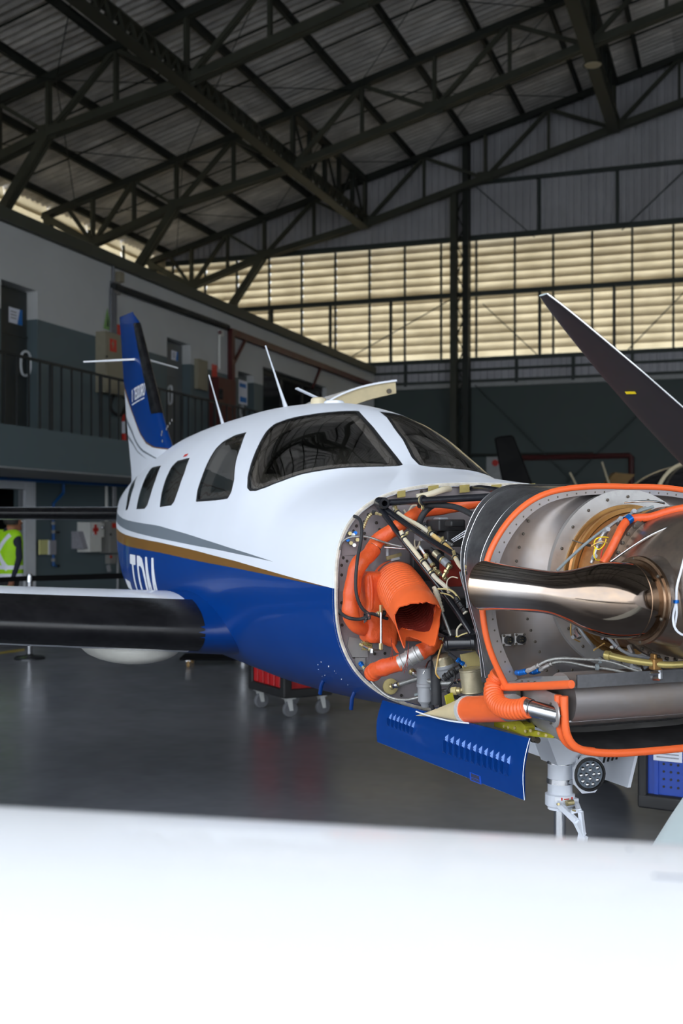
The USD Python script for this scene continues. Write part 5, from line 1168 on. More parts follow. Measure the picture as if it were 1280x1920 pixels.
# ---- orange ducts on the left of the bay
d1 = hose('hot_air_duct', [(704, 1016, -.06), (722, 1003, -.08), (745, 988, -.09), (772, 968, -.09), (792, 958, -.09), (812, 954, -.1), (850, 949, -.12), (900, 940, -.14), (960, 934, -.16)], 26, 'silicone_orange', wav=.16, n=90, seg=20, label='orange duct running up behind the mount tubes')
hose('duct_collar', [(698, 1028, -.066), (712, 1008, -.062)], 27, 'silicone_smooth', n=8, seg=20)
P = PS(700, 1028, -.066); band(P, PS(712, 1008, -.062) - PS(698, 1030, -.066), pxr(P, 28), .006)
d2 = hose('hot_air_duct', [(699, 1030, -.068), (690, 1042, -.08), (676, 1054, -.085), (666, 1074, -.085), (661, 1100, -.085), (657, 1128, -.085), (657, 1150, -.085), (663, 1166, -.082), (676, 1176, -.07), (690, 1176, -.05)], 31, 'silicone_orange', wav=.14, n=110, seg=22, seed=4, label='thick orange duct curving down the left side of the firewall')
pbx = [PS(x, y, -.02) for x, y in ((679, 1082), (697, 1080), (698, 1110), (722, 1120), (722, 1200), (682, 1193))]
pl_m = m3.Manifold.batch_hull([m3.Manifold.sphere(.016, 14).translate(tuple(map(float, p + np.array([-q, 0, 0])))) for p in pbx for q in (0, .06)]).refine_to_length(.012)
v, f = arr(pl_m); nz = meshkit.fbm(v * 30, 3) - .5; tmv = trimesh.Trimesh(v, f, process=False); v = v + tmv.vertex_normals * nz[:, None] * .014
part(AC, 'wrapped_plenum', (v, f), 'silicone_orange', smooth=60, label='lumpy orange wrapped plenum beside the torn hose')
part(AC, 'plenum_seam', sweep(path([(694, 1079, -.095), (696, 1095, -.098), (697, 1120, -.098), (696, 1142, -.095)], 24), .006, 10), 'silicone_orange', smooth=60)
pl2 = m3.Manifold.batch_hull([m3.Manifold.sphere(.012, 12).translate(tuple(map(float, PS(x, y, s)))) for x, y in ((690, 1170), (690, 1195), (812, 1176), (812, 1196)) for s in (-.02, -.06)]).refine_to_length(.012)
v, f = arr(pl2); nz = meshkit.fbm(v * 34, 3) - .5; v = v + trimesh.Trimesh(v, f, process=False).vertex_normals * nz[:, None] * .010
part(AC, 'wrapped_plenum', (v, f), 'silicone_orange', smooth=60)
# ---- the big torn hose
A0, A1 = PS(742, 1092, -.05), PS(781, 1150, -.36)
ax = A1 - A0; Lh = np.linalg.norm(ax); ax /= Lh; hx, hy, _ = frame_of(ax)
NI, NJ = 300, 72; th = np.arange(NJ) / NJ * 2 * np.pi
sc0 = np.array([pxr(A0, 88), pxr(A1, 92)])
def torn(rad_off, inner=False):
    V = np.zeros((NI, NJ, 3))
    for j, a in enumerate(th):
        dirn = hx * math.cos(a) + hy * math.sin(a)
        down = -dirn[2]; lat = dirn[1]
        jag = meshkit.noise(np.array([[math.cos(a) * 5, math.sin(a) * 5, 3.3]]))[0] - .5 + .4 * (meshkit.noise(np.array([[math.cos(a) * 14, math.sin(a) * 14, 1.3]]))[0] - .5)
        ext = 1.02 + .07 * jag + .34 * math.exp(-((down - .55) / .4) ** 2 - ((lat - .8) / .35) ** 2) + .24 * math.exp(-((down - .75) / .35) ** 2 - ((lat + .55) / .4) ** 2) + .20 * max(0, -down)
        u = np.linspace(0, ext, NI) * Lh
        r = np.interp(u / Lh, [0, .06, .3, 1, 1.4], [sc0[0] * .86, sc0[0] * .97, sc0[0], sc0[1], sc0[1] * .96])
        rib = np.where((u / Lh > .05) & (u / Lh < .84), -.055 * np.exp(-((np.mod(u / Lh * 16, 1) - .5) / .13) ** 2), 0)
        rr = r * (1 + rib) + rad_off
        over = np.clip(u / Lh - 1.0, 0, 1)
        V[:, j] = A0 + ax * u[:, None] + dirn * rr[:, None] + np.array([0, 0, -1]) * (over ** 1.3 * .12)[:, None] + ax * (-(over * .05))[:, None]
    return V
Vo, Vi = torn(0), torn(-.0035)
hz = part(AC, 'torn_hose', grid(Vo, True, False, False), 'silicone_smooth', smooth=60, label='big ribbed orange hose with a torn open end')
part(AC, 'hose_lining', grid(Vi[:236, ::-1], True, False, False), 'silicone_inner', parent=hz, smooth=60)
part(AC, 'flap_lining', grid(Vi[235:, ::-1], True, False, False), 'silicone_smooth', parent=hz, smooth=60)
part(AC, 'torn_edge', grid(np.stack([Vo[-1], Vi[-1]]), True, False, False), 'silicone_orange', parent=hz, smooth=False)
part(AC, 'hose_ring', lathe([(sc0[0] * .9, -.004), (sc0[0] * .98, -.004), (sc0[0] * .98, .006), (sc0[0] * .9, .006)], A0 + ax * .006, ax, 40, closed=True), 'steel_bright', parent=hz)
part(AC, 'duct_flange', cyl(A0 + [.035, 0, 0], A0 + ax * .01, sc0[0] * .92, 40), 'silicone_orange')
e1, e2 = PS(733, 1194, -.30), PS(765, 1204, -.33)
for pts in ([(733, 1196, -.32), (734, 1212, -.32), (731, 1238, -.32)], [(734, 1200, -.32), (736, 1220, -.32), (735, 1236, -.32)], [(766, 1205, -.33), (763, 1232, -.33), (757, 1262, -.33)], [(766, 1205, -.33), (764, 1240, -.33), (762, 1258, -.33)], [(766, 1205, -.33), (762, 1240, -.33), (753, 1258, -.33)]):
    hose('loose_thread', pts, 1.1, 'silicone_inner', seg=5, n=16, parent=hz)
fl_ = [PS(734, 1205, -.32), PS(737, 1206, -.32), PS(741, 1216, -.32), PS(747, 1225, -.32), PS(742, 1224, -.32), PS(736, 1215, -.32)]
part(AC, 'torn_strip', hull(np.vstack([fl_, np.array(fl_) + [-.004, 0, 0]])), 'silicone_orange', parent=hz)
# bracket over the hose, control rod and levers
br = PS(738, 1043, -.07); a, b = PS(724, 1047, -.07), PS(752, 1039, -.07)
lv = part(AC, 'control_lever', bar(a, b, .006, .012), 'brass'); part(AC, 'lever_post', cyl(PS(726, 1042, -.06), PS(726, 1022, -.06), .006, 12), 'cast_grey', parent=lv)
part(AC, 'lever_head', cyl(PS(726, 1024, -.06), PS(726, 1019, -.06), .010, 6), 'brass', parent=lv); part(AC, 'lever_bracket', bar(PS(733, 1050, -.07), PS(748, 1046, -.07), .01, .008), 'cast_grey', parent=lv)
rdp = part(AC, 'control_rod', cyl(PS(714, 1146, -.15), PS(714, 1206, -.15), .0045, 12), 'steel_bright')
part(AC, 'rod_end', cyl(PS(714, 1206, -.15), PS(714, 1218, -.15), .007, 6), 'brass', parent=rdp); part(AC, 'rod_end', cyl(PS(714, 1134, -.15), PS(714, 1148, -.15), .006, 6), 'brass', parent=rdp)
part(AC, 'rod_lever', bar(PS(712, 1142, -.15), PS(725, 1143, -.15), .005, .006), 'brass', parent=rdp); part(AC, 'rod_lever', bar(PS(700, 1219, -.15), PS(718, 1218, -.15), .005, .004), 'bolt_dark', parent=rdp)
stack('rod_joint', (674, 1208, -.1), (698, 1220, -.14), [(.006, 1, 'brass'), (.0045, 1.5, 'steel_bright'), (.007, 1, 'brass')])
part(AC, 'rod_joint', cyl(PS(697, 1216, -.14), PS(697, 1224, -.14), .008, 12), 'steel_bright')
for k in range(4): part(AC, 'spring', sweep(PS(681 + 4.5 * k, 1203, -.04) + np.array([[.004 * math.sin(q), .006 * math.cos(q), -.0009 * q] for q in np.linspace(0, 10 * math.pi, 60)]), .0013, 5), 'zinc_yellow')
# black cables
hose('black_cable', [(664, 968, -.02), (672, 972, -.05), (677, 982, -.08), (678, 1000, -.10), (675, 1022, -.11), (670, 1048, -.13), (667, 1080, -.14), (667, 1105, -.14), (671, 1125, -.14), (680, 1142, -.14), (691, 1151, -.14)], 6.5, 'rubber_black', n=60, label='black cable looping over the orange duct')
hose('black_cable', [(637, 1145, -.03), (643, 1153, -.10), (655, 1159, -.132), (672, 1161, -.136), (684, 1158, -.14), (694, 1151, -.14), (708, 1154, -.14), (726, 1160, -.13)], 6.5, 'rubber_black', n=60)
c, m = clamp(PS(688, 1155, -.145), (0, -1, .2), .010, tab=(-.4, .5, -.7)); part(AC, 'clamp_band', m, 'steel_bright', parent=c)
stack('cable_end', (700, 1152, -.14), (722, 1149, -.14), [(.0055, 1, 'cast_grey'), (.009, .6, 'brass'), (.007, .8, 'brass'), (.010, .8, 'accessory_dark')])
hose('braided_line', [(637, 1030, -.02), (641, 1018, -.04), (650, 1010, -.06), (666, 1006, -.08), (690, 1007, -.09), (706, 1012, -.1), (724, 1018, -.1), (753, 1025, -.12)], 4, 'braid', seg=8, n=60)
hose('braided_line', [(698, 962, -.03), (690, 970, -.04), (685, 980, -.04), (681, 991, -.03)], 5.5, 'brass', corr=9, cd=.2, label='yellow-wrapped line')
stack('line_elbow', (697, 960, -.03), (716, 966, -.05), [(.009, 1, 'accessory_dark'), (.006, 1, 'brass'), (.0045, 1.2, 'brass')])
hose('control_cable', [(720, 1026, -.09), (736, 1027, -.1), (760, 1029, -.12)], 3, 'steel_bright', seg=6)
# ---- lower bay: elbow, coupling, hoses, filters
el = hose('elbow_hose', [(697, 1264, -.14), (703, 1258, -.16), (718, 1252, -.2), (735, 1247, -.22), (750, 1243, -.23)], 32, 'silicone_orange', wav=.12, n=60, seg=22, label='short orange elbow hose at the bottom of the bay')
part(AC, 'hose_end', ball(PS(698, 1262, -.14), pxr(PS(698, 1262, -.14), 31), 3), 'silicone_orange', parent=el, smooth=60)
cp = [PS(748, 1244, -.23), PS(790, 1222, -.27)]; dcp = cp[1] - cp[0]; Lc = np.linalg.norm(dcp); rc = pxr(cp[0], 30)
part(AC, 'duct_coupling', lathe([(rc * .9, 0), (rc * 1.02, .0), (rc * 1.02, Lc * .18), (rc * .92, Lc * .2), (rc * .92, Lc * .4), (rc * 1.04, Lc * .42), (rc * 1.04, Lc * .48), (rc * .98, Lc * .5), (rc * .98, Lc * .72), (rc * 1.1, Lc * .75), (rc * 1.1, Lc * .82), (rc * 1.0, Lc * .84), (rc * 1.0, Lc)], cp[0], dcp, 36), 'steel_satin', label='steel duct coupling')
hose('duct_sleeve', [(786, 1224, -.265), (798, 1217, -.27), (812, 1207, -.27), (822, 1198, -.25)], 31, 'silicone_orange', corr=3, cd=.05, seg=20)
hose('drain_hose', [(824, 1128, -.16), (822, 1165, -.20), (818, 1210, -.22), (817, 1260, -.24), (818, 1322, -.26)], 20, 'rubber_black', seg=16, label='thick black vertical hose')
hose('braided_hose', [(678, 1247, -.03), (686, 1260, -.06), (700, 1282, -.10), (714, 1296, -.12), (730, 1307, -.14), (752, 1312, -.16), (770, 1311, -.17), (800, 1303, -.20), (836, 1294, -.24)], 6, 'braid', n=70, label='long braided hose along the lower lip')
stack('blue_fitting', (675, 1243, -.02), (684, 1254, -.05), [(.009, 1, 'fitting_blue'), (.0075, 1, 'fitting_blue'), (.007, 1.2, 'brass')])
part(AC, 'grommet', lathe([(.0, .0), (.028, .0), (.028, .006), (.018, .010), (0, .010)], PS(731, 1287, .014), (-1, 0, 0), 28), 'plate_tan')
stack('hose_end', (732, 1288, -.02), (752, 1282, -.05), [(.011, .6, 'brass'), (.009, .6, 'steel_bright'), (.0105, .8, 'steel_bright'), (.008, .8, 'brass')])
hose('braided_hose', [(750, 1283, -.05), (768, 1277, -.08), (790, 1271, -.12), (812, 1267, -.16)], 9, 'braid', n=40)
stack('hose_end', (770, 1258, -.14), (780, 1265, -.16), [(.012, 1, 'brass'), (.010, 1, 'steel_bright')])
hose('braided_hose', [(778, 1264, -.16), (796, 1274, -.2), (818, 1280, -.24), (840, 1281, -.28), (862, 1276, -.30)], 9.5, 'braid', n=40)
hose('braided_hose', [(778, 1303, -.16), (800, 1296, -.2), (816, 1285, -.22)], 6, 'wire_grey', seg=8)
f0, f1 = PS(795, 1250, -.19), PS(797, 1320, -.19); rf = pxr(f0, 29)
part(AC, 'filter_canister', lathe([(0, 0), (rf * .7, 0), (rf * .95, .004), (rf, .01), (rf, .055), (rf * 1.08, .057), (rf * 1.08, .066), (rf * .95, .068), (rf * .95, .115), (rf * .6, .125), (rf * .5, .135), (0, .135)], f0, f1 - f0, 32), 'cast_grey', label='light grey filter canister at the bottom')
hose('thin_line', [(812, 1237, -.2), (804, 1240, -.2), (798, 1252, -.21), (793, 1264, -.21)], 3.5, 'steel_bright', seg=6)
g0, g1 = PS(828, 1226, -.28), PS(838, 1266, -.28); rg = pxr(g0, 40)
fp = part(AC, 'fuel_filter', lathe([(0, 0), (rg * .5, 0), (rg * .9, .006), (rg, .012), (rg, .032), (rg * 1.02, .034)], g0, g1 - g0, 32), 'canister', label='two-tone fuel filter with a beige head')
part(AC, 'filter_bowl', lathe([(rg * 1.02, .034), (rg * 1.02, .044), (rg * .9, .05), (rg * .85, .072), (rg * .5, .085), (0, .087)], g0, g1 - g0, 32), 'cast_grey', parent=fp)
stack('sensor', (832, 1272, -.32), (846, 1262, -.34), [(.012, 1, 'accessory_dark'), (.014, .5, 'accessory_dark'), (.011, 1.2, 'accessory_dark'), (.013, .8, 'plastic_black')])
stack('connector', (846, 1262, -.34), (864, 1250, -.36), [(.013, 1, 'plastic_black'), (.011, 1, 'plastic_black')])
hose('wire', [(848, 1256, -.36), (852, 1268, -.36), (846, 1282, -.36), (838, 1294, -.36), (846, 1304, -.36), (858, 1307, -.36)], 4.5, 'plastic_black', seg=8)
stack('connector', (842, 1300, -.36), (866, 1312, -.38), [(.006, 1, 'plastic_black'), (.008, 1.6, 'plastic_black'), (.006, .6, 'plastic_black')])
hose('wire', [(829, 1208, -.3), (822, 1228, -.3), (818, 1250, -.3), (817, 1262, -.3), (824, 1272, -.3)], 3.5, 'pipe_stained', seg=8)
b0, b1 = PS(834, 1207, -.37), PS(891, 1205, -.43); rb2 = pxr(b0, 31)
sc_ = part(AC, 'solenoid', lathe([(0, 0), (rb2 * .92, 0), (rb2, .004), (rb2, .012), (rb2 * .92, .014), (rb2 * .92, .085), (rb2, .087), (rb2, .098), (0, .1)], b0, b1 - b0, 30), 'tube_black', label='black cylindrical solenoid below the mount tube')
stack('terminal', (823, 1197, -.36), (835, 1200, -.37), [(.003, 1, 'steel_bright'), (.007, .5, 'brass'), (.009, .6, 'bolt_dark')])
part(AC, 'wire_tag', bar(PS(852, 1198, -.4), PS(857, 1193, -.4), .004, .006), 'wire_yellow', parent=sc_)
hose('wire', [(855, 1196, -.4), (866, 1190, -.42), (886, 1184, -.44)], 3, 'plate_tan', seg=6)
part(AC, 'wire_clip', bar(PS(808, 1180, -.25), PS(845, 1197, -.37), .02, .012), 'tube_black')
c0_, c1_ = PS(881, 1252, -.42), PS(888, 1302, -.42); rcn = pxr(c0_, 42)
cn = part(AC, 'oil_canister', lathe([(0, 0), (rcn * .5, 0), (rcn * .95, .002), (rcn * 1.04, .003), (rcn * 1.04, .007), (rcn, .009), (rcn, .072), (rcn * 1.03, .074), (rcn * 1.03, .077), (rcn * .7, .083), (0, .084)], c0_, c1_ - c0_, 36), 'canister', label='brushed metal canister at the lower right of the bay')
stack('blue_fitting', (874, 1249, -.43), (856, 1236, -.42), [(.005, 1, 'cast_grey'), (.008, 1, 'fitting_blue'), (.006, .8, 'fitting_blue'), (.009, 1, 'fitting_blue')])
hose('wire', [(857, 1237, -.42), (850, 1232, -.4), (842, 1226, -.38)], 7, 'rubber_black', seg=8)
stack('line_fitting', (893, 1256, -.43), (910, 1254, -.45), [(.006, 1, 'brass'), (.009, .6, 'cast_grey'), (.006, 1, 'steel_bright')])
hose('thin_line', [(908, 1254, -.45), (918, 1252, -.46), (920, 1244, -.46)], 5, 'cast_grey', seg=8)
stack('line_fitting', (868, 1275, -.4), (852, 1278, -.36), [(.006, 1, 'steel_bright'), (.0085, .7, 'steel_bright')])
stack('drain_valve', (846, 1296, -.38), (878, 1294, -.42), [(.013, 1.2, 'plate_tan'), (.011, .8, 'brass'), (.008, .6, 'brass'), (.010, .6, 'brass'), (.006, .5, 'steel_bright')])
bk = [PS(866, 1228, -.40), PS(894, 1222, -.40), PS(920, 1262, -.40), PS(912, 1284, -.40), PS(880, 1300, -.40), PS(872, 1260, -.40)]
part(AC, 'tan_bracket', splate([(p[1], p[2]) for p in bk], -.385, .006), 'plate_tan', smooth=False)
bk2 = [PS(838, 1306, -.42), PS(852, 1300, -.42), PS(858, 1324, -.42), PS(842, 1326, -.42)]
part(AC, 'tan_bracket', splate([(p[1], p[2]) for p in bk2], -.40, .006), 'primer_yellow', smooth=False)
og = [PS(899, 1214, -.5), PS(921, 1218, -.5), PS(921, 1228, -.5), PS(900, 1220, -.5)]
part(AC, 'baffle_edge', hull(np.vstack([og, np.array(og) + [.01, 0, -.01]])), 'silicone_orange'); part(AC, 'baffle_plate', hull(np.vstack([og, np.array(og) + [.02, -.02, -.01]]) + [.004, 0, -.012]), 'plate_tan')
# floor of the bay and dark keel inside the lower cowl
kl = np.array([ring(0.0, .02 + d)[70:123] for d in (0, .004)])
vk = ring(0.0, .03)[66:127]; VK = np.stack([vk + [-s, 0, 0] for s in np.linspace(0.01, .10, 3)])
# dangling black line below the lip
hose('drain_line', [(806, 1318, -.2), (812, 1335, -.24), (810, 1352, -.24), (815, 1362, -.24)], 8, 'rubber_black', seg=8)
hose('drain_line', [(826, 1320, -.26), (824, 1348, -.26), (820, 1368, -.26)], 6, 'rubber_black', seg=8)
# ================================================================== ENGINE FRONT (frame a): plenum, bulkhead, engine case, exhaust, scoop
EZ = 1.338
OUT = [(.398, 1.046), (.428, 1.101), (.456, 1.166), (.472, 1.239), (.476, 1.313), (.458, 1.405), (.424, 1.469), (.383, 1.518), (.332, 1.558), (.270, 1.586), (.186, 1.602), (.097, 1.608), (0, 1.608)]
half = spline(OUT, 60)
outl = np.vstack([half, (half * [-1, 1])[::-1][1:]])               # starboard lower corner, over the top, to port lower corner
SB = -.81
def ofac(s): return 1.0 if s <= SB else 1.0 - .36 * (s - SB)
OUT0 = [(.368, 1.046), (.376, 1.12), (.388, 1.184), (.412, 1.258), (.430, 1.332), (.438, 1.38), (.436, 1.431), (.428, 1.462), (.410, 1.508), (.386, 1.551), (.350, 1.588), (.29, 1.616), (.20, 1.622), (.10, 1.622), (0, 1.622)]
half0 = spline(OUT0, 60); out0 = np.vstack([resample(half0, 60), (resample(half0, 60) * [-1, 1])[::-1][1:]]); outl = np.vstack([resample(half, 60), (resample(half, 60) * [-1, 1])[::-1][1:]])
def oring(s, d=0.0):
    k = min(max((s - SB) / .21, 0), 1); q = outl * (1 - k) + out0 * k
    if d: c = np.array([0, 1.33]); q = c + (q - c) * (1 - d / .4)
    return np.stack([np.full(len(q), s), q[:, 0], q[:, 1]], 1)
# plenum shell with two raised beads and a rolled rear edge
pl = [(-.600, .004), (-.603, -.002), (-.610, -.002), (-.614, .001), (-.76, .0005), (SB, 0), (SB, .006), (-.60, .010)]
shell = part(AC, 'intake_plenum', grid(np.array([oring(s, d) for s, d in pl]), False, False, False), 'steel_shell', smooth=40, label='dark steel intake plenum shell behind the orange seal')
for s, rb_d in ((-.603, .0022), (-.631, .0014), (-.752, .0014)):
    part(AC, 'edge_bead', sweep(oring(s, -.0012), rb_d, 6), 'steel_bright', parent=shell)
part(AC, 'plenum_bottom', box((-.60, -.36, 1.03), (SB, .37, 1.046)), 'steel_shell', parent=shell, smooth=False)
sp_ = sg.Polygon(oring(-.62, .01)[:, 1:])
part(AC, 'plenum_rear', splate(sp_.difference(sg.Point(0, EZ).buffer(.21)), -.62, .004), 'steel_shell', parent=shell, smooth=False)
part(AC, 'side_baffle', hull([PS(872, 1064, -.60), PS(880, 1064, -.61), PS(893, 1185, -.63), PS(886, 1150, -.61), PS(872, 1064, -.605) + [0, -.01, 0], PS(893, 1185, -.63) + [0, -.01, 0]]), 'steel_sheet', parent=shell)
# side wall below the shell, down to the ledge
low = [(.386, 1.19), (.40, 1.12), (.398, 1.046), (.30, 1.046)]
# dished bulkhead: rays from the engine axis
NB = 140; angs = np.linspace(0, 2 * np.pi, NB, endpoint=False)
opoly = sg.Polygon(outl); OR = []
for a in angs:
    ln = sg.LineString([(0, EZ), (2 * math.cos(a), EZ + 2 * math.sin(a))]); c = opoly.exterior.intersection(ln); c = c if c.geom_type == 'Point' else max(c.geoms, key=lambda g: g.distance(sg.Point(0, EZ)))
    OR.append(math.hypot(c.x, c.y - EZ))
OR = np.array(OR); RI = .262
rows = []
for k, ds in ((0, 0), (.09, 0), (.10, .004), (.25, .024), (.45, .044), (.65, .050), (.85, .040), (.97, .018), (1, .010)):
    r = np.maximum(OR + (np.minimum(RI, OR - .01) - OR) * k, 0)
    rows.append(np.stack([np.full(NB, SB + ds), r * np.cos(angs), EZ + r * np.sin(angs)], 1))
bhd = part(AC, 'bulkhead', grid(np.array(rows), True, False, False), 'steel_sheet', smooth=40, label='dished sheet-steel bulkhead round the engine')
rr = np.minimum(RI, OR - .01) + .004
inner = [np.stack([np.full(NB, SB + ds), k * rr * np.cos(angs) + (1 - k) * .214 * np.cos(angs), EZ + (k * rr + (1 - k) * .214) * np.sin(angs)], 1) for k, ds in ((1, .012), (1, -.004), (0, -.004), (0, .012))]
ipl = part(AC, 'inner_plate', grid(np.array(inner), True, True, False), 'steel_satin', parent=bhd, smooth=30)
riv = [];
per = resample(oring(SB), 56)
for p in per[1:-1]:
    c = np.array([0, 1.33]); q = p.copy(); q[1:] = c + (p[1:] - c) * .955; riv.append(q)
part(AC, 'flange_rivets', bolts(riv, FWD, .0033, .003, 8), 'bolt_dark', parent=bhd, kind='stuff')
part(AC, 'plate_bolts', bolts([(SB - .004, (.245) * math.cos(a), EZ + .245 * math.sin(a)) for a in np.linspace(.1, 2 * np.pi, 22)] + [(SB + .03, .36 * math.cos(a), EZ + .36 * math.sin(a)) for a in np.linspace(.05, .5, 5)], FWD, .0045, .005, 8), 'bolt_dark', parent=bhd, kind='stuff')
part(AC, 'flange_strip', grid(np.array([[[SB - .0015 - e, *(np.array([0, 1.33]) + (p[1:] - [0, 1.33]) * k)] for p in oring(SB)] for k, e in ((.995, 0), (.995, .001), (.93, .001), (.93, 0))]), False, False, False), 'steel_sheet', parent=bhd)
for p in (PS(862, 1060, 0),): pass
# orange edge seal, in two lengths
sl = oring(SB - .002, -.006)
cut = np.argmin(np.hypot(*(pj_ - np.array([1171, 917])).T)) if False else None
pxs = to_world('a', sl); pxs = 640 + FPX * pxs[:, 0] / pxs[:, 1]; kc = int(np.argmax(pxs > 1171))
part(AC, 'edge_seal', sweep(sl[:kc + 1], .0088, 12), 'silicone_smooth', smooth=60, label='orange silicone edge seal round the bulkhead'); part(AC, 'edge_seal', sweep(sl[kc:], .0088, 12), 'silicone_smooth', smooth=60)
part(AC, 'seal_joint', sweep(sl[kc - 0:kc + 2] * 1.0, .0092, 12), 'rubber_black') if False else None
# ledge and horizontal seal
LZ = 1.046
ledge = part(AC, 'lower_ledge', hull([(-1.07, -.39, 1.078), (-1.07, .392, 1.078), (SB + .002, -.40, LZ + .013), (SB + .002, .405, LZ + .013), (-1.07, -.39, 1.073), (-1.07, .392, 1.073), (SB + .002, -.40, LZ + .008), (SB + .002, .405, LZ + .008)]), 'steel_sheet', smooth=False)
part(AC, 'ledge_lip', box((-1.083, -.34, 1.0735), (-1.078, .35, 1.108)), 'steel_shell', parent=ledge, smooth=False)
part(AC, 'ledge_angle', hull(np.vstack([q_ for p_ in [PT(960, 1283, .402), PT(1070, 1278, .392), PT(1062, 1267, .34), PT(968, 1269, .34)] for q_ in (p_, p_ - [0, 0, .003])])), 'steel_satin', parent=ledge)
part(AC, 'ledge_seal', sweep([PT(944, 1288, .402), PT(958, 1288.5, .402), PT(1020, 1286, .397), PT(1071, 1283, .390)], .0112, 12), 'silicone_smooth', smooth=60, label='straight orange seal along the ledge')
part(AC, 'ledge_rivets', bolts([(s, .385, LZ + .016 + (-.83 - s) * .092) for s in np.arange(-.86, -1.06, -.035)], (0, 0, 1), .004, .003), 'bolt_dark', parent=ledge, kind='stuff')
# ---- engine case
AX = (-1.0, 0, 0); O0 = np.array([0, 0, EZ])
case = part(AC, 'engine_case', lathe([(.208, .79), (.212, .80), (.212, .82), (.206, .825), (.198, .84), (.196, .90), (.198, .98), (.204, 1.01), (.204, 1.02)], O0, AX, 72), 'copper_case', smooth=40, label='heat-tinted copper-coloured engine case')
for s, r in ((.815, .222), (.842, .212)):
    part(AC, 'case_ring', lathe([(r - .012, s - .006), (r, s - .006), (r, s + .006), (r - .012, s + .006)], O0, AX, 72, closed=True), 'brass_ring', parent=case)
fl2 = part(AC, 'exhaust_flange', lathe([(.19, 1.015), (.214, 1.015), (.214, 1.034), (.19, 1.034)], O0, AX, 72, closed=True), 'steel_hot')
part(AC, 'flange_bolt', bolts([(-1.034, .2085 * math.cos(a), EZ + .2085 * math.sin(a)) for a in np.arange(0, 44) / 44 * 2 * np.pi], FWD, .0055, .007, 6), 'bolt_dark', parent=fl2, kind='stuff')
duct = part(AC, 'exhaust_duct', lathe([(.196, 1.03), (.200, 1.05), (.203, 1.10), (.200, 1.20), (.196, 1.30), (.186, 1.36), (.165, 1.41), (.150, 1.43), (.150, 1.47), (.155, 1.47), (.155, 1.49), (.12, 1.52), (.10, 1.56), (.06, 1.57), (.06, 1.62), (0, 1.62)], O0, AX, 96), 'steel_hot', smooth=40, label='grey steel exhaust duct at the front of the engine')
# lines over the case
part(AC, 'fire_sleeve', sweep(path([(1130, 1056, -1.03), (1146, 1028, -1.03), (1160, 1000, -1.03), (1178, 975, -1.02), (1198, 971, -1.03), (1220, 969, -1.05), (1250, 960, -1.08), (1300, 950, -1.12)], 80), .0112 * (1 + .12 * (meshkit.noise(np.stack([np.linspace(0, 12, 80)] * 3, 1)) - .5)), 16), 'silicone_orange', smooth=60, label='orange fire-sleeved hose over the engine')
c_ = PS(1178, 974, -1.022); band(c_, PS(1186, 968, -1.022) - PS(1170, 980, -1.022), .0122, .008, 'hose_clamp', 'fitting_blue')
for pts, r, m_ in (([(1044, 1070, -.90), (1096, 1021, -.92), (1155, 978, -.96), (1188, 962, -.98), (1225, 950, -1.0)], .0042, 'wire_grey'), ([(1145, 1053, -1.06), (1205, 1012, -1.12), (1250, 990, -1.16), (1300, 976, -1.2)], .0036, 'steel_bright'),
                  ([(1108, 1056, -.97), (1118, 1030, -.97), (1128, 1005, -.97), (1145, 985, -.97), (1180, 965, -.97), (1210, 952, -.97)], .0048, 'steel_satin'), ([(1170, 942, -.86), (1225, 940, -.9), (1245, 944, -.9)], .003, 'steel_bright')):
    part(AC, 'fuel_line', sweep(path(pts, 40), r, 10), m_, smooth=60)
for (x, y) in ((1112, 1046), (1122, 1020), (1136, 996), (1160, 976), (1185, 962)):
    c = PS(x, y, -.975); part(AC, 'fuel_nozzle', merge(cyl(c, c + [-.018, .006, .006], .007, 6), cyl(c + [.02, -.01, -.01], c, .0055, 10)), 'cast_grey')
for k, pts in enumerate(([(1113, 1022, -.99), (1116, 1012, -1.0), (1128, 1007, -1.0), (1140, 1008, -1.0)], [(1113, 1024, -.99), (1122, 1030, -1.0), (1134, 1018, -1.0), (1136, 1010, -1.0)], [(1116, 1026, -.99), (1113, 1040, -1.0), (1118, 1050, -1.0), (1128, 1048, -1.0), (1140, 1034, -1.0)], [(1108, 1024, -.99), (1124, 1016, -1.0), (1138, 1018, -1.0)])):
    part(AC, 'sensor_wire', sweep(path(pts, 24), .0016, 6), 'wire_yellow' if k < 3 else 'pipe_stained', smooth=60)
part(AC, 'sensor_wire', sweep(path([(1126, 1048, -1.0), (1129, 1030, -1.0), (1134, 1022, -1.0)], 16), .0018, 6), 'sign_red')
part(AC, 'thermocouple', merge(cyl(PS(1073, 1013, -.82), PS(1092, 1019, -.9), .0018, 6), cyl(PS(1094, 1020, -.9), PS(1106, 1023, -.92), .004, 8)), 'bolt_dark')
wl_ = path([(1284, 1040, -1.3), (1275, 1075, -1.3), (1268, 1105, -1.3), (1267, 1128, -1.3), (1262, 1150, -1.3), (1263, 1172, -1.3), (1272, 1186, -1.3), (1290, 1194, -1.3)], 60)
part(AC, 'white_cable', sweep(wl_, .0032, 8), 'wire_white', smooth=60, label='looped white cable at the right edge'); part(AC, 'white_cable', sweep(path([(1267, 1128, -1.3), (1268, 1150, -1.3), (1264, 1175, -1.29)], 20), .003, 8), 'wire_white')
c = PS(1267, 1128, -1.3); part(AC, 'cable_tie', lathe([(.004, -.004), (.0075, -.004), (.0075, .004), (.004, .004)], c, (0, 0, 1), 14, closed=True), 'fitting_blue')
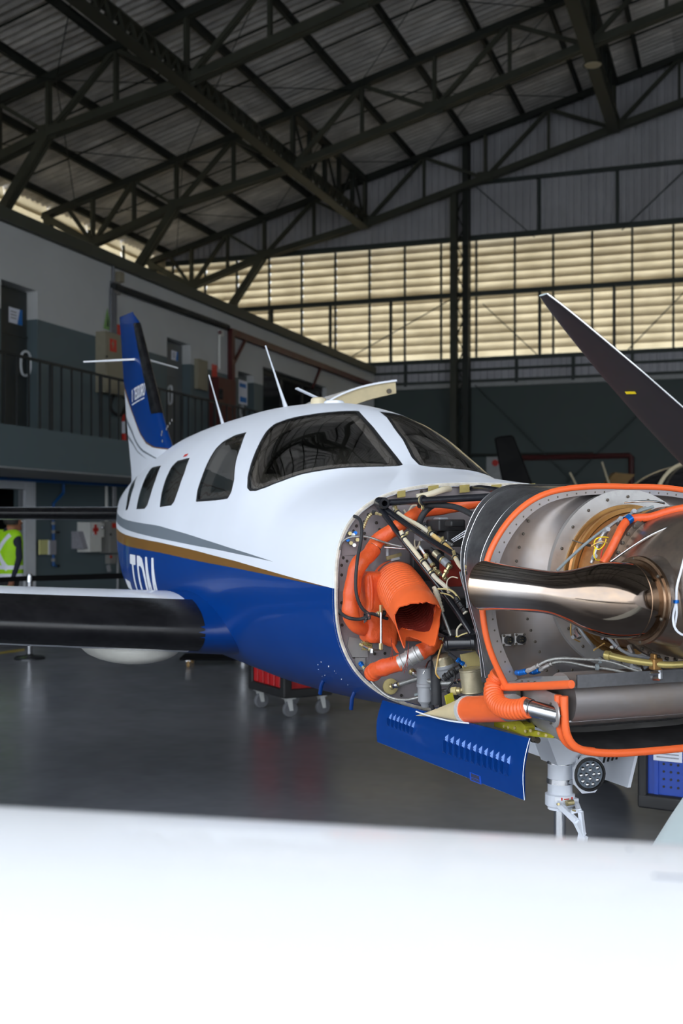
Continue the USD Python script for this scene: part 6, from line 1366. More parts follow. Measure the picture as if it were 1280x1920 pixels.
# ---- exhaust stacks
PC = np.array([-1.2, .25, 1.308])
def stack_pipe(side):
    fl = (lambda m: m) if side > 0 else flip_t
    base = part(AC, 'stack_port', fl(lathe([(.125, -.12), (.112, -.06), (.100, -.018), (.098, -.010), (.09, -.010)], PC, (-.12, 1, 0), 56)), 'steel_hot', smooth=40)
    part(AC, 'port_flange', fl(lathe([(.097, -.010), (.112, -.010), (.114, -.006), (.112, .0), (.104, .001), (.102, .006), (.096, .006)], PC, (-.12, 1, 0), 56, closed=True)), 'exhaust_band', parent=base, smooth=40)
    if side > 0:
        part(AC, 'clamp_bolt', fl(bolts([PC + np.array([.106 * math.cos(a), -.004, .106 * math.sin(a)]) for a in np.arange(6) / 6 * 2 * np.pi + .4], (-.1, 1, 0), .0048, .007)), 'bolt_dark', parent=base, kind='stuff')
    cen = np.array([(-1.2, .25, 1.308), (-1.203, .285, 1.308), (-1.203, .325, 1.310), (-1.192, .365, 1.314), (-1.168, .402, 1.319), (-1.132, .432, 1.324), (-1.09, .456, 1.328), (-1.03, .484, 1.332), (-.965, .513, 1.335), (-.915, .535, 1.337)])
    q4 = spline(np.column_stack([cen, [.096, .097, .096, .090, .074, .059, .0555, .058, .062, .0665]]), 72); P, r = q4[:, :3], q4[:, 3]
    pipe = part(AC, 'exhaust_stack', fl(sweep(P, r, 48, caps=False)), 'exhaust_bronze', smooth=60, label='polished bronze-tinted exhaust stack swept back' if side > 0 else None)
    part(AC, 'stack_inner', fl(sweep(P[24:], r[24:] - .003, 48, caps=False)), 'accessory_dark', parent=pipe, smooth=60)
    part(AC, 'stack_rim', fl(sweep([P[-1] + (P[-1] - P[-2]) * q for q in (0, .2)], [r[-1] + .0008] * 2, 48, caps=False)), 'exhaust_band', parent=pipe)
    part(AC, 'weld_seam', fl(lathe([(.0965, -.002), (.0985, 0), (.0965, .002)], P[6], P[7] - P[5], 48)), 'exhaust_band', parent=pipe)
stack_pipe(1); stack_pipe(-1)
# ---- connectors, blue-ended fuel lines and the brass conduit at the lower front
for (x, y) in ((275, 975), (345, 970)):
    c = PS(860 + x / 3.048, 880 + y / 3.048, -.80); fr = part(AC, 'bulkhead_connector', rbox(c + [.004, -.017, -.017], c + [-.004, .017, .017], .003), 'steel_satin')
    part(AC, 'connector_shell', lathe([(.0, .004), (.012, .004), (.012, .02), (.010, .02), (.010, .008), (0, .008)], c, FWD, 24), 'plastic_black', parent=fr); part(AC, 'connector_bolt', bolts([c + [-.004, a, b] for a in (-.013, .013) for b in (-.013, .013)], FWD, .0038, .005), 'bolt_dark', parent=fr, kind='stuff')
    part(AC, 'connector_pin', bolts([c + [-.008, a, b] for a in (-.004, .004) for b in (-.004, .004)], FWD, .0014, .008), 'brass', parent=fr, kind='stuff')
def zz8(x, y): return 860 + x / 3.048, 880 + y / 3.048
for pts in ([(350, 1163), (390, 1152), (430, 1135), (480, 1105), (540, 1085), (620, 1080), (720, 1086), (810, 1090), (900, 1110), (1000, 1145), (1080, 1165), (1150, 1162)], [(430, 1157), (470, 1143), (520, 1115), (580, 1100), (660, 1108), (740, 1125), (800, 1133), (900, 1150), (1000, 1175), (1090, 1194), (1150, 1197)]):
    n_ = len(pts); P = path([(*zz8(*p), -.84 - .26 * i / (n_ - 1)) for i, p in enumerate(pts)], 80)
    lp = part(AC, 'fuel_return_line', sweep(P, .0042, 10), 'braid', smooth=60, label='braided line with a blue elbow'); 
    part(AC, 'blue_elbow', merge(cyl(P[0], P[5], .0085, 14, .002), cyl(P[0] + [.02, 0, -.002], P[0] + [-.002, 0, 0], .008, 14, .002)), 'fitting_blue', parent=lp)
    part(AC, 'line_ferrule', merge(cyl(P[6], P[9], .007, 6), cyl(P[9], P[14], .0062, 12), cyl(P[15], P[16], .0066, 12)), 'steel_satin', parent=lp); part(AC, 'line_ferrule', merge(cyl(P[-6], P[-1], .006, 6), cyl(P[-1], P[-1] + [0, 0, .03], .006, 6)), 'steel_bright', parent=lp)
for (x, y) in ((805, 1092), (790, 1131)):
    c = PS(*zz8(x, y), -1.0); part(AC, 'line_clamp', lathe([(.004, -.004), (.0085, -.004), (.0085, .004), (.004, .004)], c, (-.4, -1, 0), 16, closed=True), 'wire_grey')
cb = path([(*zz8(855, 1062), -1.02), (*zz8(950, 1085), -1.06), (*zz8(1110, 1110), -1.1), (*zz8(1200, 1118), -1.12), (*zz8(1300, 1112), -1.14)], 30)
cbp = part(AC, 'scavenge_pipe', sweep(cb, .0092, 16), 'zinc_yellow', smooth=60, label='brass-coloured pipe under the exhaust duct'); part(AC, 'pipe_end', cyl(cb[0] + [.01, .004, 0], cb[1], .0125, 18, .002), 'zinc_yellow', parent=cbp)
c = PS(*zz8(1125, 1112), -1.1); part(AC, 'pipe_bracket', merge(rbox(c - [.012, .015, .016], c + [.012, .015, .016], .004), rbox(c + [-.01, .002, .01], c + [.01, .012, .028], .003)), 'brass_ring', parent=cbp, smooth=40); part(AC, 'pipe_collar', lathe([(.0095, -.003), (.012, -.003), (.012, .003), (.0095, .003)], PS(*zz8(1152, 1118), -1.105), (-.2, -1, 0), 20, closed=True), 'rubber_black', parent=cbp)
for pts, r in (([(655, 910, -.95), (672, 890, -.98), (700, 925, -1.0), (745, 985, -1.0), (775, 1010, -.9)], .0042), ([(640, 870, -.92), (640, 940, -.9), (668, 975, -.86), (690, 985, -.85)], .002), ([(680, 890, -.98), (740, 915, -.98), (800, 930, -1.0)], .003), ([(830, 935, -1.0), (880, 990, -1.02), (940, 1040, -1.03), (1010, 1065, -1.04), (1090, 1080, -1.05)], .0048), ([(770, 1035, -.9), (800, 1015, -.9), (830, 995, -.95)], .0024), ([(985, 1120, -1.05), (1010, 1135, -1.05), (1050, 1140, -1.05), (1070, 1125, -1.05)], .006)):
    part(AC, 'fuel_line', sweep(path([(*zz8(p[0], p[1]), p[2]) for p in pts], 36), r, 8), 'cast_grey' if r > .0025 else 'pipe_stained', smooth=60)
for (x, y, s) in ((680, 945, -.99), (845, 950, -1.0), (900, 1005, -1.02), (985, 1035, -1.03), (1040, 1140, -1.05)):
    c = PS(*zz8(x, y), s); part(AC, 'fuel_nozzle', merge(cyl(c + [.01, 0, .012], c + [-.006, 0, -.008], .0075, 6), cyl(c + [.01, -.006, .0], c + [0, .016, -.006], .0055, 10)), 'steel_bright')
part(AC, 'pan_bolts', bolts([PS(*zz8(x, y), -.80) for x, y in ((390, 855), (410, 920), (435, 985), (460, 1043), (565, 1152), (645, 1146), (640, 960), (670, 985), (500, 1150), (760, 1065), (720, 1050))], FWD, .0042, .004, 8), 'bolt_dark', parent=bhd, kind='stuff')
# ---- chin intake scoop
SCO = [(.372, 1.050), (.371, 1.000), (.362, .945), (.338, .915), (.300, .900), (.22, .889), (.12, .886), (0, .886)]
sh = spline(SCO, 40); so = np.vstack([sh, (sh * [-1, 1])[::-1][1:]])
def sring(s, k=1.0, lift=0.0, d=0.0):
    c = np.array([0, 1.0]); q = c + (so - c) * k * (1 - d / .3); q[:, 1] += lift
    return np.stack([np.full(len(q), s), q[:, 0], q[:, 1]], 1)
scp = part(AC, 'chin_scoop', grid(np.array([sring(-.74, .90, .03), sring(-.85, .965, .012), sring(-1.0, 1, 0), sring(-1.05, 1, 0), sring(-1.052, 1, 0, .004), sring(-1.0, 1, 0, .006), sring(-.80, .95, .012, .006)]), False, False, False), 'steel_satin', smooth=40, label='steel chin intake scoop under the engine')
part(AC, 'scoop_back', splate(sg.Polygon(np.vstack([sring(-.80, .95, .012)[:, 1:]])), -.80, .004), 'accessory_dark', parent=scp, smooth=False)
part(AC, 'scoop_floor', grid(np.array([[[s, t, z] for t, z in sring(s, k, l, .012)[14:65, 1:]] for s, k, l in ((-1.045, 1, 0), (-.9, .98, .006), (-.8, .95, .012))]), False, False, False), 'accessory_dark', parent=scp)
part(AC, 'intake_tube', lathe([(.0, -.34), (.072, -.34), (.072, .336), (.0, .336)], (-.985, 0, 1.030), (0, 1, 0), 40), 'steel_sheet', parent=scp, smooth=40)
part(AC, 'intake_lip', bar((-1.03, -.35, .978), (-1.03, .355, .978), .006, .004, (0, 0, 1)), 'steel_bright', parent=scp)
part(AC, 'scoop_rivets', bolts([(-1.05, *sring(-1.05, 1, 0, .016)[k, 1:]) for k in range(22, 60, 4)], FWD, .0035, .003), 'brass', parent=scp, kind='stuff')
part(AC, 'scoop_seal', sweep(sring(-1.055), .0105, 12), 'silicone_smooth', smooth=60, label='orange seal round the mouth of the chin scoop')
part(AC, 'scoop_seal_foot', sweep([(-1.03, q[1] * 1.008, q[2]) for q in sring(-1.05)[:22]], .010, 10), 'silicone_smooth', smooth=60)
# ---- side outlet with corrugated hose, orange sleeve and cone
fx = PT(1043, 1338, .372); tb0 = PT(1036, 1338, .385); tb1 = PT(985, 1326, .425)
rtb = pxr(tb1, 34)
ot = part(AC, 'outlet_tube', sweep([tb0 + (tb0 - tb1) * .25, tb0, tb1], rtb * .92, 28), 'steel_bright', smooth=60, label='bright steel outlet tube on the scoop side')
part(AC, 'outlet_flange', lathe([(rtb * .9, 0), (rtb * 1.45, 0), (rtb * 1.45, .004), (rtb * .95, .006)], tb0 + (tb0 - tb1) * .10, (.25, 1, 0), 32), 'steel_satin', parent=ot)
part(AC, 'flange_bolt', bolts([tb0 + (tb0 - tb1) * .10 + np.array([rtb * 1.25 * math.cos(a), .004, rtb * 1.25 * math.sin(a)]) for a in np.arange(6) / 6 * 2 * np.pi], (.25, 1, 0), .003, .004), 'bolt_dark', parent=ot, kind='stuff')
band(tb1 + (tb0 - tb1) * .12, tb0 - tb1, rtb * 1.02, .008, parent=ot); band(tb1 + (tb0 - tb1) * -.08, tb0 - tb1, rtb * 1.04, .004, mat_='silicone_smooth', parent=ot)
hp = spline(np.array([PT(990, 1327, .425), PT(972, 1330, .435), (PT(950, 1329, .44)), PT(933, 1320, .435), PT(925, 1302, .425), PT(928, 1282, .41), PT(938, 1264, .40)]), 200)
kk = np.linspace(0, 1, 200)
part(AC, 'corrugated_hose', sweep(hp, rtb * 1.12 * (1 + .055 * np.sin(kk * 2 * np.pi * 21)), 22), 'silicone_smooth', smooth=60, label='corrugated orange hose curling to the outlet tube')
s0_, s1_ = PT(874, 1331, .40), PT(953, 1327, .40); rs_ = pxr(s0_, 50)
slv = part(AC, 'duct_sleeve', lathe([(0, -.0), (rs_, 0), (rs_ * 1.01, .01), (rs_ * .98, .06), (rs_ * .97, np.linalg.norm(s1_ - s0_)), (0, np.linalg.norm(s1_ - s0_))], s0_, s1_ - s0_, 40), 'silicone_smooth', label='smooth orange duct sleeve')
band(s0_ + (s1_ - s0_) * .04, s1_ - s0_, rs_ * 1.01, .010, mat_='caster_steel', parent=slv); part(AC, 'sleeve_collar', lathe([(rs_ * .5, 0), (rs_ * .96, 0), (rs_ * .93, .03), (rs_ * .4, .03)], s1_, s1_ - s0_, 32), 'plate_steel', parent=slv)
nd = [];  tip = PT(780, 1336, .43)
for q in np.linspace(0, 1, 14):
    c = tip + (s0_ - tip) * q; w = rs_ * (.04 + .96 * q ** .8)
    th = np.arange(32) / 32 * 2 * np.pi; x, y, d = frame_of(s0_ - tip)
    nd.append(c + x * (w * np.cos(th))[:, None] + y * (w * np.sin(th) * (.35 + .65 * q))[:, None] + np.array([0, 0, -.010 * (1 - q)]))
part(AC, 'inlet_cone', grid(np.array(nd)), 'duct_tan', smooth=60, label='tan tapering inlet cone')
part(AC, 'inlet_lip', sweep(spline(np.array([PT(780, 1334, .45), PT(800, 1341, .45), PT(840, 1351, .44), PT(878, 1356, .43)]), 20), .0025, 8), 'wire_white')
# ---- yellow primed keel beam
ky = [PT(926, 1352, .36), PT(975, 1352, .35), PT(985, 1362, .35), PT(1042, 1380, .34), PT(1036, 1384, .34), PT(985, 1380, .35), PT(926, 1362, .36)]
kb = part(AC, 'keel_beam', hull(np.vstack([ky[:1], ky[3:], np.array(ky[:1] + ky[3:]) + [0, -.012, 0]])), 'primer_yellow', label='yellow-green primed keel beam'); part(AC, 'keel_flange', hull(np.vstack([np.array(ky[0:3] + [ky[5], ky[6]]), np.array(ky[0:3] + [ky[5], ky[6]]) + [0, -.03, .0]])), 'primer_yellow', parent=kb)
part(AC, 'keel_rivet', bolts([PT(x, y, .355) for x, y in ((945, 1362), (953, 1364), (965, 1365), (995, 1370), (1010, 1375), (1024, 1379), (985, 1371))], (0, 1, 0), .005, .003), 'plate_tan', parent=kb, kind='stuff')
part(AC, 'hinge_fitting', merge(cyl(PT(998, 1386, .33), PT(1008, 1388, .33), .009, 14), cyl(PT(992, 1384, .35), PT(1000, 1386, .35), .007, 12)), 'bolt_dark')
pbr('lip_blue', srgb(120, 156, 220), rough=.35, var=.05)
# ---- lower cowl door hanging open, blue, louvred
TL, TR_, BR, BL = PT(717, 1313, .43), PT(991, 1384, .40), PT(981, 1500, .415), PT(707, 1391, .445)
nrm = np.cross(TR_ - TL, BL - TL); nrm /= np.linalg.norm(nrm); nrm *= np.sign(nrm[1])
def on_door(a, b, h=0.0):
    """a along from rear to front, b from hinge down"""
    P = (TL * (1 - a) + TR_ * a) * (1 - b) + (BL * (1 - a) + BR * a) * b
    return P + nrm * (h + .012 * math.sin(math.pi * min(max(b, 0), 1)))
gd_ = np.array([[on_door(a, b) for b in np.linspace(0, 1, 9)] for a in np.linspace(0, 1, 13)])
sol = np.concatenate([gd_, gd_[:, ::-1] - nrm * .006], 1)
cd_ = part(AC, 'cowl_door', grid(sol), 'paint_blue', smooth=40, label='blue lower cowl door hanging open, with louvres')
part(AC, 'chipped_edge', merge(sweep([on_door(1.0, b, -.003) for b in np.linspace(0, 1, 12)], .0013, 6), sweep([on_door(a, 1.0, -.003) for a in np.linspace(0, 1, 20)], .0011, 6)), 'paint_white', parent=cd_)
def door_ab(px, py):
    o = from_world('a', np.array([0, 0, EYE])); p = PT(px, py, .42); d = p - o; q = o + d * ((TL - o) @ nrm) / (d @ nrm)
    M = np.stack([TR_ - TL, BL - TL], 1); ab = np.linalg.lstsq(M, q - TL, rcond=None)[0]; return ab
def louvre(px, py, hpx, wpx):
    a0, b0 = door_ab(px, py); a1, b1 = door_ab(px + .12 * hpx * 0, py + hpx); w = door_ab(px + wpx, py + wpx * .25)[0] - a0
    P = [on_door(a0, b0 + .10, .0), on_door(a0 + w, b0, .0), on_door(a0 + w * .95, b0 + .08, .013), on_door(a0 + w, b1, .0), on_door(a0, b1, .0), on_door(a0 + w * .95, b1 - .06, .009), on_door(a0, b0 + .1, -.002), on_door(a0 + w, b1, -.002)]
    part(AC, 'louvre', hull(P), 'paint_blue', parent=cd_)
    part(AC, 'louvre_lip', hull([on_door(a0 + w * .5, b0 + .02, .0005), on_door(a0 + w * 1.15, b0 - .05, .0005), on_door(a0 + w * 1.1, b0 + .07, .0085), on_door(a0 + w * .5, b0 + .02, -.001), on_door(a0 + w * 1.15, b0 + .1, .0)]), 'lip_blue', parent=cd_)
for k in range(12): louvre(836 + 10.6 * k, 1376 + 3.4 * k, 31, 8)
for k in range(7): louvre(733 + 7.2 * k, 1339 + 2.4 * k, 22, 5)
a0, b0 = door_ab(881, 1438); a1, b1 = door_ab(900, 1459)
part(AC, 'placard', hull([on_door(a0, b0, .0005), on_door(a1, b0, .0005), on_door(a1, b1, .0005), on_door(a0, b1, .0005), on_door(a0, b0, -.001), on_door(a1, b1, -.001)]), 'cart_blue', parent=cd_); part(AC, 'placard_print', merge(*[bar(on_door(a0 + .01, b0 + (b1 - b0) * q, .001), on_door(a1 - .01, b0 + (b1 - b0) * q, .001), .001, .003) for q in (.15, .3, .45, .65, .8)]), 'ink', parent=cd_)
# ---- nose gear
NG = np.array([-.45, 0, 0])
gz = lambda y: EYE - (y - HY) * depth(NG) / FPX
ng = part(AC, 'nose_gear_leg', lathe([(0, .95), (.05, .95), (.05, gz(1405)), (.040, gz(1425)), (.040, gz(1486)), (.048, gz(1488)), (.048, gz(1508)), (.040, gz(1512)), (.040, gz(1516)), (0, gz(1516))], NG, (0, 0, 1), 40), 'paint_white', smooth=40, label='white nose gear leg')
part(AC, 'trunnion', hull([NG + [x, t, z] for x in (-.05, .05) for t, z in ((.11, .93), (.11, .90), (.04, gz(1428)), (-.11, .93), (-.11, .90), (-.04, gz(1428)))]), 'paint_white', parent=ng, smooth=30)
part(AC, 'piston', cyl(NG + [0, 0, .20], NG + [0, 0, gz(1512)], .0195, 28), 'chrome', parent=ng)
for y in (1426, 1463): part(AC, 'leg_band', lathe([(.0405, -.008), (.0425, -.008), (.0425, .008), (.0405, .008)], NG + [0, 0, gz(y)], (0, 0, 1), 36, closed=True), 'steel_bright', parent=ng)
def leg_label(x0, x1, y0, y1, m_, off):
    A = [];
    for x in np.linspace(x0, x1, 6):
        ph = math.asin(max(-1, min(1, (x - 1050) / 27.0))); A.append(ph)
    a_v = math.atan2(2.01 - 0, -3.61 + .45)
    V = np.array([[NG + np.array([(.048 + off) * math.cos(a_v + ph), (.048 + off) * math.sin(a_v + ph), gz(y)]) for ph in A] for y in (y0, y1)]); return grid(V, False, False, False)
lb_ = part(AC, 'leg_placard', leg_label(1041, 1072, 1489, 1498, 'paper', .0008), 'ink_white', parent=ng); part(AC, 'red_mark', merge(leg_label(1052, 1054.5, 1489, 1498, 0, .0014), leg_label(1069.5, 1072, 1489, 1498, 0, .0014), leg_label(1057, 1066, 1491, 1493, 0, .0014), leg_label(1057, 1067, 1495, 1497, 0, .0014)), 'sign_red', parent=ng)
tl0, tl1, tl2 = PS(1050, 1508, -.50), PS(1082, 1543, -.56), PS(1094, 1562, -.56)
tq = part(AC, 'torque_link', merge(bar(PS(1048, 1509, -.50), PS(1080, 1540, -.57), .012, .018), bar(PS(1080, 1540, -.57), PS(1093, 1566, -.56), .014, .018), bar(PS(1080, 1506, -.50), PS(1088, 1525, -.57), .012, .014), bar(PS(1088, 1522, -.57), PS(1093, 1566, -.56), .012, .016), bar(PS(1046, 1507, -.49), PS(1082, 1502, -.49), .016, .02), bar(PS(1070, 1522, -.55), PS(1088, 1519, -.56), .010, .012)), 'paint_white', label='white scissor link'); part(AC, 'pivot_pin', cyl(PS(1062, 1506, -.51), PS(1074, 1504, -.51), .009, 12), 'brass', parent=tq)
part(AC, 'pivot_bolt', merge(cyl(PS(1045, 1508, -.50), PS(1047, 1508, -.515), .004, 10), cyl(PS(1073, 1519, -.56), PS(1075, 1519, -.56) + [-.01, 0, 0], .003, 8)), 'brass', parent=tq)
part(AC, 'lower_link', bar(PS(1093, 1566, -.56), NG + [-.05, .0, .26], .014, .03), 'paint_white', parent=tq)
fk = part(AC, 'wheel_fork', merge(rbox(NG + [-.04, -.085, .33], NG + [.04, .085, .37], .01), rbox(NG + [-.03, .07, .17], NG + [.03, .088, .36], .008), rbox(NG + [-.03, -.088, .17], NG + [.03, -.07, .36], .008), cyl(NG + [0, 0, .36], NG + [0, 0, .42], .03, 20)), 'paint_white', smooth=40)
tyre = [(.085, -.062), (.15, -.066), (.178, -.05), (.19, -.02), (.19, .02), (.178, .05), (.15, .066), (.085, .062)]
part(AC, 'nose_wheel', lathe(tyre, NG + [0, 0, .19], (0, 1, 0), 40), 'rubber_black', parent=fk, smooth=40); part(AC, 'wheel_hub', lathe([(0, -.05), (.05, -.055), (.085, -.04), (.085, .04), (.05, .055), (0, .05)], NG + [0, 0, .19], (0, 1, 0), 28), 'cast_grey', parent=fk)
# landing light on the leg
LC = PS(1103, 1451, -.52); ll = part(AC, 'landing_light', lathe([(0, .03), (.03, .03), (.050, .01), (.054, -.004), (.054, -.012), (.047, -.013), (.046, -.008), (0, -.008)], LC, (1, -.12, 0), 40), 'plastic_black', smooth=40, label='round landing light with clear LED bulbs')
part(AC, 'light_bracket', merge(splate(sg.Polygon([(LC[1] + .062 * math.cos(a), LC[2] + .066 * math.sin(a)) for a in np.arange(8) / 8 * 2 * np.pi + .39]).difference(sg.Point(LC[1], LC[2]).buffer(.049)), LC[0] + .004, .006), hull([PS(1070, 1422, -.47), PS(1070, 1470, -.47), PS(1083, 1420, -.51), PS(1083, 1474, -.51), PS(1070, 1422, -.475), PS(1083, 1474, -.515)])), 'paint_white', parent=ll, smooth=False)
part(AC, 'light_lens', lathe([(0, -.009), (.044, -.009), (.044, -.0075), (0, -.0075)], LC, (1, -.12, 0), 36), 'lens_grey', parent=ll)
for k in range(14):
    rr_, a = (.014, k / 4 * 2 * np.pi) if k < 4 else (.033, k / 10 * 2 * np.pi)
    c = LC + [-.010, rr_ * math.cos(a), rr_ * math.sin(a)]; part(AC, 'led_bulb', ball(c, .0078, 2, (.7, 1, 1)), 'chrome', parent=ll)
# gear doors beside the leg
gd0, gd1 = PT(985, 1409, -.20), PT(1176, 1477, -.20)
part(AC, 'gear_door', hull([gd0, gd1, [gd0[0], -.24, gd0[2] + .16], [gd1[0] - .01, -.24, gd1[2] + .17], gd0 + [0, -.012, 0], gd1 + [0, -.012, 0], [gd0[0], -.252, gd0[2] + .16], [gd1[0] - .01, -.252, gd1[2] + .17]]), 'paint_white', label='white nose gear door, inner side')
part(AC, 'door_louvre', merge(*[hull([PT(1129 + 8 * k, 1430 - 2 * k, -.192), PT(1133 + 8 * k, 1430 - 2 * k, -.192), PT(1136 + 8 * k, 1417 - 2 * k, -.192), PT(1132 + 8 * k, 1417 - 2 * k, -.192), PT(1131 + 8 * k, 1424 - 2 * k, -.205)]) for k in range(4)]), 'plastic_black', kind='stuff')
# ---- propeller: four feathered blades, dark on the thrust face
HC = np.array([-1.62, 0, EZ])
part(AC, 'propeller_hub', lathe([(0, -.10), (.10, -.10), (.13, -.06), (.13, .06), (.10, .10), (0, .10)], HC, AX, 32), 'cast_grey', smooth=40)
part(AC, 'spinner', lathe([(.165, -.13), (.168, -.08), (.165, .04), (.145, .16), (.11, .27), (.06, .36), (.02, .40), (0, .405)], HC, AX, 48), 'paint_white', smooth=60)
for k in range(4):
    a = math.radians(39.5) + k * math.pi / 2; d = np.array([0, math.cos(a), math.sin(a)]); n = np.array([0, -math.sin(a), math.cos(a)])
    rho = np.r_[np.linspace(.14, .9, 26), .94, .965, .985, .996]; up_, dn_, le_ = [], [], []
    for q in rho:
        c = np.interp(q, [.14, .22, .35, .5, .62, .75, .85, .92, .97, .996], [.07, .10, .150, .165, .160, .138, .108, .082, .055, .034]); tk = np.interp(q, [.14, .3, .6, 1.0], [.05, .020, .011, .006]) * (c > 0)
        be = math.radians(np.interp(q, [.14, .5, 1.0], [18, 4, -6])); cd2 = np.array([-math.cos(be), 0, 0]) + n * math.sin(be); nn = n * math.cos(be) + np.array([math.sin(be), 0, 0])
        x = np.linspace(-.5, .5, 13); prof = np.sqrt(np.clip(1 - (2 * x) ** 2, 0, 1)) ** .8
        base = HC + d * q + cd2 * 0.0 - cd2 * np.interp(q, [.3, 1], [0, .03])
        up_.append(base + cd2 * (x * c)[:, None] + nn * (tk * .5 * prof)[:, None]); dn_.append(base + cd2 * (x * c)[:, None] - nn * (tk * .5 * prof)[:, None])
        le_.append(base + cd2 * (.5 * c + .0006))
    up_, dn_ = np.array(up_), np.array(dn_)
    B = part(AC, 'propeller_blade', merge(grid(up_[:, ::-1], False, False, False), grid(np.stack([up_[-1], dn_[-1]]), False, False, False)), 'blade_grey', smooth=60, label='feathered propeller blade, dark on one face')
    part(AC, 'dark_face', grid(dn_, False, False, False), 'blade_dark', parent=B, smooth=60)
    part(AC, 'leading_edge', sweep(np.array(le_)[6:], .0024, 8), 'steel_bright', parent=B)
    if k == 0:
        o = from_world('a', np.array([0, 0, EYE])); Q = []
        for p in ((1174, 730.5), (1193, 730), (1195.5, 734), (1177, 734.5)):
            dd = PS(*p, -1.6) - o; c0 = HC + d * .5; Q.append(o + dd * (((c0 - o) @ n) / (dd @ n)))
        Q = np.array(Q); part(AC, 'yellow_mark', hull(np.vstack([Q - n * .0062, Q - n * .0070])), 'wire_yellow', parent=B)
# ================================================================== CABIN, ANTENNAS, MARKINGS, GEAR (frame a)
part(AC, 'cabin_floor', box((.5, -.5, .95), (5.0, .5, .97)), 'cabin_dark', smooth=False)
part(AC, 'instrument_panel', hull([(.55, -.52, 1.10), (.55, .52, 1.10), (.85, -.52, 1.15), (.85, .52, 1.15), (.62, -.34, 1.62), (.62, .34, 1.62), (.85, -.42, 1.60), (.85, .42, 1.60)]), 'cabin_dark', smooth=30)
for sx in (-1, 1):
    y = HC = None
    for s, t0 in ((1.75, .29), (2.7, .27), (3.45, .20)):
        t = sx * t0
        st_ = part(AC, 'seat', rbox((s - .25, t - .21, 1.10), (s + .25, t + .21, 1.24), .05), 'seat_leather', smooth=40)
        m = m3.Manifold.batch_hull([m3.Manifold.sphere(.05, 14).translate((s + .24 + x, t + q, z)) for x, z in ((0, 1.24), (.12, 1.72)) for q in (-.17, .17)])
        part(AC, 'backrest', m, 'seat_leather', parent=st_, smooth=40); part(AC, 'headrest', rbox((s + .32, t - .12, 1.76), (s + .42, t + .12, 1.92), .04), 'seat_leather', parent=st_, smooth=40)
    yk = part(AC, 'control_yoke', sweep(spline(np.array([(1.02, sx * .28 - .14, 1.52), (1.02, sx * .28 - .15, 1.42), (1.03, sx * .28 - .05, 1.38), (1.03, sx * .28 + .05, 1.38), (1.02, sx * .28 + .15, 1.42), (1.02, sx * .28 + .14, 1.52)]), 30), .014, 10), 'plastic_black')
    part(AC, 'yoke_shaft', cyl((.84, sx * .28, 1.42), (1.03, sx * .28, 1.39), .014, 10), 'plastic_black', parent=yk)
part(AC, 'centre_post', sweep([tuple(q) for q in spline(np.array([(.72, 0, 1.70), (.95, 0, 1.83), (1.16, 0, 1.945)]), 12)], .018, 8), 'trim_tan')
wcd = [FUS(412, 885)[0] + .25, .30, 1.72]
cu = spline(np.array([(wcd[0], .42, 1.78), (wcd[0] + .02, .40, 1.6), (wcd[0], .42, 1.45), (wcd[0] + .01, .43, 1.36)]), 20)
part(AC, 'window_curtain', sweep(cu, np.interp(np.linspace(0, 1, 20), [0, .3, 1], [.012, .03, .015]), 10), 'trim_tan')
# antennas
def blade_ant(b, tipp, w0, w1, name, lab):
    B, T_ = PT(*b, 0.0), PT(*tipp, 0.0); ms = []
    V = []
    for k in np.linspace(0, 1, 8):
        c = B + (T_ - B) * k; w = w0 + (w1 - w0) * min(1, k * 1.6) ** .5; th = np.arange(16) / 16 * 2 * np.pi
        V.append(c + np.stack([np.cos(th) * w, np.sin(th) * w * .35, th * 0], 1))
    part(AC, name, grid(np.array(V)), 'paint_white', smooth=60, label=lab)
blade_ant((537, 768), (497.5, 648), .030, .010, 'whip_antenna', 'taller swept white roof antenna'); blade_ant((419, 800), (391.5, 703), .030, .010, 'whip_antenna', 'shorter swept white roof antenna')
def dome_ant(px, py, r, h, m_):
    c = PT(px, py, 0.0); part(AC, 'dome_antenna', lathe([(0, -.05), (r, -.05), (r, h * .4), (r * .9, h * .8), (r * .6, h), (0, h * 1.05)], c, (0, 0, 1), 32), m_, smooth=40)
dome_ant(597, 755, .040, .026, 'beige_paint'); dome_ant(626, 757, .05, .016, 'paint_white')
for sd, (a_, b_) in ((1, ((256, 673.5), (157, 678.5))), (-1, ((268, 672), (333, 690)))):
    A_ = PT(*a_, sd * .03); B_ = PT(*b_, sd * .42); part(AC, 'whip_dipole', sweep([A_, B_], [.010, .007], 8), 'ink_white', smooth=60)
# open upper cabin door on the far side
arc = spline(np.array([(-.36, 2.12), (-.57, 2.285), (-.81, 2.385), (-1.03, 2.43)]), 14); VD = []
for s in (3.12, 3.72):
    up = np.stack([np.full(14, s), arc[:, 0], arc[:, 1]], 1); dn = np.stack([np.full(14, s), arc[:, 0] - .005, arc[:, 1] - .10 * np.interp(np.arange(14), [0, 6, 13], [1, 1, .75])], 1); VD.append(np.vstack([up, dn[::-1]]))
up_a = np.vstack([arc, np.array(VD[0])[14:, 1:]])
dr_ = part(AC, 'upper_cabin_door', splate(sg.Polygon(up_a).buffer(0), 3.72, .60), 'duct_tan', smooth=40, label='open upper cabin door seen over the roof, tan inside'); part(AC, 'door_skin', splate(sg.Polygon(np.vstack([arc + [0, .012], arc[::-1]])).buffer(0), 3.74, .64), 'paint_white', parent=dr_, smooth=40)
part(AC, 'door_latch', cyl((3.115, -.98, 2.365), (3.105, -.98, 2.365), .016, 16), 'bolt_dark', parent=dr_)
part(AC, 'door_strut', bar((3.2, -.62, 2.27), (3.15, -.36, 2.36), .03, .008), 'paint_white', parent=dr_)
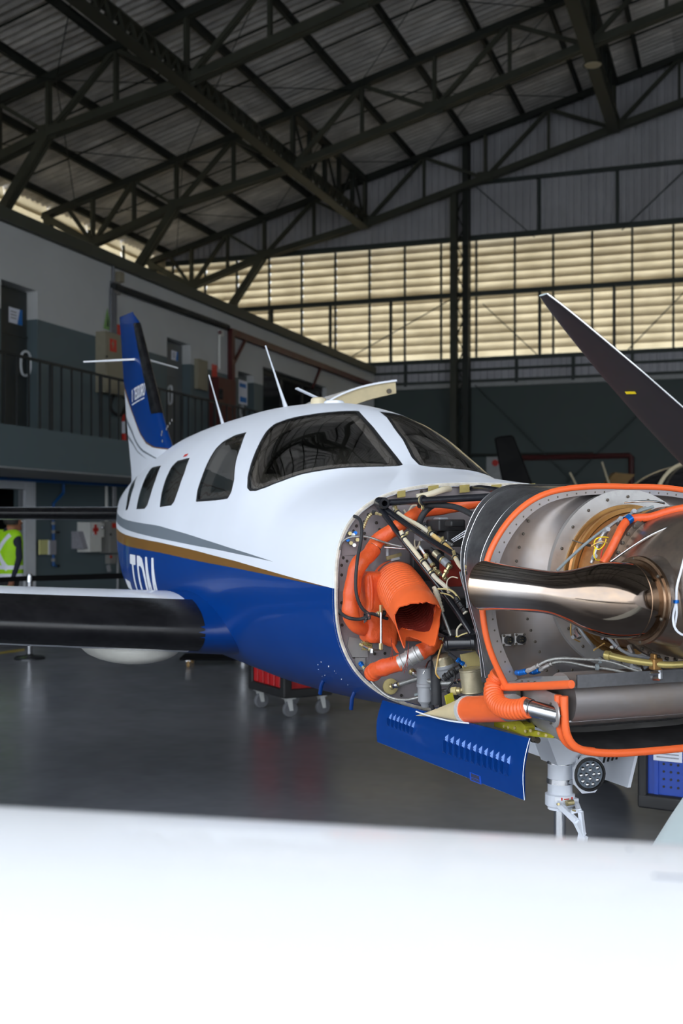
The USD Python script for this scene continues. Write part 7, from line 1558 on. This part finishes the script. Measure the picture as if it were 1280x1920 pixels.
# registration on the side and the name on the fin: letters follow the skin
def on_skin(v, s0, z0, cs, slant=0.0, side=1):
    """letter mesh in x (towards the nose), y (up) laid on the fuselage side"""
    out = []
    for x, y, h in v:
        s, z = s0 - x * cs - slant * y, z0 + y; out.append((s, fus_t(s, z, side) + side * (.0012 + h), z))
    return np.array(out)
def fine(m, e=.02):
    v, f = arr(m); return trimesh.remesh.subdivide_to_size(v, f, e)
rA, rB = FUS(271.5, 1049), FUS(297, 1050); r0 = FUS(243, 1043)
zt_, zb_ = FUS(272, 1047)[2], FUS(285, 1150)[2]; hL = zt_ - zb_
chars = '-TDM'; xs0 = [FUS(235, 1085)[0], FUS(244, 1044)[0], FUS(257, 1046)[0], FUS(272.5, 1049)[0]]; xs1 = [FUS(242.5, 1085)[0], FUS(254, 1045)[0], FUS(271, 1048)[0], FUS(288, 1049)[0]]
for ch, a_, b_ in zip(chars, xs0, xs1):
    tm = meshkit.text_mesh(ch, hL, .0006, True); v, f = fine((tm.vertices, tm.faces)); v = np.array(v); v[:, 0] -= v[:, 0].min(); w = v[:, 0].max(); k = (a_ - b_) / w
    if ch == '-': v[:, 1] += 0
    vv = on_skin(v, a_, zb_, k); part(AC, 'registration_letter', (vv, f), 'ink_white', parent=fus, label='registration character %s' % ('dash' if ch == '-' else ch))
for ch, k in zip('RP', (0, 1)):
    pass
def fin_t(s, z):
    le, te = fin_section(z); c = te - le; x = min(max((s - le) / c, 0), 1); return 5 * .10 * (.2969 * math.sqrt(x) - .126 * x - .3516 * x * x + .2843 * x ** 3 - .1036 * x ** 4) * min(c, 1.0) * float(np.interp(z, [1.6, 2.1, 3.4], [1.6, 1.2, .75]))
def on_fin(m, A, ex, ez):
    v, f = m; out = []
    for x, y, h in v:
        s, z = A[0] + x * ex[0] + y * ez[0], A[1] + x * ex[1] + y * ez[1]; out.append((s, fin_t(s, z) + .004 + h, z))
    return (np.array(out), f)
LA, LB, LT = PT(241.5, 754, .07), PT(267, 740, .07), PT(241.5, 732, .07)
dx_ = np.array([LB[0] - LA[0], LB[2] - LA[2]]); dz_ = np.array([LT[0] - LA[0], LT[2] - LA[2]]); dz_[0] = 0
for k_, ch in enumerate('O TEODORO'):
    if ch == ' ': continue
    tm = meshkit.text_mesh(ch, 1.0, .0006, True); v, f = fine((tm.vertices, tm.faces), .5); v = np.array(v); v[:, 0] -= v[:, 0].min(); v[:, 0] *= .096 / v[:, 0].max(); v[:, 0] += k_ * .112
    part(AC, 'fin_letter', on_fin((v, f), (LA[0], LA[2]), dx_, dz_), 'ink_white', parent=FIN, label='white letter on the fin' if k_ == 0 else None)
for x0, x1 in ((0, .70), (.74, .98)):
    bx = trimesh.creation.box((1, 1, .0006)); b = bx.vertices * [x1 - x0, .10, 1] + [(x0 + x1) / 2, -.24, 0]; v2, f2 = fine((b, bx.faces), .2)
    part(AC, 'fin_underline', on_fin((np.array(v2), f2), (LA[0], LA[2]), dx_, dz_), 'ink_white', parent=FIN)
q0, q1 = FUS(343, 857), FUS(354, 850)
part(AC, 'red_placard', grid(np.array([[(s, fus_t(s, z) + .0015, z) for z in np.linspace(q0[2], q1[2], 4)] for s in np.linspace(q0[0], q1[0], 4)]), False, False, False), 'sign_red', parent=fus)
part(AC, 'fin_rivets', bolts([(p[0], fin_t(p[0], p[2]) + .002, p[2]) for p in [PT(200 + x / 6, 560 + y / 6, .1) for x, y in ((595, 1362), (572, 1398), (550, 1432), (535, 1462), (520, 1495), (522, 1528), (537, 1600))]], (0, 1, 0), .012, .004, 8), 'plate_steel', parent=FIN, kind='stuff')
# skin seams
for s in (.50, 1.90, 2.95, 4.15):
    part(AC, 'skin_seam', grid(np.array([ring(s + q, -h, 96) for q, h in ((-.0035, -.0004), (-.0015, .0006), (.0015, .0006), (.0035, -.0004))]), True, False, False), 'skin_paint', parent=fus, smooth=False) if False else None
# belly drain masts
for a_, b_ in (((605, 1282), (600, 1301)), ((662, 1303), (658, 1330))):
    A_ = FUS(a_[0], a_[1] - 6); B_ = PT(*b_, A_[1]); part(AC, 'drain_mast', sweep([A_ + [0, -.02, .03], A_ * .5 + B_ * .5 + [.0, 0, .01], B_], .008, 10), 'paint_blue', smooth=60)
# main gear, mostly behind other things
for sx in (-1, 1):
    c = np.array([2.0, sx * 1.85, .22])
    lg = part(AC, 'main_gear_leg', merge(cyl(c + [0, -sx * .12, .0], c + [0, -sx * .12, .85], .045, 16), cyl(c + [0, -sx * .14, 0], c + [0, sx * .02, 0], .025, 12)), 'paint_white')
    part(AC, 'main_wheel', lathe([(.09, -.075), (.17, -.08), (.205, -.06), (.22, -.02), (.22, .02), (.205, .06), (.17, .08), (.09, .075)], c, (0, 1, 0), 32), 'rubber_black', parent=lg, smooth=40); part(AC, 'wheel_hub', cyl(c + [0, -.05, 0], c + [0, .05, 0], .09, 20, .01), 'cast_grey', parent=lg)
# panel latches along the lower cowl and small chips in the blue paint
part(AC, 'paint_chips', merge(*[ball(FUS(x, y) + [0, .0005, 0], r_, 1, (1, .3, 1)) for x, y, r_ in ((596, 1246, .0025), (602, 1241, .003), (616, 1249, .004), (609, 1266, .002), (597, 1255, .002), (627, 1258, .002), (640, 1273, .003), (604, 1268, .0015), (652, 1284, .002), (630, 1262, .0012))]), 'paint_white', parent=fus, kind='stuff')
# ================================================================== THE WHITE WING IN THE FOREGROUND (frame w)
FGW = thing('foreground_wing', 'white wing of another aircraft across the whole bottom, out of focus', 'wing', 'w', (0, .8, 0))
def fg_ring(x):
    """section at x: a thick aerofoil lying across the view, its far edge about 1 m away"""
    ze = EYE - ((1528 + (x / .46) * 56 + 2 * (x / .46) ** 2) - HY + 8) / FPX * .98
    q = naca(30, .16, .03); c = .95; far = 1.02
    return np.stack([np.full(len(q), x), far - q[:, 0] * c, ze - .062 + q[:, 1] * c + q[:, 0] * .01], 1)
FW_ = part(FGW, 'wing_skin', grid(np.array([fg_ring(x) for x in np.linspace(-2.2, 4.7, 34)])), 'paint_white_matte', smooth=50)
fb = np.array([5.3, -1.2, 0.0])
part(FGW, 'fuselage', lathe([(0, -3.4), (.12, -3.3), (.3, -2.0), (.55, .2), (.62, 1.6), (.5, 2.8), (.2, 3.5), (0, 3.6)], fb + [0, 0, 1.22], (0, 1, 0), 32), 'paint_white_matte', smooth=50)
for q_ in ((0, 2.6), (-1.6, .9), (1.2, .9)):
    c = fb + [q_[0], q_[1] + .6, .19]; part(FGW, 'gear_leg', cyl(c, c + [0, 0, .72], .035, 12), 'steel_dark'); part(FGW, 'wheel', lathe([(.06, -.06), (.16, -.06), (.19, -.03), (.19, .03), (.16, .06), (.06, .06)], c, (1, 0, 0), 20), 'plastic_black')
# faint stencilled lines near the right edge
xs_ = np.linspace(.15, .42, 120); SG = np.array([fg_ring(x)[:30] for x in xs_]); SP = np.stack([640 + FPX * SG[..., 0] / SG[..., 1], HY - FPX * (SG[..., 2] - EYE) / SG[..., 1]], -1)
def on_fg(px, py):
    d = np.hypot(SP[..., 0] - px, SP[..., 1] - py); i, j = np.unravel_index(np.argmin(d), d.shape); return SG[i, j]
for n_, (x0, x1, y0, y1) in enumerate(((1216, 1300, 1602, 1612), (1222, 1300, 1630, 1646), (1176, 1206, 1590, 1597))):
    k = 0; x = x0
    while x < x1:
        w = 7 + 5 * ((k * 7) % 3) / 2; P = np.array([on_fg(x, y0), on_fg(x + w, y0), on_fg(x + w, y1), on_fg(x, y1)]) + [0, 0, .0012]
        part(FGW, 'stencil_mark', hull(np.vstack([P, P - [0, 0, .002]])), 'stencil_grey', parent=FW_, smooth=False); x += w + 2.5; k += 1
